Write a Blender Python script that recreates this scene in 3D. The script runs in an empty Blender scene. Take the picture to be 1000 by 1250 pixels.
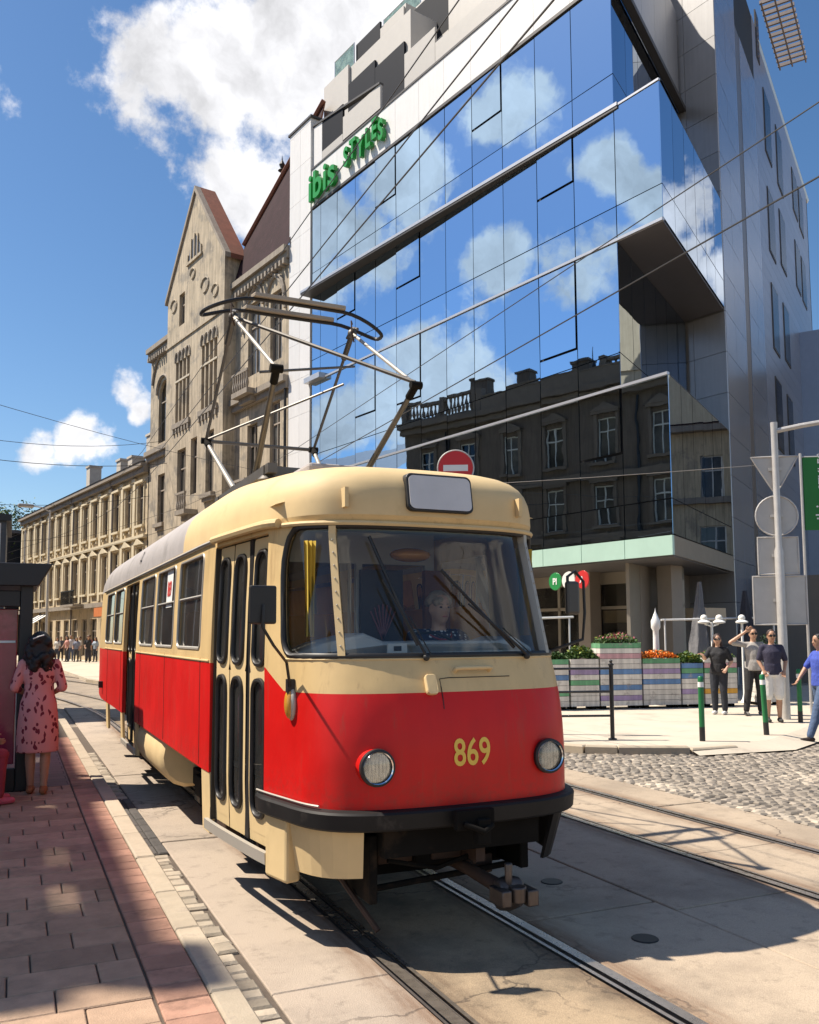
import bpy, bmesh, math, random
from mathutils import Vector, Matrix, Euler
R = math.radians
rnd = random.Random(7)
SC = bpy.context.scene
COL = SC.collection

# ------------------------------------------------------------------ camera
YAW, PITCH, ROLL, CAMH = R(24.1), R(5.0), R(0.3), 1.79
fw = Vector((math.sin(YAW)*math.cos(PITCH), math.cos(YAW)*math.cos(PITCH), math.sin(PITCH)))
rt = Vector((math.cos(YAW), -math.sin(YAW), 0.0))
up = rt.cross(fw)
rt, up = math.cos(ROLL)*rt - math.sin(ROLL)*up, math.cos(ROLL)*up + math.sin(ROLL)*rt
cam = bpy.data.cameras.new('camera')
cam.lens = 1080/1250*36.0; cam.sensor_width = 36.0; cam.sensor_fit = 'AUTO'
cam.shift_y = 0.044; cam.clip_start = 0.05; cam.clip_end = 2000
camo = bpy.data.objects.new('camera', cam); COL.objects.link(camo)
m = Matrix.Identity(4)
for i in range(3):
    m[i][0] = rt[i]; m[i][1] = up[i]; m[i][2] = -fw[i]
m[0][3], m[1][3], m[2][3] = 0, 0, CAMH
camo.matrix_world = m
SC.camera = camo

# ------------------------------------------------------------------ sun, sky, exposure
SUNV = Vector((-0.58, 0.36, 1.0)).normalized()
sun = bpy.data.lights.new('sun', 'SUN'); sun.energy = 5.0; sun.angle = R(0.5); sun.color = (1.0, 0.905, 0.77)
suno = bpy.data.objects.new('sun', sun); COL.objects.link(suno)
suno.rotation_euler = SUNV.to_track_quat('Z', 'Y').to_euler(); suno.location = (-20, 20, 40)
SC.view_settings.view_transform = 'Standard'; SC.view_settings.look = 'None'
SC.view_settings.exposure = 0.70; SC.view_settings.gamma = 1.0
SC.view_settings.use_curve_mapping = False
SC.render.engine = 'CYCLES'
SC.cycles.use_denoising = True
SC.cycles.max_bounces = 6; SC.cycles.transparent_max_bounces = 12; SC.cycles.caustics_reflective = False
SC.cycles.caustics_refractive = False

class NT:
    """tiny node-tree writer"""
    def __init__(s, tree): s.t = tree; s.n = tree.nodes; s.l = tree.links
    def new(s, typ, **kw):
        nd = s.n.new(typ)
        for k, v in kw.items():
            if k.startswith('i_'): nd.inputs[k[2:]].default_value = v
            else: setattr(nd, k, v)
        return nd
    def link(s, a, b): s.l.new(a, b)
    def setin(s, sock, val):
        if isinstance(val, bpy.types.NodeSocket): s.l.new(val, sock)
        else: sock.default_value = val
    def math(s, op, a, b=0.0, c=0.0, clamp=False):
        nd = s.n.new('ShaderNodeMath'); nd.operation = op; nd.use_clamp = clamp
        for i, v in enumerate((a, b, c)): s.setin(nd.inputs[i], v)
        return nd.outputs[0]
    def vmath(s, op, a, b=(0, 0, 0)):
        nd = s.n.new('ShaderNodeVectorMath'); nd.operation = op
        s.setin(nd.inputs[0], a)
        if op == 'SCALE': s.setin(nd.inputs['Scale'], b)
        else: s.setin(nd.inputs[1], b)
        return nd.outputs['Value'] if op in ('DISTANCE', 'LENGTH', 'DOT_PRODUCT') else nd.outputs[0]
    def noise(s, vec, scale, detail=4.0, rough=0.55):
        nd = s.n.new('ShaderNodeTexNoise'); nd.inputs['Scale'].default_value = scale
        nd.inputs['Detail'].default_value = detail; nd.inputs['Roughness'].default_value = rough
        if vec is not None: s.l.new(vec, nd.inputs['Vector'])
        return nd
    def maprange(s, v, a, b, c=0.0, d=1.0, smooth=False):
        nd = s.n.new('ShaderNodeMapRange'); nd.interpolation_type = 'SMOOTHSTEP' if smooth else 'LINEAR'
        for nm, x in (('Value', v), ('From Min', a), ('From Max', b), ('To Min', c), ('To Max', d)): s.setin(nd.inputs[nm], x)
        return nd.outputs['Result']
    def mix(s, f, a, b, blend='MIX'):
        nd = s.n.new('ShaderNodeMix'); nd.data_type = 'RGBA'; nd.blend_type = blend
        s.setin(nd.inputs[0], f)
        for sock, v in ((nd.inputs[6], a), (nd.inputs[7], b)):
            s.setin(sock, (*v, 1.0) if isinstance(v, tuple) and len(v) == 3 else v)
        return nd.outputs[2]

world = bpy.data.worlds.new('World'); SC.world = world; world.use_nodes = True
w = NT(world.node_tree); w.n.clear()
sky = w.new('ShaderNodeTexSky'); sky.sky_type = 'NISHITA'; sky.sun_disc = False
sky.sun_elevation = math.asin(SUNV.z); sky.sun_rotation = math.atan2(SUNV.x, SUNV.y)
sky.air_density = 1.0; sky.dust_density = 0.5; sky.ozone_density = 2.2
tc = w.new('ShaderNodeTexCoord')
dirv = tc.outputs['Generated']
nwarp = w.noise(dirv, 7.0, 5.0, 0.6)
warp = w.vmath('SCALE', w.vmath('SUBTRACT', nwarp.outputs['Color'], (0.5, 0.5, 0.5)), 0.10)
dw = w.vmath('ADD', dirv, warp)
CLOUDS = [  # direction, angular radius, strength: cumulus heads
    ((.165, .822, .545), .11, 1.0), ((.105, .832, .545), .075, .9), ((.225, .800, .555), .10, 1.0), ((.285, .765, .58), .10, 1.0),
    ((.20, .855, .478), .085, .9), ((.235, .86, .45), .07, .8), ((.14, .85, .50), .06, .7), ((.29, .80, .53), .07, .9), ((.33, .72, .61), .06, .9),
    ((.102, .959, .265), .036, .8), ((.118, .965, .245), .03, .7), ((.052, .978, .203), .034, .7), ((.02, .982, .19), .028, .6), ((.075, .978, .195), .028, .6),
    ((-.027, .858, .512), .03, .5), ((-.07, .985, .17), .05, .7),
    ((-.732, .615, .292), .075, 1.0), ((-.70, .66, .26), .075, 1.0), ((-.668, .704, .241), .06, .9), ((-.76, .59, .26), .05, .9),
    ((-.706, .482, .519), .055, .95), ((-.772, .424, .473), .05, .95), ((-.79, .40, .44), .05, .8), ((-.80, .44, .39), .05, .8), ((-.792, .482, .376), .055, .9),
    ((-.75, .537, .387), .05, .8), ((-.652, .60, .464), .06, .9), ((-.633, .655, .412), .08, .95), ((-.60, .68, .42), .06, .9), ((-.689, .51, .515), .045, .7),
    ((.835, .331, .425), .05, 1.0), ((.85, .335, .39), .04, .9), ((.896, .375, .236), .05, .9), ((.80, .36, .34), .035, .8), ((.93, .30, .20), .06, .9),
    ((.5, -.6, .6), .2, .9), ((-.4, -.7, .5), .22, .9), ((.1, -.9, .35), .2, .9), ((.75, -.5, .4), .17, .9), ((-.85, -.4, .35), .15, .9), ((-.3, -.2, .93), .16, .8), ((.45, .1, .88), .15, .8), ((-.95, .15, .25), .10, .9), ((-.45, .86, .25), .08, .8),
]
acc = None
for c, r, st in CLOUDS:
    c = Vector(c).normalized()
    d_ = w.vmath('DISTANCE', dw, tuple(c))
    v_ = w.maprange(d_, r*1.35, r*0.25, 0.0, st, smooth=True)
    acc = v_ if acc is None else w.math('MAXIMUM', acc, v_)
fb = w.noise(dirv, 13.0, 9.0, 0.62)
dens = w.math('ADD', acc, w.math('MULTIPLY', w.math('SUBTRACT', fb.outputs['Fac'], 0.5), 2.3))
mask = w.maprange(dens, 0.36, 0.82, 0.0, 1.0, smooth=True)
mask = w.math('MULTIPLY', mask, w.maprange(acc, 0.0, 0.12, 0.0, 1.0))
fb2 = w.noise(dw, 9.0, 6.0, 0.6)
fb3 = w.noise(dw, 24.0, 6.0, 0.6)
shade = w.math('ADD', w.maprange(fb2.outputs['Fac'], 0.32, 0.58, 5.2, 7.8), w.maprange(fb3.outputs['Fac'], 0.3, 0.7, -0.8, 0.8))
comb = w.new('ShaderNodeCombineColor'); w.link(shade, comb.inputs[0]); w.link(shade, comb.inputs[1])
w.link(w.math('MULTIPLY', shade, 1.03), comb.inputs[2])
hs = w.new('ShaderNodeHueSaturation'); hs.inputs['Saturation'].default_value = 1.2; w.link(sky.outputs[0], hs.inputs['Color'])
skyc = w.mix(mask, hs.outputs[0], comb.outputs[0])
bg = w.new('ShaderNodeBackground'); bg.inputs['Strength'].default_value = 0.085
w.link(skyc, bg.inputs['Color'])
wo = w.new('ShaderNodeOutputWorld'); w.link(bg.outputs[0], wo.inputs[0])

# ------------------------------------------------------------------ materials
MATS = {}
def mat(name, col, rough=0.6, metal=0.0, var=0.12, scale=3.0, bump=0.0, bscale=60.0, rand=0.0, spec=0.5,
        spots=None, streak=0.0, coat=0.0, varr=0.0):
    """Principled with world-space colour noise, optional second colour in patches, streaks, bump, per-piece random"""
    if name in MATS: return MATS[name]
    mt = bpy.data.materials.new(name); mt.use_nodes = True
    n = NT(mt.node_tree); bs = n.n['Principled BSDF']
    g = n.new('ShaderNodeNewGeometry').outputs['Position']
    base = (*col, 1.0)
    c = None
    if spots:
        sp = n.noise(g, spots[1], 6.0, 0.65)
        f = n.maprange(sp.outputs['Fac'], spots[2], spots[2]+0.12, 0.0, spots[3] if len(spots) > 3 else 1.0, smooth=True)
        c = n.mix(f, tuple(col), tuple(spots[0]))
    val = 1.0
    if var:
        n1 = n.noise(g, scale, 8.0, 0.62)
        val = n.maprange(n1.outputs['Fac'], 0.25, 0.75, 1.0-var, 1.0+var)
    if streak:
        sv = n.vmath('MULTIPLY', g, (5.0, 5.0, 0.35))
        n2 = n.noise(sv, 1.6, 6.0, 0.65)
        val = n.math('MULTIPLY', val, n.maprange(n2.outputs['Fac'], 0.35, 0.7, 1.0+streak*0.4, 1.0-streak))
    if rand:
        oi = n.new('ShaderNodeObjectInfo'); gi = n.new('ShaderNodeNewGeometry')
        rv = n.math('FRACT', n.math('ADD', oi.outputs['Random'], gi.outputs['Random Per Island']))
        val = n.math('MULTIPLY', val, n.maprange(rv, 0.0, 1.0, 1.0-rand, 1.0+rand))
    if c is not None or not isinstance(val, float):
        h = n.new('ShaderNodeHueSaturation')
        if c is not None: n.link(c, h.inputs['Color'])
        else: h.inputs['Color'].default_value = base
        n.setin(h.inputs['Value'], val)
        n.link(h.outputs[0], bs.inputs['Base Color'])
    else: bs.inputs['Base Color'].default_value = base
    if varr:
        n3 = n.noise(g, scale*1.7, 5.0)
        n.link(n.maprange(n3.outputs['Fac'], 0.3, 0.7, rough-varr, rough+varr), bs.inputs['Roughness'])
    else: bs.inputs['Roughness'].default_value = rough
    bs.inputs['Metallic'].default_value = metal
    bs.inputs['Specular IOR Level'].default_value = spec
    if coat: bs.inputs['Coat Weight'].default_value = coat; bs.inputs['Coat Roughness'].default_value = 0.06
    if bump:
        nb = n.noise(g, bscale, 5.0, 0.6)
        bn = n.new('ShaderNodeBump'); bn.inputs['Strength'].default_value = bump; bn.inputs['Distance'].default_value = 0.02
        n.link(nb.outputs['Fac'], bn.inputs['Height']); n.link(bn.outputs[0], bs.inputs['Normal'])
    MATS[name] = mt
    return mt

def concrete(name, col, stain, rails=True, rust=(.16, .085, .045), crack=.6):
    """weathered slab: blotches, grit, hairline cracks, rust and brake dust spread beside the rails"""
    mt = bpy.data.materials.new(name); mt.use_nodes = True
    n = NT(mt.node_tree); bs = n.n['Principled BSDF']
    g = n.new('ShaderNodeNewGeometry').outputs['Position']
    n1 = n.noise(g, 1.1, 9.0, .66); n2 = n.noise(g, 6.5, 8.0, .7); n3 = n.noise(g, 170.0, 3.0, .6)
    c = n.mix(n.maprange(n1.outputs['Fac'], .42, .66, 0, .85, True), tuple(col), tuple(stain))
    c = n.mix(n.maprange(n2.outputs['Fac'], .52, .72, 0, .55, True), c, tuple(x*.55 for x in stain))
    if rails:
        sep = n.new('ShaderNodeSeparateXYZ'); n.link(g, sep.inputs[0]); dist = None
        for X in (1.93, 2.93, 5.03, 6.08):
            d = n.math('ABSOLUTE', n.math('SUBTRACT', sep.outputs[0], X)); dist = d if dist is None else n.math('MINIMUM', dist, d)
        st = n.noise(n.vmath('MULTIPLY', g, (9.0, 1.2, 1.0)), 1.6, 6.0, .65)
        f = n.math('MULTIPLY', n.maprange(dist, .30, .06, 0, 1, True), n.maprange(st.outputs['Fac'], .3, .65, .15, .9))
        c = n.mix(f, c, tuple(rust))
    wv = n.vmath('ADD', g, n.vmath('SCALE', n.noise(g, 1.7, 5.0).outputs['Color'], .8))
    vo = n.new('ShaderNodeTexVoronoi'); vo.feature = 'DISTANCE_TO_EDGE'; vo.inputs['Scale'].default_value = .62; n.link(wv, vo.inputs['Vector'])
    ck = n.math('MULTIPLY', n.maprange(vo.outputs['Distance'], .009, .002, 0, 1), n.maprange(n.noise(g, .55, 3.0).outputs['Fac'], .46, .56, 0, crack))
    c = n.mix(ck, c, (.04, .03, .024))
    h = n.new('ShaderNodeHueSaturation'); n.link(c, h.inputs['Color'])
    oi = n.new('ShaderNodeObjectInfo')
    n.link(n.math('MULTIPLY', n.maprange(n3.outputs['Fac'], .3, .7, .80, 1.17), n.maprange(oi.outputs['Random'], 0, 1, .90, 1.08)), h.inputs['Value'])
    n.link(h.outputs[0], bs.inputs['Base Color']); bs.inputs['Roughness'].default_value = .86
    bn = n.new('ShaderNodeBump'); bn.inputs['Strength'].default_value = .45; bn.inputs['Distance'].default_value = .015
    n.link(n.math('SUBTRACT', n.math('ADD', n3.outputs['Fac'], n2.outputs['Fac']), n.math('MULTIPLY', ck, 1.2)), bn.inputs['Height']); n.link(bn.outputs[0], bs.inputs['Normal'])
    return mt

def glass(name, tint=(0.85, 0.9, 0.9), ior=1.5, dust=0.05, dustcol=(0.5, 0.48, 0.44), rough=0.0):
    """thin pane: fresnel mix of clear transmission and mirror, with a film of dust"""
    mt = bpy.data.materials.new(name); mt.use_nodes = True
    n = NT(mt.node_tree); n.n.clear()
    out = n.new('ShaderNodeOutputMaterial')
    tr = n.new('ShaderNodeBsdfTransparent'); tr.inputs[0].default_value = (*tint, 1)
    gl = n.new('ShaderNodeBsdfGlossy'); gl.inputs['Roughness'].default_value = rough; gl.inputs[0].default_value = (1, 1, 1, 1)
    fr = n.new('ShaderNodeFresnel'); fr.inputs[0].default_value = ior
    m1 = n.new('ShaderNodeMixShader'); n.link(n.math('MULTIPLY', fr.outputs[0], 1.15, clamp=True), m1.inputs[0])
    n.link(tr.outputs[0], m1.inputs[1]); n.link(gl.outputs[0], m1.inputs[2])
    df = n.new('ShaderNodeBsdfDiffuse'); df.inputs[0].default_value = (*dustcol, 1)
    g = n.new('ShaderNodeNewGeometry').outputs['Position']
    nz = n.noise(g, 2.5, 6.0)
    m2 = n.new('ShaderNodeMixShader'); n.link(n.maprange(nz.outputs['Fac'], 0.3, 0.7, dust*0.4, dust*1.6), m2.inputs[0])
    n.link(m1.outputs[0], m2.inputs[1]); n.link(df.outputs[0], m2.inputs[2])
    n.link(m2.outputs[0], out.inputs[0])
    return mt

# ------------------------------------------------------------------ mesh building
def ident(a, b, c): return (a, b, c)
class MB:
    def __init__(s): s.v = []; s.f = []; s.m = []
    def add(s, vs, fs, mi=0):
        o = len(s.v); s.v.extend(vs); s.f.extend([tuple(i+o for i in f) for f in fs]); s.m.extend([mi]*len(fs)); return s
    def box(s, x0, x1, y0, y1, z0, z1, mi=0, fn=ident):
        p = [fn(x, y, z) for z in (z0, z1) for (x, y) in ((x0, y0), (x1, y0), (x1, y1), (x0, y1))]
        return s.add(p, [(3, 2, 1, 0), (4, 5, 6, 7), (0, 1, 5, 4), (1, 2, 6, 5), (2, 3, 7, 6), (3, 0, 4, 7)], mi)
    def prism(s, poly, h0, h1, fn=ident, mi=0):
        """poly in (a,b), extruded along c from h0 to h1; fn(a,b,c)->xyz"""
        n = len(poly)
        p = [fn(a, b, h0) for a, b in poly] + [fn(a, b, h1) for a, b in poly]
        fs = [tuple(reversed(range(n))), tuple(range(n, 2*n))]
        fs += [(i, (i+1) % n, n+(i+1) % n, n+i) for i in range(n)]
        return s.add(p, fs, mi)
    def tube(s, pts, r, n=8, mi=0, caps=True, closed=False):
        pts = [Vector(p) for p in pts]; k = len(pts)
        rr = r if isinstance(r, (list, tuple)) else [r]*k
        rings = []; prev = None
        for i, p in enumerate(pts):
            if closed: t = (pts[(i+1) % k]-pts[i-1])
            else: t = (pts[min(i+1, k-1)]-pts[max(i-1, 0)])
            t.normalize()
            if prev is None:
                a = Vector((0, 0, 1)) if abs(t.z) < 0.9 else Vector((1, 0, 0))
                u_ = t.cross(a).normalized()
            else:
                u_ = (prev - t*prev.dot(t))
                u_ = u_.normalized() if u_.length > 1e-6 else t.orthogonal().normalized()
            prev = u_; v_ = t.cross(u_)
            rings.append([tuple(p + rr[i]*(math.cos(2*math.pi*j/n)*u_ + math.sin(2*math.pi*j/n)*v_)) for j in range(n)])
        vs = [q for rg in rings for q in rg]; fs = []
        last = k if closed else k-1
        for i in range(last):
            i2 = (i+1) % k
            for j in range(n):
                j2 = (j+1) % n
                fs.append((i*n+j, i*n+j2, i2*n+j2, i2*n+j))
        if caps and not closed:
            fs.append(tuple(reversed(range(n)))); fs.append(tuple((k-1)*n+j for j in range(n)))
        return s.add(vs, fs, mi)
    def lathe(s, prof, n=20, fn=ident, mi=0, caps=True):
        """prof: [(radius, height)]; fn(x,y,h)"""
        vs = [fn(r*math.cos(2*math.pi*j/n), r*math.sin(2*math.pi*j/n), h) for r, h in prof for j in range(n)]
        fs = []
        for i in range(len(prof)-1):
            for j in range(n):
                j2 = (j+1) % n
                fs.append((i*n+j, i*n+j2, (i+1)*n+j2, (i+1)*n+j))
        if caps:
            fs.append(tuple(reversed(range(n)))); fs.append(tuple((len(prof)-1)*n+j for j in range(n)))
        return s.add(vs, fs, mi)
    def ball(s, c, r, nu=14, nv=9, mi=0, fn=None):
        rx, ry, rz = r if isinstance(r, (list, tuple)) else (r, r, r)
        vs = []; fs = []
        for i in range(nv+1):
            th = math.pi*i/nv
            for j in range(nu):
                ph = 2*math.pi*j/nu
                p = (c[0]+rx*math.sin(th)*math.cos(ph), c[1]+ry*math.sin(th)*math.sin(ph), c[2]+rz*math.cos(th))
                vs.append(fn(*p) if fn else p)
        for i in range(nv):
            for j in range(nu):
                j2 = (j+1) % nu
                fs.append((i*nu+j, (i+1)*nu+j, (i+1)*nu+j2, i*nu+j2))
        return s.add(vs, fs, mi)
    def mesh(s, name, smooth=None):
        me = bpy.data.meshes.new(name); me.from_pydata(s.v, [], s.f)
        if any(s.m): me.polygons.foreach_set('material_index', s.m)
        if smooth is not None:
            me.polygons.foreach_set('use_smooth', [True]*len(me.polygons))
            me.set_sharp_from_angle(angle=R(smooth))
        me.update(); return me
    def obj(s, name, mats, parent=None, smooth=None, bevel=0.0):
        return link(name, s.mesh(name, smooth), mats, parent, bevel)

def link(name, me, mats, parent=None, bevel=0.0, loc=None, rot=None):
    o = bpy.data.objects.new(name, me); COL.objects.link(o)
    if not isinstance(mats, (list, tuple)): mats = [mats]
    if len(me.materials) == 0:
        for q in mats: me.materials.append(q)
    if parent: o.parent = parent
    if loc is not None: o.location = loc
    if rot is not None: o.rotation_euler = rot
    if bevel:
        b = o.modifiers.new('bevel', 'BEVEL'); b.width = bevel; b.segments = 2; b.limit_method = 'ANGLE'; b.angle_limit = R(40)
    return o
def tag(o, label, cat, group=None):
    o['label'] = label; o['category'] = cat
    if group: o['group'] = group
    return o
def thing(name, label, cat, loc=(0, 0, 0), rz=0.0, group=None):
    o = bpy.data.objects.new(name, None); COL.objects.link(o); o.empty_display_size = 0.2
    o.location = loc; o.rotation_euler = (0, 0, rz)
    return tag(o, label, cat, group)
def struct(o): o['kind'] = 'structure'; return o
_bx = {}
def boxmesh(sx, sy, sz, mt, cham=0.0):
    """shared box mesh centred on its origin"""
    k = (round(sx, 3), round(sy, 3), round(sz, 3), mt.name, cham)
    if k not in _bx:
        b = MB()
        if cham:   # chamfered top: 20-odd triangles
            x, y, z, c = sx/2, sy/2, sz/2, cham
            lo = [(-x, -y, -z), (x, -y, -z), (x, y, -z), (-x, y, -z)]
            mi_ = [(-x, -y, z-c), (x, -y, z-c), (x, y, z-c), (-x, y, z-c)]
            to = [(-x+c, -y+c, z), (x-c, -y+c, z), (x-c, y-c, z), (-x+c, y-c, z)]
            fs = [(3, 2, 1, 0), (8, 9, 10, 11)]
            for i in range(4):
                j = (i+1) % 4
                fs += [(i, j, 4+j, 4+i), (4+i, 4+j, 8+j, 8+i)]
            b.add(lo+mi_+to, fs)
        else: b.box(-sx/2, sx/2, -sy/2, sy/2, -sz/2, sz/2)
        me = b.mesh('piece'); me.materials.append(mt); _bx[k] = me
    return _bx[k]
class Frame:
    """a vertical plane in a thing's own space: a along, o outward, z up"""
    def __init__(s, parent, ox=0.0, oy=0.0, ang=0.0): s.p = parent; s.ox = ox; s.oy = oy; s.A = ang; s.c = math.cos(ang); s.s = math.sin(ang)
    def pt(s, a, o, z): return (s.ox + a*s.c - o*s.s, s.oy + a*s.s + o*s.c, z)
    def piece(s, name, a0, a1, o0, o1, z0, z1, mt, parent=None, jit=0.0, cham=0.0):
        me = boxmesh(a1-a0, o1-o0, z1-z0, mt, cham)
        ob = link(name, me, mt, parent or s.p, loc=s.pt((a0+a1)/2, (o0+o1)/2, (z0+z1)/2),
                  rot=(rnd.uniform(-jit, jit), 0, s.A + rnd.uniform(-jit, jit)))
        return ob
def wall_holes(b, fn, t0, t1, z0, z1, holes, depth=0.22, mi=0, back=None):
    """wall sheet at o=0 with rectangular openings and their reveals"""
    ts = sorted({t0, t1, *[h[0] for h in holes], *[h[1] for h in holes]})
    zs = sorted({z0, z1, *[h[2] for h in holes], *[h[3] for h in holes]})
    ts = [t for t in ts if t0 <= t <= t1]; zs = [z for z in zs if z0 <= z <= z1]
    for i in range(len(ts)-1):
        for j in range(len(zs)-1):
            tm, zm = (ts[i]+ts[i+1])/2, (zs[j]+zs[j+1])/2
            if any(h[0] < tm < h[1] and h[2] < zm < h[3] for h in holes): continue
            b.add([fn(ts[i], 0, zs[j]), fn(ts[i+1], 0, zs[j]), fn(ts[i+1], 0, zs[j+1]), fn(ts[i], 0, zs[j+1])], [(3, 2, 1, 0)], mi)
    for (a, c, e, f) in holes:
        q = [(a, e), (c, e), (c, f), (a, f)]
        for k in range(4):
            p1, p2 = q[k], q[(k+1) % 4]
            b.add([fn(p1[0], 0, p1[1]), fn(p2[0], 0, p2[1]), fn(p2[0], -depth, p2[1]), fn(p1[0], -depth, p1[1])], [(3, 2, 1, 0)], mi)
        if back is not None:
            b.add([fn(x, -depth, z) for x, z in q], [(3, 2, 1, 0)], back)
def text_mesh(body, size, extrude=0.0, sx=1.0, bold=0.0, align='CENTER'):
    """verts/faces of lettering in its own x,y plane"""
    cu = bpy.data.curves.new('lettering', 'FONT'); cu.body = body; cu.size = size; cu.extrude = extrude
    cu.offset = bold; cu.align_x = align; cu.resolution_u = 4
    o = bpy.data.objects.new('lettering', cu); COL.objects.link(o)
    bpy.context.view_layer.update()
    me = bpy.data.meshes.new_from_object(o.evaluated_get(bpy.context.evaluated_depsgraph_get()))
    vs = [(v.co.x*sx, v.co.y, v.co.z) for v in me.vertices]; fs = [tuple(p.vertices) for p in me.polygons]
    bpy.data.objects.remove(o); bpy.data.curves.remove(cu); bpy.data.meshes.remove(me)
    return vs, fs
# ================================================================== GROUND
M_road = concrete('road_asphalt', (.36, .29, .22), (.24, .20, .16), rails=False)
M_conc = concrete('track_concrete', (.45, .36, .265), (.32, .255, .19))
M_conc2 = concrete('old_asphalt', (.41, .335, .265), (.31, .255, .205))
M_oil = concrete('oily_concrete', (.36, .27, .175), (.14, .11, .075), rust=(.10, .06, .035))
M_steel = mat('rail_steel', (.58, .50, .42), .30, metal=.85, var=.12, scale=12, varr=.08)
M_groove = mat('rail_groove', (.06, .05, .045), .8, var=.3, scale=10)
M_paver = mat('grey_paver', (.37, .252, .172), .88, var=.22, scale=7, bump=.4, bscale=120, rand=.2, spots=((.23, .172, .12), 2.2, .53, .75))
M_redp = mat('red_paver', (.42, .235, .165), .88, var=.2, scale=7, bump=.4, bscale=120, rand=.2, spots=((.26, .145, .10), 2.6, .52, .75))
M_kerb = mat('kerb_stone', (.40, .335, .25), .85, var=.16, scale=5, bump=.25, bscale=80, rand=.10, spots=((.27, .225, .18), 5, .55, .7))
M_sett = mat('sett_stone', (.36, .305, .235), .8, var=.2, scale=9, bump=.3, bscale=60, rand=.32)
M_dark = mat('dark_block', (.075, .068, .062), .8, var=.2, scale=9, bump=.4, bscale=80, rand=.2)
M_joint = mat('joint_sand', (.10, .078, .06), .95, var=.2, scale=12, spots=((.09, .12, .04), 2.5, .60, .6))
M_walk = mat('light_paving', (.52, .455, .365), .85, var=.10, scale=1.3, bump=.15, bscale=70, spots=((.36, .31, .25), .8, .54, .6))
M_cob = mat('cobble_granite', (.235, .20, .16), .62, var=.18, scale=9, bump=.2, bscale=60, rand=.34, spots=((.40, .34, .265), .8, .53, .8))

b = MB(); b.add([(-400, -300, -.03), (500, -300, -.03), (500, 700, -.03), (-400, 700, -.03)], [(0, 1, 2, 3)])
road = struct(b.obj('road', M_road))

# street and hotel directions
UX, UY = -0.205, 0.979; UN = math.hypot(UX, UY); UX /= UN; UY /= UN
C0 = Vector((15.143, 17.545, 0)); UV = Vector((UX, UY, 0)); NV = Vector((-UY, UX, 0))
HANG = math.atan2(UY, UX)
def HW(t, o, z=0.0): return C0 + UV*t + NV*o + Vector((0, 0, z))

# ------------------------------------------------ tram rails (bend left beyond the tram)
def track(s, lat):
    x0 = 0.0; R0 = 55.0; s0 = 19.0; th = R(12.5)
    if s <= s0: return (lat, s)
    a = (s-s0)/R0
    if a <= th: return (R0*(math.cos(a)-1) + lat*math.cos(a), s0 + R0*math.sin(a) + lat*math.sin(a))
    ex = s-s0-R0*th
    return (R0*(math.cos(th)-1) + lat*math.cos(th) - ex*math.sin(th), s0 + R0*math.sin(th) + lat*math.sin(th) + ex*math.cos(th))
SS = [-6+2*i for i in range(13)] + [19+1.5*i for i in range(1, 11)] + [36+6*i for i in range(12)]
tt = bpy.data.objects.new('tram_track', None); COL.objects.link(tt); tt['kind'] = 'structure'
TX = 2.42
for lat, inner in ((1.93, 1), (2.93, -1), (5.03, 1), (6.08, -1)):
    b = MB()
    for a0, a1, z, mi in ((-.034, .030, .008, 0), (.030, .062, -.012, 1), (.062, .086, .006, 0), (-.050, -.034, -.004, 1)):
        a0, a1 = lat+inner*a0, lat+inner*a1
        if a0 > a1: a0, a1 = a1, a0
        vs = []
        for s in SS:
            for q in (a0, a1): x, y = track(s, q); vs.append((x, y, z))
        b.add(vs, [(2*i, 2*i+1, 2*i+3, 2*i+2) for i in range(len(SS)-1)], mi)
    b.obj('rail', [M_steel, M_groove], tt)

# concrete slabs between and beside the rails
bands = [(1.24, 1.875, M_conc2, 4.1), (2.02, 2.84, M_oil, 2.9), (2.985, 3.98, M_conc, 3.1), (3.995, 4.975, M_conc, 2.6), (5.12, 5.99, M_conc, 2.9), (6.135, 6.80, M_conc, 3.4)]
for k, (x0, x1, mt_, ln) in enumerate(bands):
    y = -3.0 + .7*k
    while y < 20:
        l = ln*rnd.uniform(.85, 1.15); dz = rnd.uniform(-.004, .003)
        o = link('concrete_slab', boxmesh(x1-x0, round(l, 1)-.015, .03, mt_, .006), mt_, road, loc=((x0+x1)/2, y+l/2, -.015+dz), rot=(rnd.uniform(-.0008, .0008), 0, 0))
        y += round(l, 1)
# two drain caps on the slab between the tracks
for (x, y) in ((3.62, 5.6), (3.45, 4.35)):
    b = MB(); b.lathe([(.0, .004), (.075, .004), (.08, .0), (.08, -.02)], 16, fn=lambda a, c, h, x=x, y=y: (x+a, y+c, h+.002), caps=False)
    b.obj('drain_cap', mat('cast_iron', (.03, .028, .026), .6, metal=.5), road)

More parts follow.
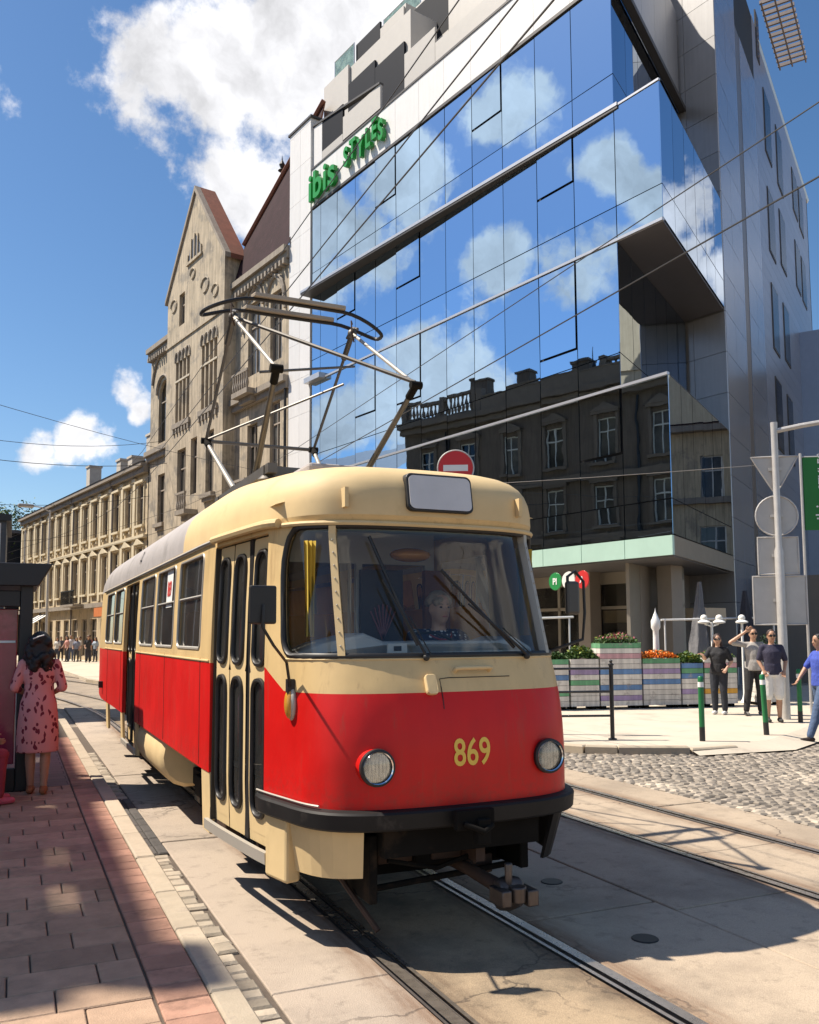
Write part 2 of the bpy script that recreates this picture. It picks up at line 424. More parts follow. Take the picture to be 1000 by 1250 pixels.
# ------------------------------------------------ left platform with pavers
b = MB(); b.box(-9.3, .66, -8, 62, -.03, .085); b.box(.66, .905, -8, 62, -.03, .084)
plat = struct(b.obj('pavement', M_joint))
n = 0
for j in range(27):
    y0 = 3.3 + j*.284
    off = (.0, .21, .1, .3)[j % 4]
    x1 = .655
    xx = x1 - off if off else x1
    cols = ([(x1-off, x1)] if off else [])
    while xx > -1.55:
        cols.append((xx-.42, xx)); xx -= .42
    for (a, c) in cols:
        if c-a < .05: continue
        o = link('paver', boxmesh(round(c-a, 2)-.008, .276, .04, M_paver, .006), M_paver, plat, loc=((a+c)/2, y0+.142, .08+rnd.uniform(-.0025, .0025)), rot=(rnd.uniform(-.006, .006), rnd.uniform(-.004, .004), 0))
        n += 1
for j in range(62):
    y0 = 3.1 + j*.21
    o = link('paver', boxmesh(.236, .202, .04, M_redp, .006), M_redp, plat, loc=(.785, y0+.105, .08+rnd.uniform(-.002, .002)), rot=(rnd.uniform(-.005, .005), 0, 0))
# beyond the pavers that can be told apart: small-scale brick pattern
mt_ = bpy.data.materials.new('far_pavers'); mt_.use_nodes = True
q = NT(mt_.node_tree); bs = q.n['Principled BSDF']; g = q.new('ShaderNodeNewGeometry').outputs['Position']
br = q.new('ShaderNodeTexBrick'); br.inputs['Scale'].default_value = 2.38; br.inputs['Color1'].default_value = (.25, .19, .165, 1); br.inputs['Color2'].default_value = (.20, .16, .14, 1)
br.inputs['Mortar'].default_value = (.09, .07, .06, 1); br.inputs['Mortar Size'].default_value = .012; br.inputs['Brick Width'].default_value = 1.0; br.inputs['Row Height'].default_value = .507
q.link(g, br.inputs['Vector']); q.link(br.outputs['Color'], bs.inputs['Base Color']); bs.inputs['Roughness'].default_value = .85
b = MB(); b.box(-9.3, .655, 10.97, 62, .05, .098); b.box(-9.3, -1.62, -8, 10.96, .05, .098)
b.obj('paver_field', mt_, plat)
# kerb stones, then a strip of small setts along the kerb foot
y = 2.6
while y < 40:
    l = rnd.choice((.8, 1.0, .9))
    p0 = track(y+l/2, .985); p1 = track(y+l/2+.1, .985)
    link('kerb_stone', boxmesh(.145, l-.012, .15, M_kerb, .012), M_kerb, plat, loc=(p0[0], p0[1], .024+rnd.uniform(-.006, .004)), rot=(rnd.uniform(-.004, .004), rnd.uniform(-.02, .02), math.atan2(p1[1]-p0[1], p1[0]-p0[0])-math.pi/2))
    y += l
y = 3.2
b = MB(); b.box(1.06, 1.238, -6, 19, -.028, -.012); b.obj('gutter_bed', M_joint, plat)
while y < 14.5:
    l = rnd.uniform(.10, .17)
    if 7.5 < y < 10.3:
        for x in (1.105, 1.19):
            link('gutter_block', boxmesh(.08, .29, .05, M_dark, .01), M_dark, plat, loc=(x, y+.145, -.012+rnd.uniform(-.004, .004)))
        y += .3; continue
    w_ = round(rnd.uniform(.11, .15), 2)
    link('gutter_sett', boxmesh(w_, round(l, 2)-.015, .05, M_sett, .014), M_sett, plat, loc=(1.145+rnd.uniform(-.02, .02), y+l/2, -.02+rnd.uniform(-.008, .012)), rot=(0, 0, rnd.uniform(-.12, .12)))
    y += l

# ------------------------------------------------ right pavement
A_ = HW(75, 2.6); B_ = Vector((7.80, 11.65, 0))
inner = [A_, HW(45, 4.2), HW(22, 8.0), HW(2, 8.3), B_, Vector((7.98, 11.35, 0)), Vector((8.35, 11.07, 0)), Vector((9.25, 10.60, 0)), Vector((10.9, 10.6, 0)), Vector((12.6, 11.5, 0)), Vector((14.6, 12.8, 0)), Vector((22, 18.6, 0)), Vector((46, 35, 0)), HW(0, -28), HW(75, -20)]
outer = [(9.25, 10.30), (11.0, 10.15), (12.8, 11.05), (14.8, 12.35), (22.2, 18.1), (46.2, 34.5)]
b = MB(); n = len(inner)
b.add([(p.x, p.y, .10) for p in inner], [tuple(range(n))])
b.add([(p.x, p.y, -.03) for p in inner] + [(p.x, p.y, .10) for p in inner], [(i, (i+1) % n, n+(i+1) % n, n+i) for i in range(n)])
ins = inner[7:13]
b.add([(p.x, p.y, .0995) for p in ins] + [(x, y, .0) for x, y in outer], [(i, 6+i, 7+i, 1+i) for i in range(5)])
bm_walk = b.obj('pavement', M_walk); struct(bm_walk)
bm = bmesh.new(); bm.from_mesh(bm_walk.data); bmesh.ops.recalc_face_normals(bm, faces=bm.faces); bmesh.ops.triangulate(bm, faces=[f for f in bm.faces if len(f.verts) > 4]); bm.to_mesh(bm_walk.data); bm.free()
kp = [HW(22-i, 8.03+.3*i/20) for i in range(0, 21)] + [Vector((7.77, 11.63, 0)), Vector((7.95, 11.31, 0)), Vector((8.33, 11.02, 0)), Vector((9.25, 10.52, 0)), Vector((10.1, 10.48, 0))]
for i in range(len(kp)-1):
    p, q_ = kp[i], kp[i+1]; d = q_-p
    link('kerb_stone', boxmesh(.16, round(d.length, 2)-.01, .17, M_kerb, .02), M_kerb, bm_walk, loc=((p.x+q_.x)/2, (p.y+q_.y)/2, .028 if i < len(kp)-2 else .0), rot=(0, 0, math.atan2(d.y, d.x)-math.pi/2))

# ------------------------------------------------ cobbles between the tracks and the pavement
def inpoly(x, y, poly):
    c = False; j = len(poly)-1
    for i in range(len(poly)):
        if (poly[i][1] > y) != (poly[j][1] > y) and x < (poly[j][0]-poly[i][0])*(y-poly[i][1])/(poly[j][1]-poly[i][1])+poly[i][0]: c = not c
        j = i
    return c
pp = [(p.x, p.y) for p in inner[:8]] + outer[:6] + [(60, 45), (0+HW(0, -28).x, HW(0, -28).y), (HW(75, -20).x, HW(75, -20).y)]
spots_ = []
for i in range(96):
    for j in range(92):
        x = 6.86 + j*.125 + (i % 2)*.0625; y = 3.0 + i*.112 + .05*math.sin(x*3.6) + .04*math.sin(x*9+i*.3)
        if y > 3.0 + 1.6*(x-6.8)+9.5: continue
        if inpoly(x, y+.05, pp) or inpoly(x, y+.1, pp) or y-8 > (x-6.8)*4+4: continue
        if x > 16.5 or (x > 11 and y < 4.5): continue
        spots_.append((x, y))
spots_.sort(key=lambda p: (p[0]*fw.x+p[1]*fw.y) + (0 if abs((p[0]*rt.x+p[1]*rt.y)/(p[0]*fw.x+p[1]*fw.y)) < .475 else 100))
cb = struct(MB().box(6.81, 17, -4, 19, -.03, -.024).obj('cobbled_road', M_joint))
cm = [boxmesh(.112, .098, .05, M_cob, .016), boxmesh(.118, .102, .05, M_cob, .02), boxmesh(.105, .10, .05, M_cob, .018)]
for (x, y) in spots_[:300]:
    link('cobble', rnd.choice(cm), M_cob, cb, loc=(x, y, -.024+rnd.uniform(-.007, .008)), rot=(rnd.uniform(-.07, .07), rnd.uniform(-.07, .07), rnd.uniform(-.25, .25)))
b = MB()
for (x, y) in spots_[300:]:
    sx, sy, c = rnd.uniform(.049, .058), rnd.uniform(.044, .052), .016
    a = rnd.uniform(-.3, .3); ca, sa = math.cos(a), math.sin(a); tx, ty = rnd.uniform(-.08, .08), rnd.uniform(-.08, .08); z = rnd.uniform(-.007, .008)
    f_ = lambda u, v, h: (x+u*ca-v*sa, y+u*sa+v*ca, h+z+u*tx+v*ty)
    vs = [f_(u, v, -.04) for u, v in ((-sx, -sy), (sx, -sy), (sx, sy), (-sx, sy))] + [f_(u, v, -.016) for u, v in ((-sx, -sy), (sx, -sy), (sx, sy), (-sx, sy))] + [f_(u, v, 0) for u, v in ((c-sx, c-sy), (sx-c, c-sy), (sx-c, sy-c), (c-sx, sy-c))]
    fs = [(8, 9, 10, 11)]
    for i in range(4):
        j = (i+1) % 4; fs += [(i, j, 4+j, 4+i), (4+i, 4+j, 8+j, 8+i)]
    b.add(vs, fs)
o = b.obj('cobble_field', M_cob, cb); o['kind'] = 'stuff'
# ================================================================== HOTEL
def mirror_glass(name, col, wav=.02):
    mt = bpy.data.materials.new(name); mt.use_nodes = True
    n = NT(mt.node_tree); bs = n.n['Principled BSDF']
    oi = n.new('ShaderNodeObjectInfo')
    h = n.new('ShaderNodeHueSaturation'); h.inputs['Color'].default_value = (*col, 1)
    n.link(n.maprange(oi.outputs['Random'], 0, 1, .93, 1.05), h.inputs['Value']); n.link(h.outputs[0], bs.inputs['Base Color'])
    bs.inputs['Metallic'].default_value = 1.0; bs.inputs['Roughness'].default_value = 0.012
    g = n.new('ShaderNodeNewGeometry').outputs['Position']
    nb = n.noise(g, .9, 2.0); bn = n.new('ShaderNodeBump'); bn.inputs['Strength'].default_value = wav; bn.inputs['Distance'].default_value = .1
    n.link(nb.outputs['Fac'], bn.inputs['Height']); n.link(bn.outputs[0], bs.inputs['Normal'])
    return mt
M_mir = mirror_glass('reflective_glass', (.44, .60, .76), .016)
M_mird = mirror_glass('dark_reflective_glass', (.38, .50, .66), .012)
M_gap = mat('dark_joint', (.012, .013, .016), .7, var=0)
M_fascia = mat('white_panel', (.70, .69, .68), .45, var=.03, rand=.03, streak=.05)
M_alu = mat('silver_panel', (.42, .42, .43), .34, metal=.4, var=.04, rand=.07, streak=.08)
M_alu2 = mat('silver_side_panel', (.30, .335, .41), .26, metal=.5, var=.05, rand=.06, streak=.08)
M_sid = mat('ribbed_siding', (.27, .31, .40), .35, metal=.4, var=.05, rand=.06)
M_dkp = mat('charcoal_panel', (.010, .012, .018), .6, var=.05, rand=.15, spec=.12)
M_beige = mat('beige_panel', (.47, .445, .41), .5, var=.04, rand=.06)
M_ledge = mat('ledge_metal', (.07, .065, .062), .5, metal=.3, var=.1)
M_trim = mat('light_trim', (.55, .55, .56), .35, metal=.6, var=.05)
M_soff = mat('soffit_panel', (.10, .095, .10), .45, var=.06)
M_sill = mat('green_glass_sill', (.42, .60, .52), .18, var=.05, spec=.6, scale=2)
M_store = mat('storefront_frame', (.29, .26, .215), .5, metal=.2, var=.06)
M_inwall = mat('beige_brown_wall', (.27, .235, .20), .7, var=.06)  # plain beige-brown wall colour
M_green = mat('sign_green', (.012, .26, .035), .35, var=.03)
M_greend = mat('banner_green', (.012, .17, .03), .6, var=.05)
M_white = mat('white_paint', (.8, .8, .78), .5, var=.03)
M_railing = mat('steel_railing', (.45, .46, .48), .3, metal=.8, var=.05)
G_bal = glass('balustrade_glass', (.80, .92, .88), dust=.35, dustcol=(.45, .62, .56))
G_store = glass('shop_glass', (.85, .86, .84), dust=.03)
M_win = mat('dark_window', (.008, .010, .018), .25, var=0, spec=.25)

hotel = thing('hotel_building', 'tall modern hotel with mirrored blue glass facade and green lettering behind the tram', 'building', C0, HANG)
F0 = Frame(hotel); SW = R(66.92); WC, WS = math.cos(SW), math.sin(SW)
def side(t0): return Frame(hotel, t0, 0, math.pi - SW)       # a runs from -depth (back) to 0 (corner)
# solid core behind the glass skin
b = MB()
def pl4(t0, z0, z1, d=7.55, tl=20.35):
    poly = [(t0, -.06), (tl, -.06), (tl, -9.), (t0+WC*d/1.0+.0, -9.), (t0+WC*d+.05, -WS*d)]
    poly = [(t0+.06, -.06), (tl, -.06), (tl, -11), (t0+WC*d+3, -11), (t0+WC*d+.06, -WS*d)]
    b.prism(poly, z0, z1)
pl4(0, 4.28, 8.42); pl4(1.52, 8.42, 12.58); pl4(0, 12.58, 16.42); pl4(1.52, 16.42, 22.2)
b.prism([(2.0, -.3), (20.3, -.3), (20.3, -10.8), (6.6, -10.8)], 22.2, 22.5)
core = b.obj('core', M_gap, hotel)
TE = [0, 1.55, 3.1, 4.62, 6.15, 7.65, 9.12, 10.6, 12.1, 13.5, 14.95, 16.35, 17.7, 18.45]
bandz = [(4.28, 8.42, 0), (8.47, 12.52, 1), (12.60, 16.36, 0), (16.46, 20.25, 1)]
g_ = .014
split = {(0, 1): 6.6, (0, 6): 6.4, (1, 2): 9.9, (1, 7): 10.2, (1, 9): 10.3, (2, 2): 14.9, (2, 7): 14.6, (3, 4): 18.6, (3, 8): 18.3, (2, 10): 14.7}
for bi, (z0, z1, c0) in enumerate(bandz):
    zs = z0 + .92
    for k in range(c0, len(TE)-1):
        a0, a1 = TE[k]+g_, TE[k+1]-g_
        F0.piece('glass_pane', a0, a1, -.03, .0, z0+g_, zs-g_, M_mir, jit=.003)
        if (bi, k) in split:
            zm = split[(bi, k)]
            F0.piece('glass_pane', a0, a1, -.03, 0, zs+g_, zm-g_, M_mir, jit=.003)
            F0.piece('glass_pane', a0+.03, a1-.03, -.01, .025, zm+.05, z1-g_-.03, M_mir, jit=.0025)
        else:
            F0.piece('glass_pane', a0, a1, -.03, 0, zs+g_, z1-g_, M_mir, jit=.003)
    s_ = side(TE[c0]); nn = 6
    dep = 7.55 if c0 == 0 else 7.5
    for k in range(nn):
        a0, a1 = -dep*(k+1)/nn + g_, -dep*k/nn - g_
        s_.piece('glass_pane', a0, a1, -.03, 0, z0+g_, zs-g_, M_mird, jit=.002)
        s_.piece('glass_pane', a0, a1, -.03, 0, zs+g_, z1-g_, M_mird, jit=.002)
# floor ledges
b = MB(); b.prism([(1.4, -.05), (1.4, .04), (18.42, .58), (18.42, -.05)], 16.28, 16.45); b.obj('ledge', M_ledge, hotel)
b = MB(); b.prism([(1.4, .05), (1.4, .055), (18.42, .595), (18.42, .56)], 16.36, 16.46); b.obj('ledge_trim', M_trim, hotel)
for z, t0 in ((12.56, 0), (8.445, 0)):
    b = MB(); b.box(t0, 18.45, -.05, .05, z-.045, z+.03); b.obj('ledge_trim', M_trim, hotel)
b = MB(); b.box(0, 1.55, -.05, .03, 16.36, 16.42); b.obj('ledge_trim', M_trim, hotel)
# undersides and tops of the two jutting boxes
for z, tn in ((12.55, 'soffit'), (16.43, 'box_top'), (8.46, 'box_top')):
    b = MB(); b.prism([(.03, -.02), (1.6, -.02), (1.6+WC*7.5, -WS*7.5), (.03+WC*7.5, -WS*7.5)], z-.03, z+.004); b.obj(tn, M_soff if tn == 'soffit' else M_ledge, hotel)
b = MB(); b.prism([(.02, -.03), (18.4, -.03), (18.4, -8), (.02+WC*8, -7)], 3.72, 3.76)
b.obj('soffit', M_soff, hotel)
for k in range(13):
    F0.piece('sill_panel', TE[k]+.01, TE[k+1]-.01, -.05, .03, 3.76, 4.26, M_sill)
s_ = side(0); s_.piece('sill_panel', -7.5, -.03, -.05, .0, 3.76, 4.26, M_store)
# fascia with dark line below and above
for k in range(1, 13):
    F0.piece('fascia_panel', TE[k]+.006, TE[k+1]-.006, -.05, .02, 20.36, 22.05, M_fascia)
b = MB(); b.box(1.5, 18.45, -.04, .06, 20.25, 20.36); b.obj('fascia_trim', M_ledge, hotel)
b = MB(); b.box(1.5, 18.45, -.3, .05, 22.05, 22.13); b.obj('fascia_trim', M_ledge, hotel)
s_ = side(1.52)
for k in range(5): s_.piece('fascia_panel', -7.5*(k+1)/5+.006, -7.5*k/5-.006, -.04, .02, 20.3, 23.9, M_alu)
b = MB(); b.add([s_.pt(-7.5, .02, 20.28), s_.pt(0, .02, 20.28), s_.pt(0, .25, 20.28), s_.pt(-7.5, .25, 20.28), s_.pt(-7.5, .02, 20.12), s_.pt(0, .02, 20.12), s_.pt(0, .25, 20.12), s_.pt(-7.5, .25, 20.12)],
    [(0, 1, 2, 3), (4, 7, 6, 5), (0, 4, 5, 1), (1, 5, 6, 2), (2, 6, 7, 3), (3, 7, 4, 0)]); b.obj('fascia_trim', M_ledge, hotel)
# white corner strip at the far end, in panels
zz = 0.0
while zz < 24.4:
    h = min(1.62, 24.55-zz)
    F0.piece('column_panel', 18.5, 19.42, -.4, .06, zz+.006, zz+h-.006, M_fascia); F0.piece('column_panel', 19.435, 20.4, -.4, .06, zz+.006, zz+h-.006, M_fascia)
    zz += 1.62
b = MB(); b.box(18.52, 20.38, -11, -.1, 0, 24.5); b.obj('core', M_inwall, hotel)
b = MB(); b.box(18.4, 20.5, -1.2, .12, 24.5, 24.6); b.obj('coping', M_ledge, hotel)
# small white sill box at the edge of the glass
b = MB(); b.box(17.3, 18.6, -.02, .3, 12.5, 12.72); b.obj('ledge_box', M_trim, hotel)
# stepped roof storeys in light and dark panels
def row(o, cells, tl, tr_, name='roof_panel'):
    for (a0, a1, z0, z1, mm) in cells: F0.piece(name, a0+.01, a1-.01, o-.1, o, z0, z1, mm)
row(-.05, [(17.7, 18.45, 22.14, 24.0, M_fascia), (16.0, 17.7, 22.6, 23.9, M_dkp), (13.2, 16.0, 22.3, 23.3, M_beige), (16.0, 17.7, 22.14, 22.6, M_beige)], 0, 0)
b = MB(); b.prism([(18.45, 24.06), (13.2, 23.28), (13.2, 23.36), (18.45, 24.14)], -.2, 0, fn=lambda a, c, h: (a, h, c)); b.obj('coping', M_ledge, hotel)
row(-2, [(18.7, 20.9, 22.5, 27.9, M_beige), (16.5, 18.7, 24.6, 26.9, M_dkp), (14.3, 16.5, 24.2, 26.5, M_dkp), (12.2, 14.3, 24.2, 25.9, M_beige), (8, 12.2, 22.5, 25.2, M_beige), (12.2, 18.7, 22.5, 24.2, M_beige)], 0, 0)
b = MB(); b.box(8, 20.9, -9, -2.12, 22.5, 25.1); b.box(14, 20.9, -9, -2.12, 25, 27.8); b.obj('roof_storey', M_beige, hotel)
row(-3.5, [(18.3, 20.4, 29.0, 30.4, M_dkp), (16.4, 18.3, 28.3, 30.0, M_beige), (13.2, 16.4, 27.0, 29.3, M_dkp), (18.3, 20.4, 27.8, 29.0, M_beige), (16.4, 18.3, 26.4, 28.3, M_dkp), (9, 13.2, 26, 28.3, M_beige), (5, 9, 26, 28.3, M_dkp), (13.2, 16.4, 25.8, 27.0, M_beige), (3.4, 13, 22.5, 26, M_beige)], 0, 0)
F0.piece('roof_window', 16.65, 18.0, -3.55, -3.47, 26.7, 28.0, M_win)
b = MB(); b.box(6.2, 20.4, -9.5, -3.62, 25, 28.2); b.box(16.4, 20.4, -10, -3.62, 28, 30.2); b.obj('roof_storey', M_beige, hotel)
for (t0, t1, o, z) in ((20.4, 22.2, -3.4, 29.3), (16.6, 19.6, -4.6, 30.5), (12.5, 16.4, -4.8, 30.6), (9, 12.4, -4.8, 30.6)):
    F0.piece('balustrade_pane', t0, t1, o-.01, o+.01, z, z+1.15, G_bal)
    b = MB(); b.tube([(t0, o, z+1.18), (t1, o, z+1.18)], .025, 6); b.tube([(t0, o, z-.6), (t0, o, z+1.2)], .03, 6); b.tube([(t1, o, z-.6), (t1, o, z+1.2)], .03, 6); b.obj('balustrade_rail', M_railing, hotel)
b = MB(); b.box(20.4, 22.3, -8, -3.35, 22.5, 29.3); b.box(9, 20, -9, -4.4, 29.5, 30.5); b.obj('roof_storey', M_beige, hotel)
# grey pier at the end of the glass boxes, and the long side wall
QX, QY = WC*7.6, -WS*7.6
FP = Frame(hotel, QX, QY, 0)
zz = 0.0
while zz < 32:
    h = 1.39
    FP.piece('pier_panel', 0.0, 1.24, -.05, .02, zz+.008, zz+h-.008, M_alu)
    FP.piece('pier_panel', 1.256, 2.6, -.05, .02, zz+.008, zz+h-.008, M_alu)
    zz += h
b = MB(); b.prism([(QX+.02, QY-.04), (QX+6, QY-.04), (QX+6+WC*26, QY-WS*26), (QX+WC*26+.02, QY-WS*26+.04)], 0, 28); b.obj('core', M_gap, hotel)
FS = side(0)
def S0(s): return -s
zz = 0.0
while zz < 30:
    for s0, s1 in ((7.62, 9.3), (9.3, 11.35), (12.25, 14.0), (14.0, 15.6)):
        if zz > 24.4 and s0 > 12: continue
        FS.piece('side_panel', -s1+.008, -s0-.008, -.05, .02, zz+.008, zz+1.39-.008, M_alu2, jit=.0015)
    zz += 1.39
b = MB(); b.add([FS.pt(-12.25, .005, 0), FS.pt(-11.35, .005, 0), FS.pt(-11.35, .005, 25), FS.pt(-12.25, .005, 25)], [(0, 1, 2, 3)]); b.obj('recess_strip', mat('slot_grey', (.16, .15, .15), .4, metal=.3, var=.06), hotel)
zz = 4.0
while zz < 27.6:                                            # ribbed siding courses
    hh = .56
    FS.piece('siding_course', -33, -15.62, -.05, -.005, zz+.005, zz+hh-.005, M_sid)
    zz += hh
for (s0, s1, z0, z1) in ((18.0, 19.6, 23.2, 26.0), (21.4, 23.0, 23.2, 26.0), (26.8, 28.4, 24.2, 26.4), (29.2, 30.8, 24.2, 26.4), (18.0, 19.6, 18.6, 21.4), (21.4, 23.0, 19.2, 21.8), (18.0, 19.6, 14.2, 17.0), (21.4, 23.0, 14.6, 17.2), (18.0, 19.6, 9.8, 12.8), (21.4, 23.0, 9.8, 12.8), (16.6, 17.2, 26.8, 28.8), (26.8, 28.4, 20, 22.4), (29.2, 30.8, 20, 22.4)):
    fr = FS.piece('window', -s1-.08, -s0+.08, -.03, .03, z0-.08, z1+.08, M_ledge); 
    FS.piece('pane', -s1, -s0, .02, .04, z0, z1, M_win).name = 'window_pane'
b = MB(); b.add([FS.pt(-17, -.02, 27.6), FS.pt(-34, -.02, 27.6), FS.pt(-34, -.5, 27.6), FS.pt(-17, -.5, 27.6), FS.pt(-17, .06, 27.75), FS.pt(-34, .06, 27.75), FS.pt(-34, -.5, 27.75), FS.pt(-17, -.5, 27.75)],
    [(0, 1, 2, 3), (7, 6, 5, 4), (0, 4, 5, 1)]); b.obj('parapet_cap', M_trim, hotel)
# lower wing stepping out of the side wall further down the street
b = MB(); b.prism([FS.pt(-27, -1, 0)[:2], FS.pt(-27, 1.4, 0)[:2], FS.pt(-44, 1.4, 0)[:2], FS.pt(-44, -1, 0)[:2]], 0, 17.5); b.obj('side_wing', M_sid, hotel)
FW = Frame(hotel, *FS.pt(0, 1.42, 0)[:2], FS.A)
for k in range(24): FW.piece('siding_course', -44, -27, .0, .03, 1+k*.68, 1+k*.68+.665, M_sid)
for k in range(5):
    for f in range(4):
        FW.piece('window', -29.5-k*2.8-.9, -29.5-k*2.8, .02, .05, 2.5+f*3.7, 4.9+f*3.7, M_ledge); FW.piece('window_pane', -29.5-k*2.8-.82, -29.5-k*2.8-.08, .04, .06, 2.58+f*3.7, 4.82+f*3.7, M_win)
# roof louvre over the side wall
b = MB()
for k in range(13): b.box(-16.6-k*.42-.05, -16.6-k*.42+.05, .2, 1.5, 29.05, 29.2, fn=FS.pt)
for o_ in (.25, .8, 1.4): b.box(-21.8, -16.4, o_, o_+.06, 28.97, 29.05, fn=FS.pt)
b.obj('roof_louvre', mat('louvre_metal', (.30, .25, .22), .5, metal=.4), hotel)
for k in range(4):
    FS.piece('attic_panel', -16.5-k*2.6-2.5, -16.5-k*2.6, -.6, -.4, 27.76, 29.0, (M_beige, M_dkp)[k % 2])
# ground floor: recessed shopfront with framed panes, piers, dark interior
FG = Frame(hotel, 0, -3.2, 0)
te = [2.2, 3.6, 5.4, 7.1, 8.8, 10.5, 12.2, 13.9, 15.6, 17.3, 18.4]
for k in range(len(te)-1):
    b = MB(); a0, a1 = te[k], te[k+1]
    for (x0, x1, z0, z1) in ((a0, a0+.12, .1, 3.72), (a1-.0, a1+.005, .1, 3.72), (a0, a1, .1, .35), (a0, a1, 3.35, 3.72), (a0, a1, 2.55, 2.65)):
        b.box(x0, x1, -.12, .02, z0, z1, fn=FG.pt)
    wf = b.obj('shopfront_frame', M_store, hotel)
    FG.piece('shop_pane', a0+.12, a1, -.07, -.05, .35, 3.35, G_store)
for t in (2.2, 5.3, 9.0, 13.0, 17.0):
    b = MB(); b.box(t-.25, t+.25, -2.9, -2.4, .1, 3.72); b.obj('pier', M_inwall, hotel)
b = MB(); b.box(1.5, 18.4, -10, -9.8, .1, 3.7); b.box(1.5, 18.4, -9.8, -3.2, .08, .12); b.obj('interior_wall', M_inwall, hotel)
for k in range(6):       # warm counter and red benches inside the restaurant
    FG.piece('restaurant_bench', 3+k*2.4, 4.6+k*2.4, -2.2, -1.4, .12, 1.05, mat('red_bench', (.35, .04, .03), .6, var=.1))
FG.piece('restaurant_canopy', 2.4, 16, -2.4, -1.2, 2.15, 2.55, mat('warm_canopy', (.55, .42, .28), .6, var=.08))
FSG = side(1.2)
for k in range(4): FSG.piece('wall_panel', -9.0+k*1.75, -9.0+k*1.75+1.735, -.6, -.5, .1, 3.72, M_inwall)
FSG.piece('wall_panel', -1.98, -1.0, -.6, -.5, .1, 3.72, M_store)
# green lettering on the fascia
def letters(word, t0, z0, size, sx, rise, wob):
    x = 0.0
    for i, ch in enumerate(word):
        vs, fs = text_mesh(ch, size, extrude=.09, sx=sx, bold=.035, align='LEFT')
        wdt = max(v[0] for v in vs); mn = min(v[0] for v in vs)
        dz, an = wob[i % len(wob)]
        b = MB(); ca, sa = math.cos(an), math.sin(an)
        b.add([(t0-(x+v[0]-mn), .16+v[2], z0 + rise*x + dz + v[1]) for v in vs], fs)
        b.obj('sign_letter', M_green, hotel)
        x += (wdt-mn) + size*.09
    return x
xw = letters('ibis', 18.35, 20.52, 1.70, .92, .0, [(.0, 0)])
letters('STYLES', 18.35-xw-.55, 20.80, 1.12, .66, .0, [(.0, 0), (.12, 0), (-.1, 0), (.05, 0), (.2, 0), (-.05, 0)])
# ================================================================== OLD BUILDINGS
M_gab = mat('ochre_render', (.44, .365, .265), .9, var=.18, scale=1.2, bump=.4, bscale=14, streak=.42, spots=((.25, .22, .18), .9, .50, .85))
M_gabd = mat('cornice_stone', (.28, .24, .195), .85, var=.14, scale=2, bump=.3, bscale=20, streak=.2)
M_yel = mat('yellow_render', (.54, .435, .285), .9, var=.09, scale=.8, bump=.2, bscale=16, streak=.36, spots=((.36, .295, .215), 1.2, .52, .8))
M_yelt = mat('cream_trim', (.62, .53, .37), .85, var=.09, scale=2, streak=.15)
M_frame = mat('window_wood', (.30, .25, .20), .6, var=.1, rand=.35)
M_framew = mat('white_window_wood', (.62, .60, .55), .55, var=.06, rand=.1)
M_pane = mat('old_window_glass', (.05, .05, .048), .07, var=.5, scale=1.3, spec=.6, rand=.9)
M_tile = mat('rust_roof', (.21, .078, .045), .8, var=.2, scale=3, bump=.4, bscale=12)
M_slate = mat('purple_slate', (.030, .012, .016), .85, var=.3, scale=2, bump=.5, bscale=8, spots=((.075, .045, .05), 1.6, .62, .8), spec=.2)
M_sheet = mat('roof_sheet', (.16, .14, .13), .5, metal=.3, var=.15, scale=2)
M_brown = mat('dark_brown_render', (.14, .105, .078), .9, var=.14, scale=.9, bump=.3, bscale=14, streak=.25)
M_brtrim = mat('brown_trim', (.17, .13, .098), .85, var=.14, scale=2)
M_iron = mat('black_iron', (.02, .02, .022), .5, metal=.4, var=.1)

_wm = {}
def window(F, t, z, w_, h, depth=.2, fm=None, pm=None, cols=2, tr=.33, sill=None, o=0.0, name='window'):
    """casement in an opening: frame part with a pane as sub-part"""
    fm = fm or M_frame; pm = pm or M_pane
    k = (round(w_, 2), round(h, 2), cols, tr, fm.name)
    if k not in _wm:
        b = MB(); e = .07
        b.box(-w_/2, -w_/2+e, -.04, .04, 0, h); b.box(w_/2-e, w_/2, -.04, .04, 0, h)
        b.box(-w_/2+e, w_/2-e, -.04, .04, 0, e); b.box(-w_/2+e, w_/2-e, -.04, .04, h-e, h)
        for c in range(1, cols): x = -w_/2 + w_*c/cols; b.box(x-.035, x+.035, -.035, .045, e, h-e)
        if tr: zt = h*(1-tr); b.box(-w_/2+e, w_/2-e, -.036, .05, zt-.035, zt+.035)
        me = b.mesh('window'); me.materials.append(fm)
        pb = MB(); pb.box(-w_/2+.03, w_/2-.03, -.02, -.01, .03, h-.03); pm_ = pb.mesh('pane'); pm_.materials.append(pm)
        _wm[k] = (me, pm_)
    me, pme = _wm[k]
    wo_ = link(name, me, fm, F.p, loc=F.pt(t, o-depth+.06, z), rot=(0, 0, F.A))
    link('pane', pme, pm, wo_, loc=(0, 0, 0), rot=(rnd.uniform(-.004, .004), 0, rnd.uniform(-.008, .008)))
    return wo_

def arch_poly(w_, h, n=7):
    r = w_/2
    return [(-r, 0), (r, 0)] + [(r*math.cos(math.pi*i/n), h-r+r*math.sin(math.pi*i/n)) for i in range(n+1)]

# ------------------------------------------------ gabled house next to the hotel
gh = thing('gabled_house', 'weathered ochre old house with tall pointed gable beside the glass hotel', 'building', C0, HANG)
G0 = Frame(gh); G1 = Frame(gh, 0, .64, 0)
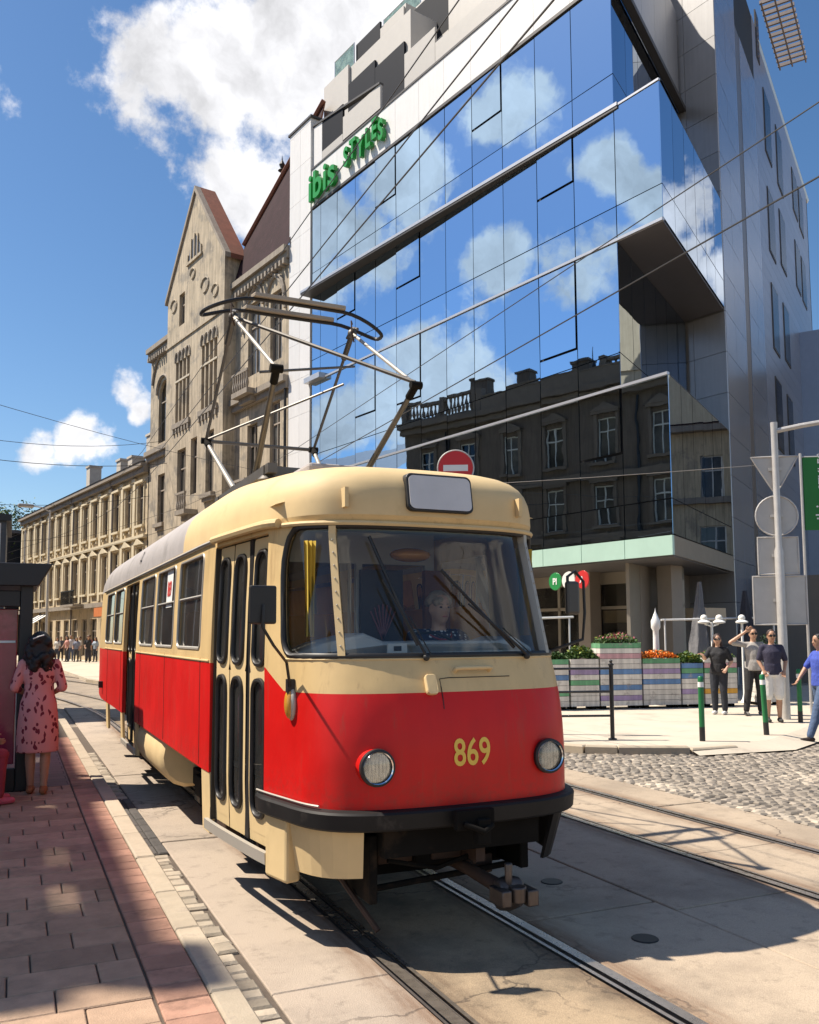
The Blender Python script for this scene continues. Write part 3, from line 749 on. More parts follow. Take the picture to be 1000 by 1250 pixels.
# right wing
holesR = [(21.2, 22.35, 14.4, 17.7), (23.4, 24.7, 14.3, 17.9), (21.3, 22.3, 9.4, 12.5), (23.6, 24.7, 8.8, 11.9), (21.3, 22.4, 4.8, 7.6), (23.6, 24.7, 4.8, 7.6), (21.2, 22.6, .3, 3.4), (23.4, 25, .3, 3.4)]
b = MB(); wall_holes(b, G0.pt, 20.45, 26.15, 0, 19.3, holesR, .25); gw = b.obj('wall', M_gab, gh)
for i, (a, c, e, f) in enumerate(holesR): window(G0, (a+c)/2, e, c-a, f-e, .25, cols=2)
# left wing
holesL = [(35.3, 36.9, 13.2, 16.9), (35.5, 36.8, 8.4, 11.3), (35.5, 36.8, 4.4, 7.2), (35.3, 37, .3, 3.2)]
b = MB(); wall_holes(b, G0.pt, 34.0, 38.3, 0, 19.2, holesL, .25); b.add([(38.3, 0, 0), (38.3, -12, 0), (38.3, -12, 19.2), (38.3, 0, 19.2)], [(0, 1, 2, 3)]); b.obj('wall', M_gab, gh)
for i, (a, c, e, f) in enumerate(holesL): window(G0, (a+c)/2, e, c-a, f-e, .25, cols=2)
# arched hood over the left wing window
hp = [(36.1+1.0*math.cos(math.pi*i/10), .06, 16.2+1.0*math.sin(math.pi*i/10)) for i in range(11)]
b = MB(); b.tube(hp, .09, 6); b.tube([(36.1+1.9*math.cos(math.pi*i/12), .06, 16.4+2.3*math.sin(math.pi*i/12)) for i in range(1, 12)], .07, 6); b.obj('arch_moulding', M_gabd, gh)
for cx in (36.1,):
    b = MB()
    for sgn in (-1, 1):
        b.prism([(cx+sgn*.8, 16.05)] + [(cx+sgn*.8*math.cos(math.pi*i/12), 16.05+.85*math.sin(math.pi*i/12)) for i in range(0, 7)] + [(cx, 16.95), (cx+sgn*.83, 16.95)], -.20, -.02, fn=lambda a, c, h: (a, h, c))
    b.obj('arch_spandrel', M_gab, gh)
# projecting gable bay
gp = [(26.15, 0), (33.95, 0), (33.95, 20.9), (30.05, 25.75), (26.15, 20.9)]
holesG = []
for cx0 in (31.55, 27.95):
    for i in range(4): holesG.append((cx0-1.02+i*.53, cx0-1.02+i*.53+.40, 13.45, 16.9))
hg2 = [(30.9, 32.1, 8.7, 11.9), (29.35, 30.2, 9.2, 12.2), (27.2, 28.2, 9.0, 12.2), (31, 32.1, 4.6, 7.4), (27.3, 28.4, 4.6, 7.4), (29.3, 30.3, 4.6, 7.4), (31.4, 32.2, 18.9, 20.7), (27.0, 28.6, .3, 3.3), (29.2, 30.6, .3, 3.3), (31.4, 33, .3, 3.3)]
b = MB(); wall_holes(b, G1.pt, 26.15, 33.95, 0, 20.9, holesG + hg2, .28)
b.add([G1.pt(26.15, 0, 20.9), G1.pt(33.95, 0, 20.9), G1.pt(30.05, 0, 25.75)], [(2, 1, 0)])
b.add([G1.pt(26.15, 0, 0), G1.pt(26.15, -6, 0), G1.pt(26.15, -6, 20.9), G1.pt(26.15, 0, 20.9)], [(3, 2, 1, 0)])
b.add([G1.pt(33.95, 0, 0), G1.pt(33.95, -6, 0), G1.pt(33.95, -6, 20.9), G1.pt(33.95, 0, 20.9)], [(0, 1, 2, 3)])
b.obj('gable_wall', M_gab, gh)
for (a, c, e, f) in holesG: window(G1, (a+c)/2, e, c-a, f-e, .26, cols=1, tr=.30, name='lancet_window')
for (a, c, e, f) in hg2: window(G1, (a+c)/2, e, c-a, f-e, .28, cols=2)
for cx0 in (31.55, 27.95):
    b = MB()
    for i in range(4):
        c = cx0-1.02+i*.53+.2
        b.tube([G1.pt(c+.25*math.cos(math.pi*k/8), .03, 16.9+.55*math.sin(math.pi*k/8)) for k in range(9)], .06, 5)
    b.obj('window_arch', M_gabd, gh); b = MB(); b.box(cx0-1.2, cx0+1.2, 0, .12, 13.15, 13.42, fn=G1.pt)
    for i in range(6): b.box(cx0-1.1+i*.42, cx0-.95+i*.42, 0, .10, 12.85, 13.15, fn=G1.pt)
    b.obj('sill', M_gabd, gh)
    b = MB(); b.box(cx0-1.05, cx0+1.05, -.05, .03, 15.75, 15.85, fn=G1.pt); b.obj('transom_bar', mat('pale_stone', (.52, .46, .36), .85), gh)
# attic fan window
b = MB(); b.prism([(29.15, 22.1), (30.95, 22.1), (30.7, 22.75), (30.35, 23.2), (30.05, 23.4), (29.75, 23.2), (29.4, 22.75)], .0, .03, fn=lambda a, c, h: G1.pt(a, h, c)); fw_ = b.obj('attic_window', M_pane, gh)
b = MB()
for x in (29.15, 29.6, 30.05, 30.5, 30.95): 
    zt = 22.1 + 1.35*math.sqrt(max(0, 1-((x-30.05)/.95)**2))
    b.box(x-.05, x+.05, .0, .08, 22.05, zt, fn=G1.pt)
b.box(29.0, 31.1, 0, .1, 21.95, 22.1, fn=G1.pt); b.obj('attic_mullion', M_gab, gh)
# plaster ornaments and string course on the gable
b = MB()
for (x, z, r) in ((28.6, 20.1, .5), (27.3, 19.4, .4), (33.0, 20.3, .45), (30.3, 21.3, .35)):
    b.tube([G1.pt(x+r*math.cos(q_*.5), .02, z+r*.8*math.sin(q_*.5)) for q_ in range(11)], .05, 5)
b.box(26.1, 34.0, 0, .07, 18.0, 18.12, fn=G1.pt)
b.obj('ornament', M_gab, gh)
# gable verges and roofs
b = MB()
b.prism([(25.9, 20.7), (30.05, 25.85), (34.2, 20.7), (34.2, 20.95), (30.05, 26.15), (25.9, 20.95)], -1.1, -.22, fn=lambda a, c, h: G1.pt(a, h, c))
b.obj('gable_roof', M_tile, gh)
b = MB(); b.prism([(25.9, 20.7), (30.05, 25.85), (34.2, 20.7), (34.2, 20.95), (30.05, 26.15), (25.9, 20.95)], -.21, .10, fn=lambda a, c, h: G1.pt(a, h, c)); b.obj('gable_coping', M_gabd, gh)
b = MB(); b.add([(20.3, .15, 19.4), (26.25, .15, 19.4), (26.25, -.5, 21.7), (22.5, -1.25, 24.9), (20.3, -1.7, 26.8)], [(0, 4, 3, 2, 1)]); b.obj('steep_roof', M_slate, gh)
b = MB(); b.add([(26.25, -.52, 21.6), (30.4, -3.4, 22.4), (29.6, -3.6, 25.6), (25.5, -4, 26.6), (20.3, -1.75, 26.8), (22.5, -1.27, 24.9)], [(0, 1, 2, 3, 4, 5)])
b.add([(34, .1, 19.25), (38.4, .1, 19.25), (38.4, -7, 23), (34, -7, 23)], [(0, 3, 2, 1)]); b.obj('roof_slope', M_tile, gh)
b = MB(); b.tube([(26.3, -.45, 21.7), (22.5, -1.2, 24.95), (20.3, -1.65, 26.85)], .13, 6); b.obj('hip_ridge', M_tile, gh)
b = MB(); b.lathe([(.05, 0), (.05, .5), (.3, .62), (.1, .75), (.22, 1.0), (.05, 1.3), (.01, 1.6)], 10, fn=lambda x, y, h: (23.4+x*.7, -1.1+y*.7, 24.1+h*.8)); b.obj('finial', M_iron, gh)
for (a0, a1, zc, nm) in ((20.4, 26.1, 19.1, 0), (34.0, 38.4, 19.0, 0), (20.4, 26.1, 13.1, 1), (34.0, 38.4, 12.6, 1)):
    b = MB(); b.box(a0, a1, 0, .35, zc, zc+.28); b.box(a0, a1, 0, .2, zc-.3, zc)
    if not nm:
        k = a0+.1
        while k < a1-.1: b.box(k, k+.16, 0, .3, zc-.55, zc-.3); k += .36
    b.obj('cornice', M_gabd, gh)
# arched hoods of the right wing, balconies, sills
b = MB()
for cx, zt, r in ((21.8, 17.3, .9), (24.05, 17.5, 1.0)):
    b.tube([(cx+r*math.cos(math.pi*i/10), .05, zt+r*1.25*math.sin(math.pi*i/10)) for i in range(11)], .09, 6)
b.tube([(23+2.2*math.cos(math.pi*i/14), .05, 16.6+2.2*math.sin(math.pi*i/14)) for i in range(15)], .08, 6)
b.obj('arch_moulding', M_gabd, gh)
for (cx, z) in ((21.8, 9.15), (36.15, 8.15), (27.7, 8.75)):
    b = MB(); b.box(cx-.75, cx+.75, 0, .25, z-.02, z+.2, fn=(G1 if cx == 27.7 else G0).pt); b.box(cx-.6, cx+.6, 0, .15, z-.2, z-.02, fn=(G1 if cx == 27.7 else G0).pt); b.obj('sill', M_gabd, gh)
for (cx, z, F_, w_) in ((29.8, 8.3, G1, 1.1), (24.1, 13.4, G0, 1.5), (24.1, 8.2, G0, 1.2)):
    b = MB(); b.box(cx-w_/2-.1, cx+w_/2+.1, 0, .75, z-.25, z, fn=F_.pt); b.box(cx-w_/2+.1, cx+w_/2-.1, 0, .45, z-.55, z-.25, fn=F_.pt)
    b.box(cx-w_/2-.1, cx+w_/2+.1, .62, .75, z+.8, z+.92, fn=F_.pt)
    k = cx-w_/2
    while k < cx+w_/2: b.lathe([(.05, 0), (.09, .25), (.05, .5), (.07, .8)], 6, fn=lambda x, y, h, k=k, F_=F_, z=z: F_.pt(k+x, .68+y, z+h)); k += .24
    b.obj('balcony', M_gabd, gh)
b = MB(); b.box(20.45, 38.3, -12, -.3, 0, 19); b.box(26.2, 33.9, -5, .3, 0, 20.8); b.obj('core', M_gap, gh)
for (x, y, z, h) in ((36.5, -3, 19.5, 3.0), (35, -2.2, 19.4, 1.6)):
    b = MB(); b.box(x-.4, x+.4, y-.5, y+.5, z, z+h); b.obj('chimney', M_gabd, gh)
b = MB(); b.tube([(20.6, .12, 0), (20.6, .12, 13)], .07, 6); b.obj('downpipe', M_iron, gh)

# ------------------------------------------------ long yellow row
yh = thing('yellow_townhouse', 'long yellow three-storey townhouse with tall windows down the street', 'building', C0, HANG)
Y0 = Frame(yh)
t0, t1 = 38.45, 71.0; nwin = 14; st = (t1-t0)/nwin
holes = []
for k in range(nwin):
    c = t0 + st*(k+.5)
    holes += [(c-.55, c+.55, 8.6, 11.15), (c-.55, c+.55, 4.75, 7.2), (c-.7, c+.7, .35, 3.0)]
b = MB(); wall_holes(b, Y0.pt, t0, t1, 0, 12.3, holes, .22); b.obj('wall', M_yel, yh)
for (a, c, e, f) in holes: window(Y0, (a+c)/2, e, c-a, f-e, .22, cols=2, tr=.32)
hood = MB(); hood.box(-.75, .75, 0, .22, 2.62, 2.76); hood.box(-.66, -.55, 0, .08, 0, 2.62); hood.box(.55, .66, 0, .08, 0, 2.62); hood.box(-.72, .72, 0, .2, -.14, 0); hood.box(-.6, -.45, 0, .14, -.4, -.14); hood.box(.45, .6, 0, .14, -.4, -.14)
hood2 = MB(); hood2.box(-.72, .72, 0, .14, 2.52, 2.62); hood2.add([(-.75, 0, 2.62), (.75, 0, 2.62), (0, 0, 3.05), (-.75, .24, 2.62), (.75, .24, 2.62), (0, .24, 3.05)], [(0, 2, 1), (3, 4, 5), (0, 1, 4, 3), (1, 2, 5, 4), (2, 0, 3, 5)]); hood2.box(-.66, -.55, 0, .08, 0, 2.52); hood2.box(.55, .66, 0, .08, 0, 2.52); hood2.box(-.72, .72, 0, .2, -.14, 0)
hm, hm2 = hood.mesh('window_surround'), hood2.mesh('window_surround')
hm.materials.append(M_yelt); hm2.materials.append(M_yelt)
for k in range(nwin):
    c = t0 + st*(k+.5)
    link('window_surround', hm, M_yelt, yh, loc=(c, 0.003, 8.6)); link('window_surround', hm2, M_yelt, yh, loc=(c, 0.003, 4.75))
    b = MB(); b.box(c+st/2-.22, c+st/2+.22, 0, .10, 4.2, 11.6); b.box(c+st/2-.3, c+st/2+.3, 0, .16, 11.4, 11.62); b.obj('pilaster', M_yelt, yh)
b = MB(); b.box(t0, t1, 0, .5, 12.1, 12.35); b.box(t0, t1, 0, .3, 11.75, 12.1); b.obj('cornice', M_gabd, yh)
b = MB(); b.box(t0, t1, 0, .25, 7.75, 7.95); b.obj('string_course', M_yelt, yh)
b = MB(); b.box(t0, t1, 0, .35, 3.75, 4.05); b.obj('string_course', M_gabd, yh)
b = MB(); b.add([(t0, .55, 12.36), (t1, .55, 12.36), (t1, -6, 14.2), (t0, -6, 14.2)], [(0, 3, 2, 1)]); b.obj('roof', M_sheet, yh)
for (t, h) in ((40.2, 2.2), (42.8, 2.4), (46.5, 1.5), (49, 1.7), (56.5, 2.4)):
    b = MB(); b.box(t-.45, t+.45, -2.4, -1.5, 12.5, 12.6+h); b.box(t-.52, t+.52, -2.47, -1.43, 12.6+h, 12.75+h); b.obj('chimney', mat('chimney_render', (.50, .45, .38), .9, var=.15), yh)
b = MB(); b.box(t0, t1, -9, -.25, 0, 12.2); b.obj('core', M_gap, yh)
for t in (44.9, 54.2, 63.5):
    b = MB(); b.tube([(t, .12, 0), (t, .12, 11.5), (t, .35, 12.0)], .07, 6); b.obj('downpipe', M_sheet, yh)
b = MB(); b.box(50.2, 53.6, 0, 1.1, 3.9, 4.05); b.obj('balcony', M_gabd, yh)
b = MB()
for k in range(18): x = 50.3+k*.19; b.box(x, x+.03, 1.02, 1.06, 4.05, 5.0)
b.box(50.2, 53.6, 1.0, 1.08, 4.98, 5.05); b.obj('balcony_railing', M_iron, yh)
b = MB(); b.box(44.4, 47.4, .36, .45, 3.1, 3.7); b.obj('shop_sign', mat('orange_sign', (.55, .17, .05), .6), yh)
b = MB()
for k in range(6): b.add([(60.5+k*.6, .1, 3.6), (60.5+k*.6+.6, .1, 3.6), (60.5+k*.6+.6, 1.4, 2.8), (60.5+k*.6, 1.4, 2.8), (60.5+k*.6, 1.42, 2.5), (60.5+k*.6+.6, 1.42, 2.5)], [(0, 1, 2, 3), (3, 2, 5, 4)], k % 2)
b.obj('awning', [M_white, M_iron], yh)
# a further house and trees at the end of the street
fh = thing('far_house', 'small plain far house closing the street at the left', 'building', HW(74, 1.5), HANG+.12)
Ff = Frame(fh)
hl = [(1.2+k*2.2, 2.2+k*2.2, 2.0+f*3.3, 4.0+f*3.3) for k in range(6) for f in range(3)]
b = MB(); wall_holes(b, Ff.pt, 0, 14.4, 0, 11.4, hl, .2); b.obj('wall', M_yel, fh)
for (a, c, e, f) in hl: window(Ff, (a+c)/2, e, c-a, f-e, .2)
b = MB(); b.box(0, 14.4, -8, -.22, 0, 11.3); b.obj('core', M_gap, fh)
b = MB(); b.prism([(-.3, .3), (14.7, .3), (14.7, -8.3), (-.3, -8.3)], 11.4, 11.7); b.obj('roof', M_sheet, fh)

# ------------------------------------------------ tenement on the near side: shades the platform, mirrored in the glass
lh = thing('brown_tenement', 'dark brown old tenement with balustrade, seen mirrored in the hotel glass', 'building', (-9.9, 49.6, 0), -math.pi/2)
L0 = Frame(lh)          # t grows toward the camera
LT = 39.0
hl = []
for k in range(11):
    c = 2.2 + k*3.45
    for z, h in ((12.0, 2.5), (8.0, 2.6), (4.2, 2.4), (.4, 2.9)): hl.append((c-.62, c+.62, z, z+h))
b = MB(); wall_holes(b, L0.pt, 0, LT, 0, 16.2, hl, .25)
b.add([(0, 0, 0), (0, -10, 0), (0, -10, 16.2), (0, 0, 16.2)], [(3, 2, 1, 0)]); b.add([(LT, 0, 0), (LT, -10, 0), (LT, -10, 16.2), (LT, 0, 16.2)], [(0, 1, 2, 3)])
b.obj('wall', M_brown, lh)
for (a, c, e, f) in hl: window(L0, (a+c)/2, e, c-a, f-e, .22, fm=M_framew, cols=2, tr=.33)
ped = MB(); ped.box(-.9, .9, 0, .25, 2.75, 2.9); ped.add([(-1., 0, 2.9), (1., 0, 2.9), (0, 0, 3.4), (-1., .28, 2.9), (1., .28, 2.9), (0, .28, 3.4)], [(0, 2, 1), (3, 4, 5), (0, 1, 4, 3), (1, 2, 5, 4), (2, 0, 3, 5)]); ped.box(-.85, .85, 0, .25, -.18, 0); ped.box(-.82, -.62, 0, .1, 0, 2.75); ped.box(.62, .82, 0, .1, 0, 2.75)
pm1 = ped.mesh('window_surround'); pm1.materials.append(M_brtrim)
for k in range(11):
    for z in (12.0, 8.0, 4.2): link('window_surround', pm1, M_brtrim, lh, loc=(2.2+k*3.45, .003, z))
for z, d in ((16.2, .7), (15.8, .45), (11.0, .3), (7.2, .3), (3.6, .35)):
    b = MB(); b.box(-.2, LT+.2, 0, d, z-.02, z+.33); b.obj('cornice', M_brtrim, lh)
b = MB(); b.add([(0, .5, 16.55), (LT, .5, 16.55), (LT, -5, 18.0), (0, -5, 18.0), (LT, -10, 16.5), (0, -10, 16.5)], [(0, 3, 2, 1), (3, 5, 4, 2)]); b.add([(0, .5, 16.5), (0, -10, 16.5), (0, -5, 18)], [(0, 1, 2)]); b.add([(LT, .5, 16.5), (LT, -10, 16.5), (LT, -5, 18)], [(2, 1, 0)]); b.obj('roof', M_sheet, lh)
for (a, c) in ((.3, 7.0), (16, 19)):          # roof balustrades
    b = MB(); b.box(a, c, .1, .45, 17.75, 17.95); b.box(a, c, .1, .45, 16.55, 16.75)
    for x in (a, (a+c)/2-.2, c-.4): b.box(x, x+.45, .05, .5, 16.55, 18.1)
    x = a+.6
    while x < c-.5: b.lathe([(.06, 0), (.13, .3), (.06, .7), (.08, 1.0)], 8, fn=lambda u, v, h, x=x: (x+u, .27+v, 16.75+h)); x += .34
    b.obj('balustrade', M_brtrim, lh)
for (t, z, h) in ((6.0, 16.6, 2.4), (9.8, 17, 1.6), (14, 17, 1.5), (24, 17, 1.4), (30.5, 17, 1.6), (34, 17.2, 1.3)):
    b = MB(); b.box(t-.5, t+.5, -1.6, -.8, z-.4, z+h); b.box(t-.58, t+.58, -1.68, -.72, z+h, z+h+.15); b.obj('chimney', M_brown, lh)
b = MB(); b.box(38.1, 38.75, .3, .62, 16.5, 17.95); b.obj('corner_attic', M_brown, lh)
# unseen parapet added; openings shaped so sun patches stand for tram-window reflections
ops = [(37.6-k*1.18-.72, 37.6-k*1.18, 16.64+.06*(k % 3), 17.12) for k in range(7)] + [(28.0-k*1.5-.5, 28.0-k*1.5, 16.7, 17.1) for k in range(7)]
bb = MB(); wall_holes(bb, lambda a, o, z: (a, .62+o, z), 7.2, 38.1, 16.5, 17.40, ops, .22); wall_holes(bb, lambda a, o, z: (a, .40-o*.01, z), 7.2, 38.1, 16.5, 17.40, ops, .01)
bb.box(7.2, 38.1, .36, .66, 17.40, 17.48); bb.obj('added_light_parapet', M_brtrim, lh)
b = MB(); b.lathe([(.5, 0), (.4, .4), (.12, .7), (.2, 1.0), (.05, 1.3), (.02, 2.2)], 10, fn=lambda u, v, h: (15+u, -.6+v, 17.0+h)); b.obj('finial', M_iron, lh)
b = MB(); b.box(.1, LT-.1, -9.8, -.26, 0, 16.2); b.obj('core', M_gap, lh)
for t in (4.0, 18, 32): b = MB(); b.tube([(t, .12, 0), (t, .12, 15.6)], .08, 6); b.obj('downpipe', M_iron, lh)
l2 = thing('sheet_roofed_house', 'lower sheet-roofed house mirrored at the far left of the glass', 'building', (-9.6, 92, 0), -math.pi/2+.0)
F2 = Frame(l2)
hl = [(2+k*3.2, 3.3+k*3.2, 1.5+f*4, 4.0+f*4) for k in range(12) for f in range(3)]
b = MB(); wall_holes(b, F2.pt, 0, 42, 0, 13.5, hl, .2); b.obj('wall', M_gab, l2)
for (a, c, e, f) in hl: window(F2, (a+c)/2, e, c-a, f-e, .2, fm=M_framew)
b = MB(); b.add([(0, .4, 13.5), (42, .4, 13.5), (42, -6, 17), (0, -6, 17)], [(0, 3, 2, 1)]); b.box(0, 42, -10, -.25, 0, 13.4); b.obj('roof', mat('zinc_roof', (.3, .31, .33), .4, metal=.5), l2)

# ------------------------------------------------ corner house across the side street, mirrored in the side panes
ch = thing('cream_corner_house', 'cream corner house across the side street, mirrored in the box ends', 'building', (43.5, 28.0, 0), math.atan2(.91, -.37))
K0 = Frame(ch)   # facade looks back to the hotel
K0 = Frame(ch, -12, 0, 0)
hl = [(1.4+k*3.1, 2.7+k*3.1, 1.2+f*4.1, 3.8+f*4.1) for k in range(8) for f in range(3)]
b = MB(); wall_holes(b, K0.pt, 0, 26, 0, 13.6, hl, .25); b.obj('wall', M_yel, ch)
for (a, c, e, f) in hl: window(K0, (a+c)/2, e, c-a, f-e, .22, fm=M_framew)
for z, d in ((13.4, .6), (9.2, .3), (5.0, .3)):
    b = MB(); b.box(-.2, 26.2, 0, d, z, z+.35, fn=K0.pt); b.obj('cornice', M_gabd, ch)
b = MB(); b.add([K0.pt(0, .5, 13.8), K0.pt(26, .5, 13.8), K0.pt(24, -3, 17.5), K0.pt(2, -3, 17.5)], [(0, 3, 2, 1)]); b.obj('roof', M_slate, ch)
b = MB(); b.box(9, 15, -3.5, .4, 13.8, 17.5, fn=K0.pt); b.prism([(8.7, 17.5), (15.3, 17.5), (13.2, 22.5), (10.8, 22.5)], -3.5, .5, fn=lambda a, c, h: K0.pt(a, h, c)); b.obj('turret', M_yelt, ch)
b = MB(); b.box(.1, 25.9, -8, -.28, 0, 13.5, fn=K0.pt); b.obj('core', M_gap, ch)
# ================================================================== TRAM
TY = 4.6
tram = thing('tram', 'red and cream old tram numbered 869 standing at the stop with raised pantograph', 'tram', (TX, TY, 0))
half = [(0, 0), (.25, .008), (.48, .032), (.65, .085), (.775, .175), (.855, .32), (.91, .55), (.98, .90), (1.05, 1.5), (1.09, 1.95), (1.10, 2.4), (1.10, 3.2), (1.10, 5.5), (1.10, 8.0), (1.10, 10.0), (1.09, 10.6), (1.04, 11.5), (.97, 12.4), (.92, 12.8), (.84, 13.1), (.70, 13.28), (.45, 13.36), (0, 13.4)]
def catmull(p, n=10):
    out = []
    for i in range(len(p)-1):
        a, b_, c, d = p[max(i-1, 0)], p[i], p[i+1], p[min(i+2, len(p)-1)]
        if i == 0: a = (-p[1][0], p[1][1])
        for k in range(n):
            t = k/n
            out.append(tuple(.5*((2*b_[j]) + (-a[j]+c[j])*t + (2*a[j]-5*b_[j]+4*c[j]-d[j])*t*t + (-a[j]+3*b_[j]-3*c[j]+d[j])*t**3) for j in (0, 1)))
    out.append(p[-1]); return out
hc = catmull(half)
arc = [0.0]
for i in range(1, len(hc)): arc.append(arc[-1] + math.dist(hc[i], hc[i-1]))
ALEN = arc[-1]
def base(a):
    """point on the belt outline at signed arc length a from the nose (negative = door side)"""
    s = min(abs(a), ALEN - 1e-6); sg = -1 if a < 0 else 1
    lo, hi = 0, len(arc)-1
    while hi-lo > 1:
        md = (lo+hi)//2
        if arc[md] <= s: lo = md
        else: hi = md
    f = (s-arc[lo])/(arc[hi]-arc[lo])
    return sg*(hc[lo][0]+f*(hc[hi][0]-hc[lo][0])), hc[lo][1]+f*(hc[hi][1]-hc[lo][1])
def lerp_tab(tab, z):
    if z <= tab[0][0]: return tab[0][1]
    for (a, b_), (c, d) in zip(tab, tab[1:]):
        if z <= c: t = (z-a)/(c-a); return b_+(d-b_)*t
    return tab[-1][1]
LEAN = [(.4, .05), (.8, .0), (1.1, .0), (1.3, .02), (1.45, .06), (1.65, .15), (2.0, .26), (2.42, .385), (2.47, .375), (2.52, .345), (2.58, .335)]
WID = [(.4, .985), (.8, 1.0), (1.6, 1.0), (2.0, .99), (2.52, .968)]
def sm(t): t = max(0., min(1., t)); return t*t*(3-2*t)
def srf(a, z, off=0.0):
    x, y = base(a)
    wz = lerp_tab(WID, z); ln = lerp_tab(LEAN, z)
    yy = y + ln*(1-sm((y-.08)/.95)) - ln*.7*(sm((y-12.4)/.95))
    p = Vector((x*wz, yy, z))
    if off:
        e = .01
        q1, q2 = srf(a+e, z), srf(a-e, z); q3 = srf(a, z+e)
        nn = (Vector(q1)-Vector(q2)).cross(Vector(q3)-p)
        if nn.length > 0:
            nn.normalize()
            if nn.dot(Vector((x, y-6.5, 0))) < 0: nn = -nn
            p = p + nn*off
    return p
def a_of_y(y, sg=-1):
    """arc for a station y on the flank"""
    for i in range(30, len(hc)):
        if hc[i][1] >= y: return sg*(arc[i-1] + (arc[i]-arc[i-1])*(y-hc[i-1][1])/(hc[i][1]-hc[i-1][1]))
    return sg*ALEN
def rrect(a0, a1, z0, z1, r, n=5, rl=None):
    """rounded rectangle in (a,z); rl = radii for corners (lo-left, lo-right, hi-right, hi-left)"""
    rs = rl or (r, r, r, r); out = []
    for (cx, cz, sx, sz, ph, q) in ((a0, z0, 1, 1, math.pi, rs[0]), (a1, z0, -1, 1, 1.5*math.pi, rs[1]), (a1, z1, -1, -1, 0, rs[2]), (a0, z1, 1, -1, .5*math.pi, rs[3])):
        for k in range(n+1): out.append((cx+sx*q+q*math.cos(ph+k*math.pi/2/n), cz+sz*q+q*math.sin(ph+k*math.pi/2/n)))
    return out
def densify(poly, step=.08):
    out = []
    for i in range(len(poly)):
        p, q_ = poly[i], poly[(i+1) % len(poly)]
        d = math.dist(p, q_); n = max(1, int(d/step))
        for k in range(n): out.append((p[0]+(q_[0]-p[0])*k/n, p[1]+(q_[1]-p[1])*k/n))
    return out
def grid_patch(b, poly, off, mi=0, step=.07, both=None):
    """fill a rounded (a,z) outline on the shell surface: horizontal strips clipped to the outline"""
    zs = [p[1] for p in poly]; z0, z1 = min(zs), max(zs)
    nz = max(3, int((z1-z0)/.05)); levels = [z0+(z1-z0)*(.5-.5*math.cos(math.pi*i/nz)) for i in range(nz+1)]
    levels[0] += 1e-4; levels[-1] -= 1e-4
    na = None; rows = []
    spans = []
    for z in levels:
        xs = []
        for i in range(len(poly)):
            (x1, y1), (x2, y2) = poly[i], poly[(i+1) % len(poly)]
            if (y1 <= z < y2) or (y2 <= z < y1): xs.append(x1+(x2-x1)*(z-y1)/(y2-y1))
        spans.append((min(xs), max(xs)))
    na = max(2, int(max(s[1]-s[0] for s in spans)/step))
    vs = [tuple(srf(s[0]+(s[1]-s[0])*k/na, z, off)) for s, z in zip(spans, levels) for k in range(na+1)]
    fs = [(i*(na+1)+k, i*(na+1)+k+1, (i+1)*(na+1)+k+1, (i+1)*(na+1)+k) for i in range(nz) for k in range(na)]
    b.add(vs, fs, mi)
def outline_tube(b, poly, off, r, mi=0, n=6): b.tube([srf(a, z, off) for a, z in densify(poly)], r, n, mi, closed=True)
def cutter(b, poly, o0=-.16, o1=.16):
    """closed plug through the shell along an outline"""
    d = densify(poly, .06); n = len(d)
    ca, cz = sum(p[0] for p in d)/n, sum(p[1] for p in d)/n
    rings = []
    zs = [p[1] for p in poly]; z0, z1 = min(zs), max(zs)
    vs = [tuple(srf(a, z, o0)) for a, z in d] + [tuple(srf(a, z, o1)) for a, z in d]
    b.add(vs, [(i, (i+1) % n, n+(i+1) % n, n+i) for i in range(n)] )

# paint: cream above, red below a livery line that dips at the nose
mt_ = bpy.data.materials.new('tram_paint'); mt_.use_nodes = True
q = NT(mt_.node_tree); bs = q.n['Principled BSDF']
tcn = q.new('ShaderNodeTexCoord'); sep = q.new('ShaderNodeSeparateXYZ'); q.link(tcn.outputs['Object'], sep.inputs[0])
yl, zl = sep.outputs[1], sep.outputs[2]
line = q.math('ADD', 1.455, q.maprange(yl, .62, .86, 0.0, .135))
isred = q.math('LESS_THAN', zl, line)
nz = q.noise(tcn.outputs['Object'], 1.6, 7.0, .65); nz2 = q.noise(q.vmath('MULTIPLY', tcn.outputs['Object'], (4, 4, .5)), 2.0, 6.0)
wear = q.math('MULTIPLY', q.maprange(nz.outputs['Fac'], .3, .7, .90, 1.06), q.maprange(nz2.outputs['Fac'], .3, .7, 1.04, .92))
cc = q.mix(isred, (.66, .47, .225), (.60, .006, .004))
hh = q.new('ShaderNodeHueSaturation'); q.link(cc, hh.inputs['Color']); q.link(wear, hh.inputs['Value'])
nz3 = q.noise(tcn.outputs['Object'], 26, 4.0, .6)     # grime that gathers low down
gr = q.math('MULTIPLY', q.maprange(nz3.outputs['Fac'], .45, .75, 0, 1), q.maprange(zl, 1.05, .8, 0.0, .45))
nzd = q.noise(q.vmath('MULTIPLY', tcn.outputs['Object'], (9, 9, .9)), 1.4, 7.0, .7)
dr_ = q.maprange(nzd.outputs['Fac'], .53, .78, 0, .48, True)
cc1 = q.mix(dr_, hh.outputs[0], (.17, .085, .05))
nzs = q.noise(tcn.outputs['Object'], 55, 3.0, .6); chips = q.math('MULTIPLY', q.maprange(nzs.outputs['Fac'], .70, .74, 0, 1), q.maprange(nz.outputs['Fac'], .5, .6, 0, .7))
cc1 = q.mix(chips, cc1, (.25, .16, .10))
cc2 = q.mix(gr, cc1, (.09, .05, .035))
q.link(cc2, bs.inputs['Base Color'])
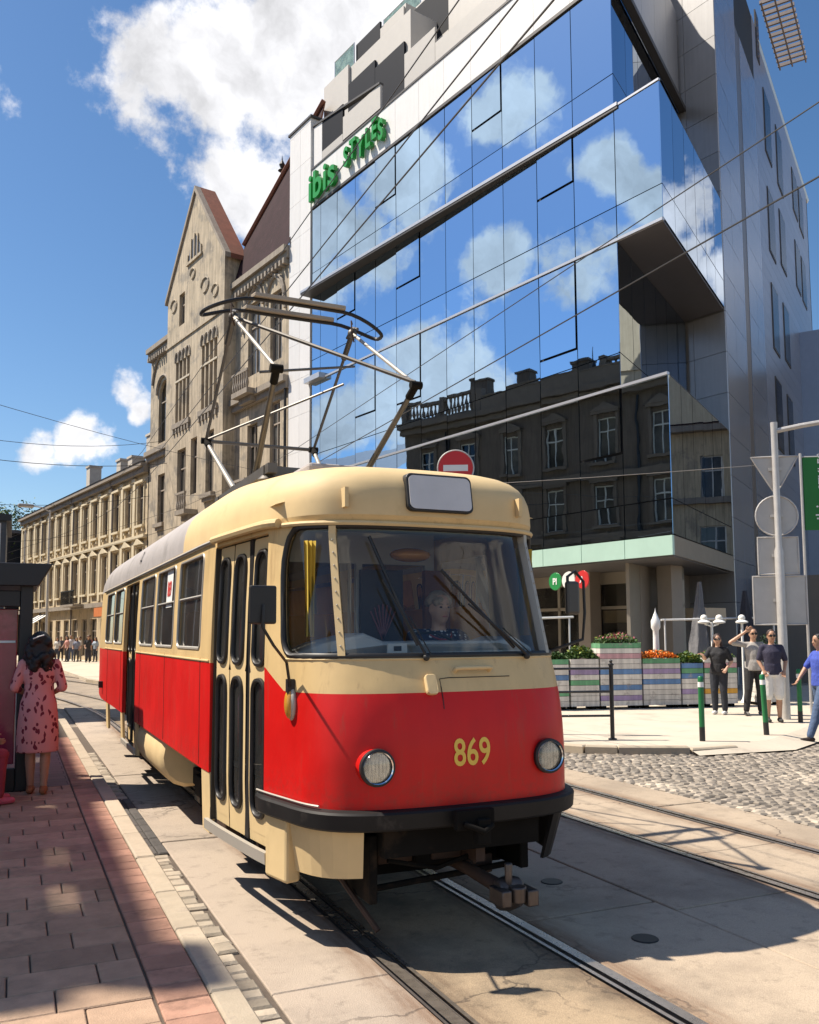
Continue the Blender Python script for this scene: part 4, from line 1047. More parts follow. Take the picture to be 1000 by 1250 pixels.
q.link(q.maprange(nz.outputs['Fac'], .3, .7, .40, .55), bs.inputs['Roughness']); bs.inputs['Coat Weight'].default_value = .06; bs.inputs['Coat Roughness'].default_value = .15; bs.inputs['Specular IOR Level'].default_value = .35
nb = q.noise(tcn.outputs['Object'], 2.2, 2.0); bn = q.new('ShaderNodeBump'); bn.inputs['Strength'].default_value = .22; bn.inputs['Distance'].default_value = .05
q.link(nb.outputs['Fac'], bn.inputs['Height']); q.link(bn.outputs[0], bs.inputs['Normal'])
M_tram = mt_
M_cream = mat('tram_cream', (.64, .475, .25), .62, var=.1, scale=2.5, spec=.3, spots=((.53, .39, .20), 3.5, .58, .6))
M_roofg = mat('tram_roof_grey', (.36, .33, .32), .65, var=.14, scale=3, bump=.15, bscale=30, spots=((.26, .24, .23), 2.5, .55, .8))
M_rub = mat('black_rubber', (.014, .013, .013), .5, var=.2, scale=10)
M_bump = mat('bumper_black_apron_shade', (.010, .009, .009), .6, var=.3, scale=6, spots=((.04, .034, .03), 5, .58, .8), spec=.3)
M_chas = mat('chassis_grime', (.008, .007, .006), .9, var=.4, scale=5, spots=((.03, .02, .013), 4, .57, .8), spec=.15)
M_rust = mat('rusty_iron', (.055, .03, .02), .75, metal=.2, var=.3, scale=8)
M_chrome = mat('chrome', (.75, .75, .76), .12, metal=1.0, var=.04)
M_alum = mat('window_aluminium', (.42, .39, .34), .5, metal=.35, var=.08)
M_grin = mat('cab_grey', (.56, .58, .58), .6, var=.06)
M_int = mat('saloon_wall', (.62, .57, .47), .7, var=.08)
M_intd = mat('saloon_dark', (.15, .13, .11), .8, var=.15)
M_seat = mat('orange_seat', (.62, .24, .02), .5, var=.06)
M_amber = mat('amber_lens', (.55, .26, .03), .25, var=.1, coat=.4)
M_yelnum = mat('yellow_number', (.80, .52, .08), .5, var=.05)
M_curt = mat('yellow_curtain', (.62, .44, .06), .8, var=.12, scale=6)
G_ws = glass('windscreen_glass', (.93, .95, .94), dust=.015, dustcol=(.45, .42, .38))
G_sw = glass('saloon_glass', (.86, .87, .85), dust=.05, dustcol=(.36, .34, .31))

# ---- openings
AW = a_of_y(.30)                      # where the windscreen ends on the flank
for i in range(len(arc)):
    if hc[i][1] >= .56 and hc[i][0] > .8: AW = -arc[i]; break
ws = rrect(AW, -AW, 1.665, 2.455, .1, rl=(.12, .12, .30, .30))
wins_l = [(y0-TY, y1-TY) for y0, y1 in ((6.93, 7.98), (8.22, 9.28), (9.47, 10.52), (12.28, 13.3), (13.48, 14.55))]
wins_r = [(1.5, 2.5), (2.7, 3.7), (3.9, 4.9), (5.1, 6.1), (6.3, 7.3), (7.5, 8.5), (8.7, 9.7)]
doors_y = [(.86, 1.96), (6.22, 7.50)]
WZ0, WZ1 = 1.69, 2.425
plugs = [ws]
wl = [rrect(a_of_y(y1), a_of_y(y0), WZ0, WZ1, .06) for y0, y1 in wins_l]
wr = [rrect(a_of_y(y0, 1), a_of_y(y1, 1), WZ0, WZ1, .06) for y0, y1 in wins_r]
dl = [rrect(a_of_y(y1), a_of_y(y0), .6, 2.44, .02, n=2) for y0, y1 in doors_y]
rw = rrect(ALEN-1.0, ALEN-.08, 1.7, 2.4, .1)
plugs += wl + wr + dl
# ---- shell: outer and inner skins joined at top and bottom
zl_ = [.80, .95, 1.1, 1.25, 1.4, 1.5, 1.6, 1.7, 1.85, 2.0, 2.15, 2.3, 2.42, 2.47, 2.52]
NA = 150
aa = []
for i in range(NA+1):
    u_ = i/NA; aa.append(ALEN*(u_**1.5) * .9999)
AA = [-x for x in reversed(aa[1:])] + aa[:-1]
nA = len(AA); nZ = len(zl_)
b = MB()
vs = [tuple(srf(a, z)) for z in zl_ for a in AA] + [tuple(srf(a, z, -.045)) for z in zl_ for a in AA]
fs = []
for i in range(nZ-1):
    for k in range(nA):
        k2 = (k+1) % nA
        fs.append((i*nA+k, i*nA+k2, (i+1)*nA+k2, (i+1)*nA+k)); o_ = nZ*nA
        fs.append((o_+i*nA+k2, o_+i*nA+k, o_+(i+1)*nA+k, o_+(i+1)*nA+k2))
for k in range(nA):
    k2 = (k+1) % nA; o_ = nZ*nA; tp = (nZ-1)*nA
    fs.append((k2, k, o_+k, o_+k2)); fs.append((tp+k, tp+k2, o_+tp+k2, o_+tp+k))
b.add(vs, fs)
body = b.obj('body', [M_tram], tram)
bm = bmesh.new(); bm.from_mesh(body.data); bmesh.ops.recalc_face_normals(bm, faces=bm.faces); bm.to_mesh(body.data); bm.free()
cb_ = MB()
def plug(poly, o0, o1):
    d = densify(poly, .05); zs = [p[1] for p in poly]; z0, z1 = min(zs), max(zs)
    n1 = MB(); grid_patch(n1, d, o0); n2 = MB(); grid_patch(n2, d, o1)
    nz_ = max(3, int((z1-z0)/.05)); na_ = len(n1.v)//(nz_+1)
    N_ = len(n1.v)
    ring = [k for k in range(na_)] + [i*na_+na_-1 for i in range(1, nz_+1)] + [nz_*na_+k for k in range(na_-2, -1, -1)] + [i*na_ for i in range(nz_-1, 0, -1)]
    fs_ = list(n1.f) + [tuple(x+N_ for x in reversed(f)) for f in n2.f]
    for i in range(len(ring)):
        p, q_ = ring[i], ring[(i+1) % len(ring)]; fs_.append((q_, p, p+N_, q_+N_))
    cb_.add(n1.v+n2.v, fs_)
for p in plugs: plug(p, -.12, .10)
cme = cb_.mesh('cut'); cob = bpy.data.objects.new('cut', cme); COL.objects.link(cob); cob.parent = tram
bm = bmesh.new(); bm.from_mesh(cme); bmesh.ops.recalc_face_normals(bm, faces=bm.faces); bm.to_mesh(cme); bm.free()
md = body.modifiers.new('openings', 'BOOLEAN'); md.operation = 'DIFFERENCE'; md.object = cob; md.solver = 'EXACT'
bpy.context.view_layer.update()
dg = bpy.context.evaluated_depsgraph_get()
nm_ = bpy.data.meshes.new_from_object(body.evaluated_get(dg))
body.modifiers.clear(); body.data = nm_
nm_.polygons.foreach_set('use_smooth', [True]*len(nm_.polygons)); nm_.set_sharp_from_angle(angle=R(38))
bpy.data.objects.remove(cob); bpy.data.meshes.remove(cme)

# ---- roof: cream nose, grey from the pantograph back
def roofpt(a, f):
    p = srf(a, 2.52); c = math.cos(f); s_ = math.sin(f)
    yc = 6.6
    k = 1 - ((1-c)**1.35)*.80/(yc-.35)
    if f > 1.5: k = 1-.78/(yc-.35)
    x = p.x*max(c, 0)**.50
    z = 2.52 + .53*s_**.9
    if p.y < 2.2:           # dome dips toward the nose
        z -= .15*(s_**2)*(1-sm((p.y-.2)/2.2))
    if p.y > 11: z -= .10*(s_**2)*sm((p.y-11)/2)
    return (x, yc+(p.y-yc)*k, z)
NF = 12; fsn = [math.pi/2*i/NF for i in range(NF+1)]; fsn[-1] = math.pi/2-1e-3
b = MB(); vs = [roofpt(a, f) for f in fsn for a in AA]
fs = []; 
for i in range(NF):
    for k in range(nA): k2 = (k+1) % nA; fs.append((i*nA+k, i*nA+k2, (i+1)*nA+k2, (i+1)*nA+k))
b.add(vs, fs)
b.m = [1 if sum(b.v[j][1] for j in f)/len(f) > 3.35 else 0 for f in b.f]
b.obj('roof', [M_cream, M_roofg], tram, smooth=50)
# drip rail and visor lip
b = MB(); b.tube([srf(-arc[-1]*0 + a_of_y(.55+.1*i), 2.50, .025) for i in range(0, 15)] if False else [srf(a_of_y(y), 2.49, .03) for y in [.62+.12*i for i in range(12)]], .03, 8); b.obj('drip_rail', M_cream, tram)
b = MB(); b.tube([srf(a_of_y(y), 2.49, .012) for y in [2.0+.4*i for i in range(22)]], .016, 6); b.obj('drip_rail', M_alum, tram)
b = MB(); b.tube([srf(AW + (-2*AW)*i/40, 2.475, .012) for i in range(41)], .016, 6); b.obj('visor', M_cream, tram)
for x in (-.62, .62):     # small brackets on the brow
    b = MB(); a_ = x; p = srf(a_, 2.56); b.box(x*.98-.012, x*.98+.012, p.y-.035, p.y+.1, 2.56, 2.68); b.obj('brow_bracket', M_cream, tram)
# destination box
b = MB(); p = srf(0, 2.55)
pol = rrect(-.228, .228, 2.548, 2.792, .04)
b.prism(pol, p.y-.03, p.y+.25, fn=lambda a, c, h: (a, h+(c-2.55)*.18, c)); sg = b.obj('destination_box', M_rub, tram, bevel=.008)
b = MB(); b.prism(rrect(-.213, .213, 2.563, 2.777, .035), p.y-.036, p.y-.02, fn=lambda a, c, h: (a, h+(c-2.55)*.18, c)); b.obj('blind', mat('blank_blind', (.58, .56, .55), .25, var=.1, coat=.3), sg)

# ---- glazing
b = MB(); grid_patch(b, densify(ws, .05), -.03); b.obj('windscreen', G_ws, tram, smooth=60)
b = MB(); outline_tube(b, ws, -.004, .02); b.obj('windscreen_gasket', M_rub, tram, smooth=60)
for a_ in (-.695, .745):
    b = MB(); n_ = 14
    for i in range(n_):
        z0, z1 = 1.665+.79*i/n_, 1.665+.79*(i+1)/n_
        b.add([tuple(srf(a_+da, z, of)) for z in (z0, z1) for da, of in ((-.022, .016), (.022, .016), (.022, -.035), (-.022, -.035))],
              [(0, 1, 5, 4), (1, 2, 6, 5), (2, 3, 7, 6), (3, 0, 4, 7)])
    po = b.obj('windscreen_post', M_cream if a_ < 0 else M_alum, tram)
    for i in range(9):
        bb = MB(); p = srf(a_, 1.72+.08*i, .018); bb.ball(p, .006, 6, 4); bb.obj('rivet', M_alum, po)
def saloon(poly, y0, y1, sgn):
    b = MB(); grid_patch(b, densify(poly, .1), -.025, step=.25); w_ = b.obj('side_window', G_sw, tram, smooth=60)
    b = MB(); outline_tube(b, poly, -.004, .014, n=6)
    b.tube([srf(a_of_y(y, sgn), 2.10, -.01) for y in (y0+.02, (y0+y1)/2, y1-.02)], .012, 6)
    b.obj('frame', M_alum, w_, smooth=50)
for p, (y0, y1) in zip(wl, wins_l): saloon(p, y0, y1, -1)
for p, (y0, y1) in zip(wr, wins_r): saloon(p, y0, y1, 1)
# ---- doors: folding leaves, each with two rounded panes
def leaf(y0, y1, z0=.47, z1=2.43, inset=-.04, mtl=None):
    b = MB(); am = (a_of_y(y0)+a_of_y(y1))/2
    w2 = abs(a_of_y(y1)-a_of_y(y0))/2
    lo = rrect(am-w2*.62, am+w2*.62, .64, 1.50, w2*.5); hi = rrect(am-w2*.62, am+w2*.62, 1.60, 2.34, w2*.5)
    # leaf skin with two window holes: strips between outlines
    def ring(poly, box):
        d = densify(poly, .06); n = len(d); ca = am; cz = (box[0]+box[1])/2
        outp = []
        for (a_, z) in d:
            dx, dz = a_-ca, z-cz
            k = min((w2/abs(dx)) if abs(dx) > 1e-6 else 1e9, ((box[1]-box[0])/2/abs(dz)) if abs(dz) > 1e-6 else 1e9)
            outp.append((ca+dx*k, cz+dz*k))
        vs = [tuple(srf(a_, z, inset)) for a_, z in d] + [tuple(srf(a_, z, inset)) for a_, z in outp]
        b.add(vs, [(i, (i+1) % n, n+(i+1) % n, n+i) for i in range(n)])
    ring(lo, (z0+.06, 1.55)); ring(hi, (1.55, z1))
    b.add([tuple(srf(am-w2, z0, inset)), tuple(srf(am+w2, z0, inset)), tuple(srf(am+w2, z0+.0605, inset)), tuple(srf(am-w2, z0+.0605, inset))], [(0, 1, 2, 3)])
    L = b.obj('door_leaf', mtl or M_cream, tram)
    for pol in (lo, hi):
        g = MB(); grid_patch(g, densify(pol, .06), inset-.008, step=.1); pn = g.obj('door_pane', G_sw, L)
        g = MB(); outline_tube(g, pol, inset+.004, .017); g.obj('gasket', M_rub, L, smooth=60)
    return L
ye = [.875, 1.225, 1.275, 1.60, 1.605, 1.945]
leaf(.87, 1.215); leaf(1.29, 1.61); leaf(1.625, 1.945)
b = MB()
for y in (1.252,):
    b.add([tuple(srf(a_of_y(y+d_), z, o_)) for z in (.47, 2.43) for d_, o_ in ((-.034, -.03), (.034, -.03), (.034, -.06), (-.034, -.06))], [(0, 1, 5, 4), (1, 2, 6, 5), (2, 3, 7, 6), (3, 0, 4, 7)])
for y in (1.955,): b.add([tuple(srf(a_of_y(y+d_), z, o_)) for z in (.47, 2.43) for d_, o_ in ((-.012, .0), (.012, .0), (.012, -.06), (-.012, -.06))], [(0, 1, 5, 4), (1, 2, 6, 5), (2, 3, 7, 6), (3, 0, 4, 7)])
b.obj('door_seal', M_rub, tram)
# middle door: four narrow folding leaves
for y0_, y1_ in ((6.235, 6.53), (6.55, 6.845), (6.875, 7.17), (7.19, 7.485)): leaf(y0_, y1_, inset=-.07)
b = MB(); b.tube([(-1.05, 6.86, .5), (-1.05, 6.86, 2.43)], .018, 8); b.obj('door_seal', M_rub, tram)
# ---- lower skirts, steps
def skirt(y0, y1, z0, z1, mt_, off=0., nm='skirt'):
    b = MB(); n = 8
    for i in range(n):
        ya, yb = y0+(y1-y0)*i/n, y0+(y1-y0)*(i+1)/n
        b.add([tuple(srf(a_of_y(y), z, o_)) for z in (z0, z1) for y, o_ in ((ya, off), (yb, off), (yb, off-.03), (ya, off-.03))], [(3, 2, 1, 0), (4, 5, 6, 7), (0, 1, 5, 4), (1, 2, 6, 5), (2, 3, 7, 6), (3, 0, 4, 7)])
    return b.obj(nm, mt_, tram)
skirt(1.96, 2.22, .36, .80, M_cream, -.005); skirt(6.08, 6.22, .42, .80, M_cream, -.005); skirt(7.5, 7.72, .42, .80, M_cream, -.005); skirt(9.4, 9.7, .42, .8, M_cream, -.005)
b = MB(); b.lathe([(.0, 4.25), (.26, 4.25), (.30, 4.32), (.30, 5.98), (.26, 6.05), (.0, 6.05)], 18, fn=lambda x, y, h: (-.80+x, h, .62+y)); b.obj('side_tank', M_cream, tram, smooth=40)
skirt(.80, 2.02, .40, .47, M_alum, .03, 'door_step'); skirt(6.2, 7.52, .42, .48, M_alum, .02, 'door_step')
# front apron, door side: post and curved flap below the bumper
b = MB(); n = 10
a0_, a1_ = a_of_y(.86), -.62
def apr(a, k): 
    z1 = .70; z0 = .41+.04*k; return z0, z1
for i in range(n):
    u0, u1 = i/n, (i+1)/n; q0, q1 = a0_+(a1_-a0_)*u0, a0_+(a1_-a0_)*u1
    b.add([tuple(srf(a, z, o_)) for (z, zz_) in ((0, 0), (1, 1)) for a, o_ in ()] or
          [tuple(srf(q0, .40+.03*u0, -.03)), tuple(srf(q1, .40+.03*u1, -.03)), tuple(srf(q1, .72, -.0)), tuple(srf(q0, .72, -.0)),
           tuple(srf(q0, .40+.03*u0, -.05)), tuple(srf(q1, .40+.03*u1, -.05)), tuple(srf(q1, .72, -.03)), tuple(srf(q0, .72, -.03))],
          [(0, 1, 2, 3), (7, 6, 5, 4), (0, 4, 5, 1), (3, 2, 6, 7)] + ([(0, 3, 7, 4)] if i == 0 else []) + ([(1, 5, 6, 2)] if i == n-1 else []))
b.obj('front_apron', M_cream, tram, smooth=40)
b = MB(); pA = srf(a_of_y(.80), .5, .03); pB = srf(a_of_y(.52), .5, .03)
b.add([(pA.x+.0, pA.y, .34), (pB.x, pB.y, .34), (pB.x+.10, pB.y+.03, .34), (pA.x+.10, pA.y, .34), (pA.x, pA.y, .80), (pB.x, pB.y, .80), (pB.x+.1, pB.y+.03, .80), (pA.x+.1, pA.y, .80)], [(3, 2, 1, 0), (4, 5, 6, 7), (0, 1, 5, 4), (1, 2, 6, 5), (2, 3, 7, 6), (3, 0, 4, 7)])
b.obj('corner_guard', M_cream, tram, bevel=.02)
b = MB(); n = 10; a0_, a1_ = .66, -a_of_y(.8)
for i in range(n):
    q0, q1 = a0_+(a1_-a0_)*i/n, a0_+(a1_-a0_)*(i+1)/n
    lo0 = .38 + .12*max(0, .5-i/n)*0; 
    b.add([tuple(srf(q0, .40, -.06)), tuple(srf(q1, .40, -.06)), tuple(srf(q1, .72, -.0)), tuple(srf(q0, .72, -.0)), tuple(srf(q0, .40, -.08)), tuple(srf(q1, .40, -.08)), tuple(srf(q1, .72, -.03)), tuple(srf(q0, .72, -.03))],
          [(0, 1, 2, 3), (7, 6, 5, 4), (0, 4, 5, 1), (3, 2, 6, 7)] + ([(0, 3, 7, 4)] if i == 0 else []) + ([(1, 5, 6, 2)] if i == n-1 else []))
b.obj('front_apron', M_bump, tram, smooth=40)  # right apron coloured black to stand for the shade it lies in
# bumper: heavy black band wrapping the nose
b = MB(); NB = 60; aL = a_of_y(.92); prof = [(-.02, .712), (.045, .712), (.056, .725), (.056, .80), (.045, .812), (-.02, .825)]
vs = []
for i in range(NB+1):
    a = aL + (-2*aL)*i/NB
    e_ = min(1.0, min(i, NB-i)/2.5); 
    for (o_, z) in prof: vs.append(tuple(srf(a, z, o_*(.55+.45*e_) if o_ > 0 else o_)))
np_ = len(prof); fs = [(i*np_+k, i*np_+(k+1) % np_, (i+1)*np_+(k+1) % np_, (i+1)*np_+k) for i in range(NB) for k in range(np_)]
fs += [tuple(range(np_)), tuple(NB*np_+k for k in reversed(range(np_)))]
b.add(vs, fs); b.obj('bumper', M_bump, tram, smooth=30)
b = MB(); b.tube([srf(aL + (-.45*aL)*i/14 - 0.0, .835, .02) for i in range(15)], .007, 5); b.obj('bumper_edge', M_alum, tram)
b = MB(); b.box(-.14, .10, -.13, -.08, .70, .81); b.box(-.02, .06, -.16, -.08, .62, .76); b.tube([(-.1, -.14, .74), (.0, -.19, .70), (.08, -.14, .72)], .018, 6); b.obj('tow_bracket', M_chas, tram, bevel=.008)
# ---- headlights
for x in (-.555, .565):
    a_ = x*1.01; p = srf(a_, 1.055); y_ = p.y
    b = MB(); dy = .05
    fn = lambda u, v, h, x=x, y_=y_: (x+u*.92, y_-h*.8+.02, 1.055+v*.92)
    b.lathe([(.120, -.10), (.110, .02), (.106, .05)], 28, fn=fn, caps=False); H_ = b.obj('headlight', mat('tram_red', (.56, .008, .006), .3, var=.06, coat=.3), tram, smooth=50)
    b = MB(); b.lathe([(.108, .03), (.114, .055), (.112, .082), (.100, .088), (.092, .078), (.092, .05)], 28, fn=fn, caps=False); b.obj('bezel', M_rub, H_, smooth=50)
    b = MB(); b.lathe([(.10, .083), (.097, .090), (.091, .083)], 28, fn=fn, caps=False); b.obj('chrome_ring', M_chrome, H_, smooth=60)
    b = MB(); b.lathe([(.092, .06), (.078, .02), (.05, -.02), (.02, -.04), (.008, -.045)], 24, fn=fn); b.obj('reflector', mat('lamp_reflector', (.55, .54, .52), .22, metal=1.0, var=.3, scale=30), H_, smooth=60)
    b = MB(); b.ball(fn(0, 0, .0), .018, 10, 8); b.obj('bulb', M_white, H_, smooth=60)
    b = MB(); b.lathe([(.092, .075), (.06, .088), (.025, .094), (.0, .095)], 24, fn=fn, caps=False)
    for k in range(-3, 4): u_ = k*.024; hg = math.sqrt(max(0, .088**2-u_**2)); b.tube([fn(u_, -hg, .074+.02*(1-(hg/.09)**2)*0), fn(u_, 0, .090), fn(u_, hg, .074)], .0016, 4)
    b.obj('lens', glass('headlight_lens', (.93, .95, .95), dust=.03, dustcol=(.7, .7, .68)), H_, smooth=60)
# turn lamp, hatch, handle, latch
b = MB(); p = srf(a_of_y(.45) if False else -1.19, 1.385)
aT = None
for i in range(len(arc)):
    if hc[i][1] >= .47 and hc[i][0] > .8: aT = -arc[i]; break
p = srf(aT, 1.385, .015); b.ball(p, (.032, .045, .088), 14, 10); b.obj('turn_lamp', M_amber, tram, smooth=60)
p = srf(aT, 1.385, -.0); b = MB(); b.ball(p, (.03, .06, .10), 14, 10); b.obj('lamp_base', M_alum, tram, smooth=60)
b = MB(); b.tube([srf(-.02, 1.575, .0), srf(-.02, 1.575, .035), srf(.0, 1.575, .04), srf(.19, 1.575, .04), srf(.21, 1.575, .035), srf(.21, 1.575, 0)], .013, 8); b.obj('handle', M_cream, tram, smooth=50)
b = MB(); b.prism(rrect(-.23, -.16, 1.44, 1.55, .02, n=3), -.03, .02, fn=lambda a, c, h: tuple(srf(a, c, -h))); b.obj('latch_box', M_cream, tram, bevel=.006)
b = MB(); b.tube([srf(-.13, z, .001) for z in (1.36, 1.42, 1.48, 1.53)] + [srf(-.13+.06*i, 1.535, .001) for i in range(1, 9)], .003, 4); b.obj('hatch_joint', M_rub, tram)
# fleet number on the nose
vs, fs = text_mesh('869', .215, 0.0, .76, bold=.003)
b = MB(); cx_ = (min(v[0] for v in vs)+max(v[0] for v in vs))/2
b.add([tuple(srf((v[0]-cx_)*1.0+.03, 1.04+v[1], .004)) for v in vs], fs); b.obj('fleet_number', M_yelnum, tram)
# ---- wipers
def wiper(a0, z0, a1, z1, blade):
    b = MB(); b.ball(srf(a0, z0, .03), .022, 8, 6); b.tube([srf(a0, z0, .04), srf((a0+a1)/2, (z0+z1)/2, .055), srf(a1, z1, .05)], [.010, .008, .006], 6)
    b.tube([srf(a0+.03, z0+.01, .04), srf((a0+a1)/2+.03, (z0+z1)/2+.01, .05)], .004, 5)
    (c0, d0), (c1, d1) = blade
    b.tube([srf(c0+(c1-c0)*i/6, d0+(d1-d0)*i/6, .022) for i in range(7)], .011, 6)
    b.obj('wiper', M_rub, tram, smooth=50)
wiper(-.20, 1.645, -.42, 2.10, ((-.24, 1.72), (-.47, 2.38)))
wiper(.50, 1.645, .12, 1.96, ((.42, 1.70), (-.02, 2.18)))
# ---- mirrors
pm = Vector((1.235-TX, 4.72-TY, 1.955))
b = MB(); b.box(pm.x-.075, pm.x+.075, pm.y-.02, pm.y+.02, pm.z-.105, pm.z+.105); mo = b.obj('mirror', M_rub, tram, bevel=.012)
pa = srf(aT, 1.47, .01)
b = MB(); b.tube([pa, pa+Vector((-.01, -.04, .02)), pa+Vector((-.04, -.07, .16)), Vector((pm.x+.06, pm.y-.01, pm.z-.22)), Vector((pm.x-.01, pm.y-.04, pm.z-.12)), Vector((pm.x, pm.y-.025, pm.z))], .009, 6); b.box(pa.x-.025, pa.x+.02, pa.y-.04, pa.y, pa.z-.08, pa.z+.06); b.obj('arm', M_rub, mo, smooth=50)
pm = Vector((3.50-TX, 5.10-TY, 2.05))
b = MB(); b.box(pm.x-.05, pm.x+.06, pm.y-.02, pm.y+.02, pm.z-.13, pm.z+.10); mo = b.obj('mirror', mat('mirror_back', (.05, .045, .042), .35, var=.1), tram, bevel=.02)
pa = srf(-aT, 1.62, .0)
b = MB(); b.tube([pa, pa+Vector((.02, -.03, .05)), Vector((pm.x+.085, pm.y-.0, pm.z-.30)), Vector((pm.x+.105, pm.y, pm.z-.12)), Vector((pm.x+.10, pm.y, pm.z+.10)), Vector((pm.x+.03, pm.y, pm.z+.17)), Vector((pm.x-.03, pm.y, pm.z+.13)), Vector((pm.x-.03, pm.y, pm.z+.05))], .011, 6); b.obj('arm', M_rub, mo, smooth=50)
# panel seams, stencils of wear, rain gutters on the flank
for y in (2.3, 4.05, 5.8, 7.75, 9.55):
    b = MB(); b.tube([srf(a_of_y(y), z, .0005) for z in (.82, 1.0, 1.2, 1.4, 1.62)], .0035, 4); b.obj('panel_seam', M_rust, tram)
b = MB(); b.tube([srf(a_of_y(2.0+.3*i), 1.605, .004) for i in range(15)], .007, 5); b.obj('beading', M_cream, tram)
b = MB(); b.tube([srf(a_of_y(7.6+.3*i), 1.605, .004) for i in range(9)], .007, 5); b.obj('beading', M_cream, tram)
b = MB(); b.tube([srf(-1.2+.1*i, 1.646, .004) for i in range(25)], .006, 5); b.obj('beading', M_cream, tram)
# ---- underframe, coupler, bogies
b = MB(); b.box(-.85, .85, 1.0, 12.0, .62, .79); b.box(-.62, .62, .22, 1.2, .60, .84); b.box(-.5, .5, .05, .3, .55, .72); b.obj('underframe', M_chas, tram)
b = MB(); b.box(-.55, -.50, .15, .9, .28, .66); b.box(.46, .52, .2, .9, .36, .66); b.box(-.5, .5, .5, .6, .34, .55); b.box(-.2, .25, .3, .5, .42, .58); b.obj('underframe_beam', M_chas, tram, bevel=.01)
for (x0, x1, y0, y1, z0, z1) in ((-.42, -.18, .35, .55, .44, .6), (-.1, .1, .28, .42, .45, .56), (.2, .38, .4, .6, .3, .42)):
    b = MB(); b.box(x0, x1, y0, y1, z0, z1); b.obj('equipment_box', M_rust, tram, bevel=.012)
b = MB(); b.tube([(-.55, .3, .32), (.5, .35, .36)], .02, 8); b.tube([(-.42, .2, .5), (-.1, .22, .42), (.2, .2, .5)], .014, 6); b.obj('air_pipe', M_chas, tram)
b = MB(); b.tube([(.02, .8, .44), (.10, .25, .40), (.20, -.02, .33)], [.04, .036, .045], 10)
b.box(.10, .16, .1, .5, .46, .58); b.tube([(.1, .2, .6), (.12, .15, .44)], .012, 6); cp = b.obj('coupler', M_rust, tram, smooth=40)
b = MB(); b.lathe([(.03, -.09), (.085, -.07), (.10, 0), (.085, .07), (.05, .09)], 14, fn=lambda u, v, h: (.22+h, -.06+u*.8, .31+v))
b.box(.11, .17, -.19, -.03, .27, .36); b.box(.27, .34, -.20, -.05, .26, .35); b.lathe([(.045, 0), (.05, .09)], 12, fn=lambda u, v, h: (.23+u, -.15+v, .28+h)); b.lathe([(.02, 0), (.025, .16)], 8, fn=lambda u, v, h: (.20+u, -.10+v, .33+h)); b.obj('coupler_head', mat('worn_coupler', (.10, .08, .07), .4, metal=.6, var=.3, scale=12), cp, smooth=35, bevel=.025)
b = MB(); b.tube([(-.62, .55, .40), (-.55, .35, .25), (-.48, .2, .12)], .018, 6); b.obj('sand_pipe', M_rust, tram)
for yc in (3.2, 8.55):
    bg_ = MB(); bg_.box(-.78, -.66, yc-1.05, yc+1.05, .36, .52); bg_.box(.66, .78, yc-1.05, yc+1.05, .36, .52); bg_.box(-.7, .7, yc-.15, yc+.15, .38, .6)
    for sx in (-.72, .72):
        for dy in (-.6, .6): bg_.box(sx-.1, sx+.1, yc+dy-.14, yc+dy+.14, .26, .50)
    bo = bg_.obj('bogie', M_chas, tram, bevel=.01)
    for dy in (-.9, .9):
        for sx in (-1, 1):
            fn = lambda u, v, h, sx=sx, yy=yc+dy*.95: (sx*(.5+h), yy+u, .345+v)
            b = MB(); b.lathe([(.05, -.06), (.30, -.04), (.365, -.035), (.365, -.01), (.335, .0), (.335, .075), (.27, .08), (.24, .04), (.12, .05), (.11, .10), (.0, .10)], 28, fn=fn, caps=False)
            b.obj('wheel', M_rust, bo, smooth=40)
    for sx in (-.84, .84):
        b = MB(); b.box(sx-.06, sx+.06, yc-.95, yc-.62, .22, .62); b.obj('axle_box', M_rust, bo, bevel=.02)
b = MB(); b.box(-1.16, -1.08, 10.2, 10.3, .98, 1.08); b.obj('rear_marker', M_rub, tram)
# ---- interior
b = MB(); b.prism([(-.86, .7), (.86, .7), (.98, 2.2), (.98, 10.2), (.85, 12.4), (-.85, 12.4), (-.98, 10.2), (-.98, 2.2)], .86, .90); b.obj('floor', M_intd, tram)
b = MB(); 
for s_ in (-1, 1):
    b.add([tuple(srf(a_of_y(y, s_), z, -.055)) for y in (2.05, 6.1) for z in (.9, 1.67)], [(0, 1, 3, 2)])
b.obj('side_lining', M_int, tram)
b = MB(); vs = [(x*.94, y, 2.50+.30*math.cos(x*1.2)) for y in (.75, 12.6) for x in (-1, -.6, -.2, .2, .6, 1)]; b.add(vs, [(i, i+1, i+7, i+6) for i in range(5)]); b.obj('ceiling', M_int, tram)
# cab: desk, partition with window, curtains, fare machine
b = MB(); b.prism([(-.84, 1.45), (-.84, 1.68), (-.70, 1.74), (-.45, 1.80), (-.32, 1.745), (.50, 1.75), (.62, 1.78), (.78, 1.70), (.80, 1.45)], 0, 0.42, fn=lambda a, c, h: (a, .42+h+abs(a)*.15, c)); dk = b.obj('driver_desk', M_grin, tram, bevel=.02)
b = MB(); b.box(-.70, .74, .5, .8, .9, 1.46); b.obj('desk_front', M_grin, tram)
b = MB(); b.box(-.33, -.20, .405, .418, 1.67, 1.735); nt = b.obj('desk_notice', M_white, tram)
b = MB(); b.box(-.29, -.24, .40, .404, 1.69, 1.72); b.obj('notice_print', M_rub, nt)
for (x0, x1, z0, z1) in ((-1.0, -.52, .9, 2.6), (.64, .72, .9, 2.6), (-.52, .64, .9, 1.35), (-.52, .64, 2.35, 2.6), (.04, .09, 1.35, 2.35)):
    b = MB(); b.box(x0, x1, 1.93, 1.98, z0, z1); b.obj('cab_partition', M_grin if x0 > -.9 else M_intd, tram)
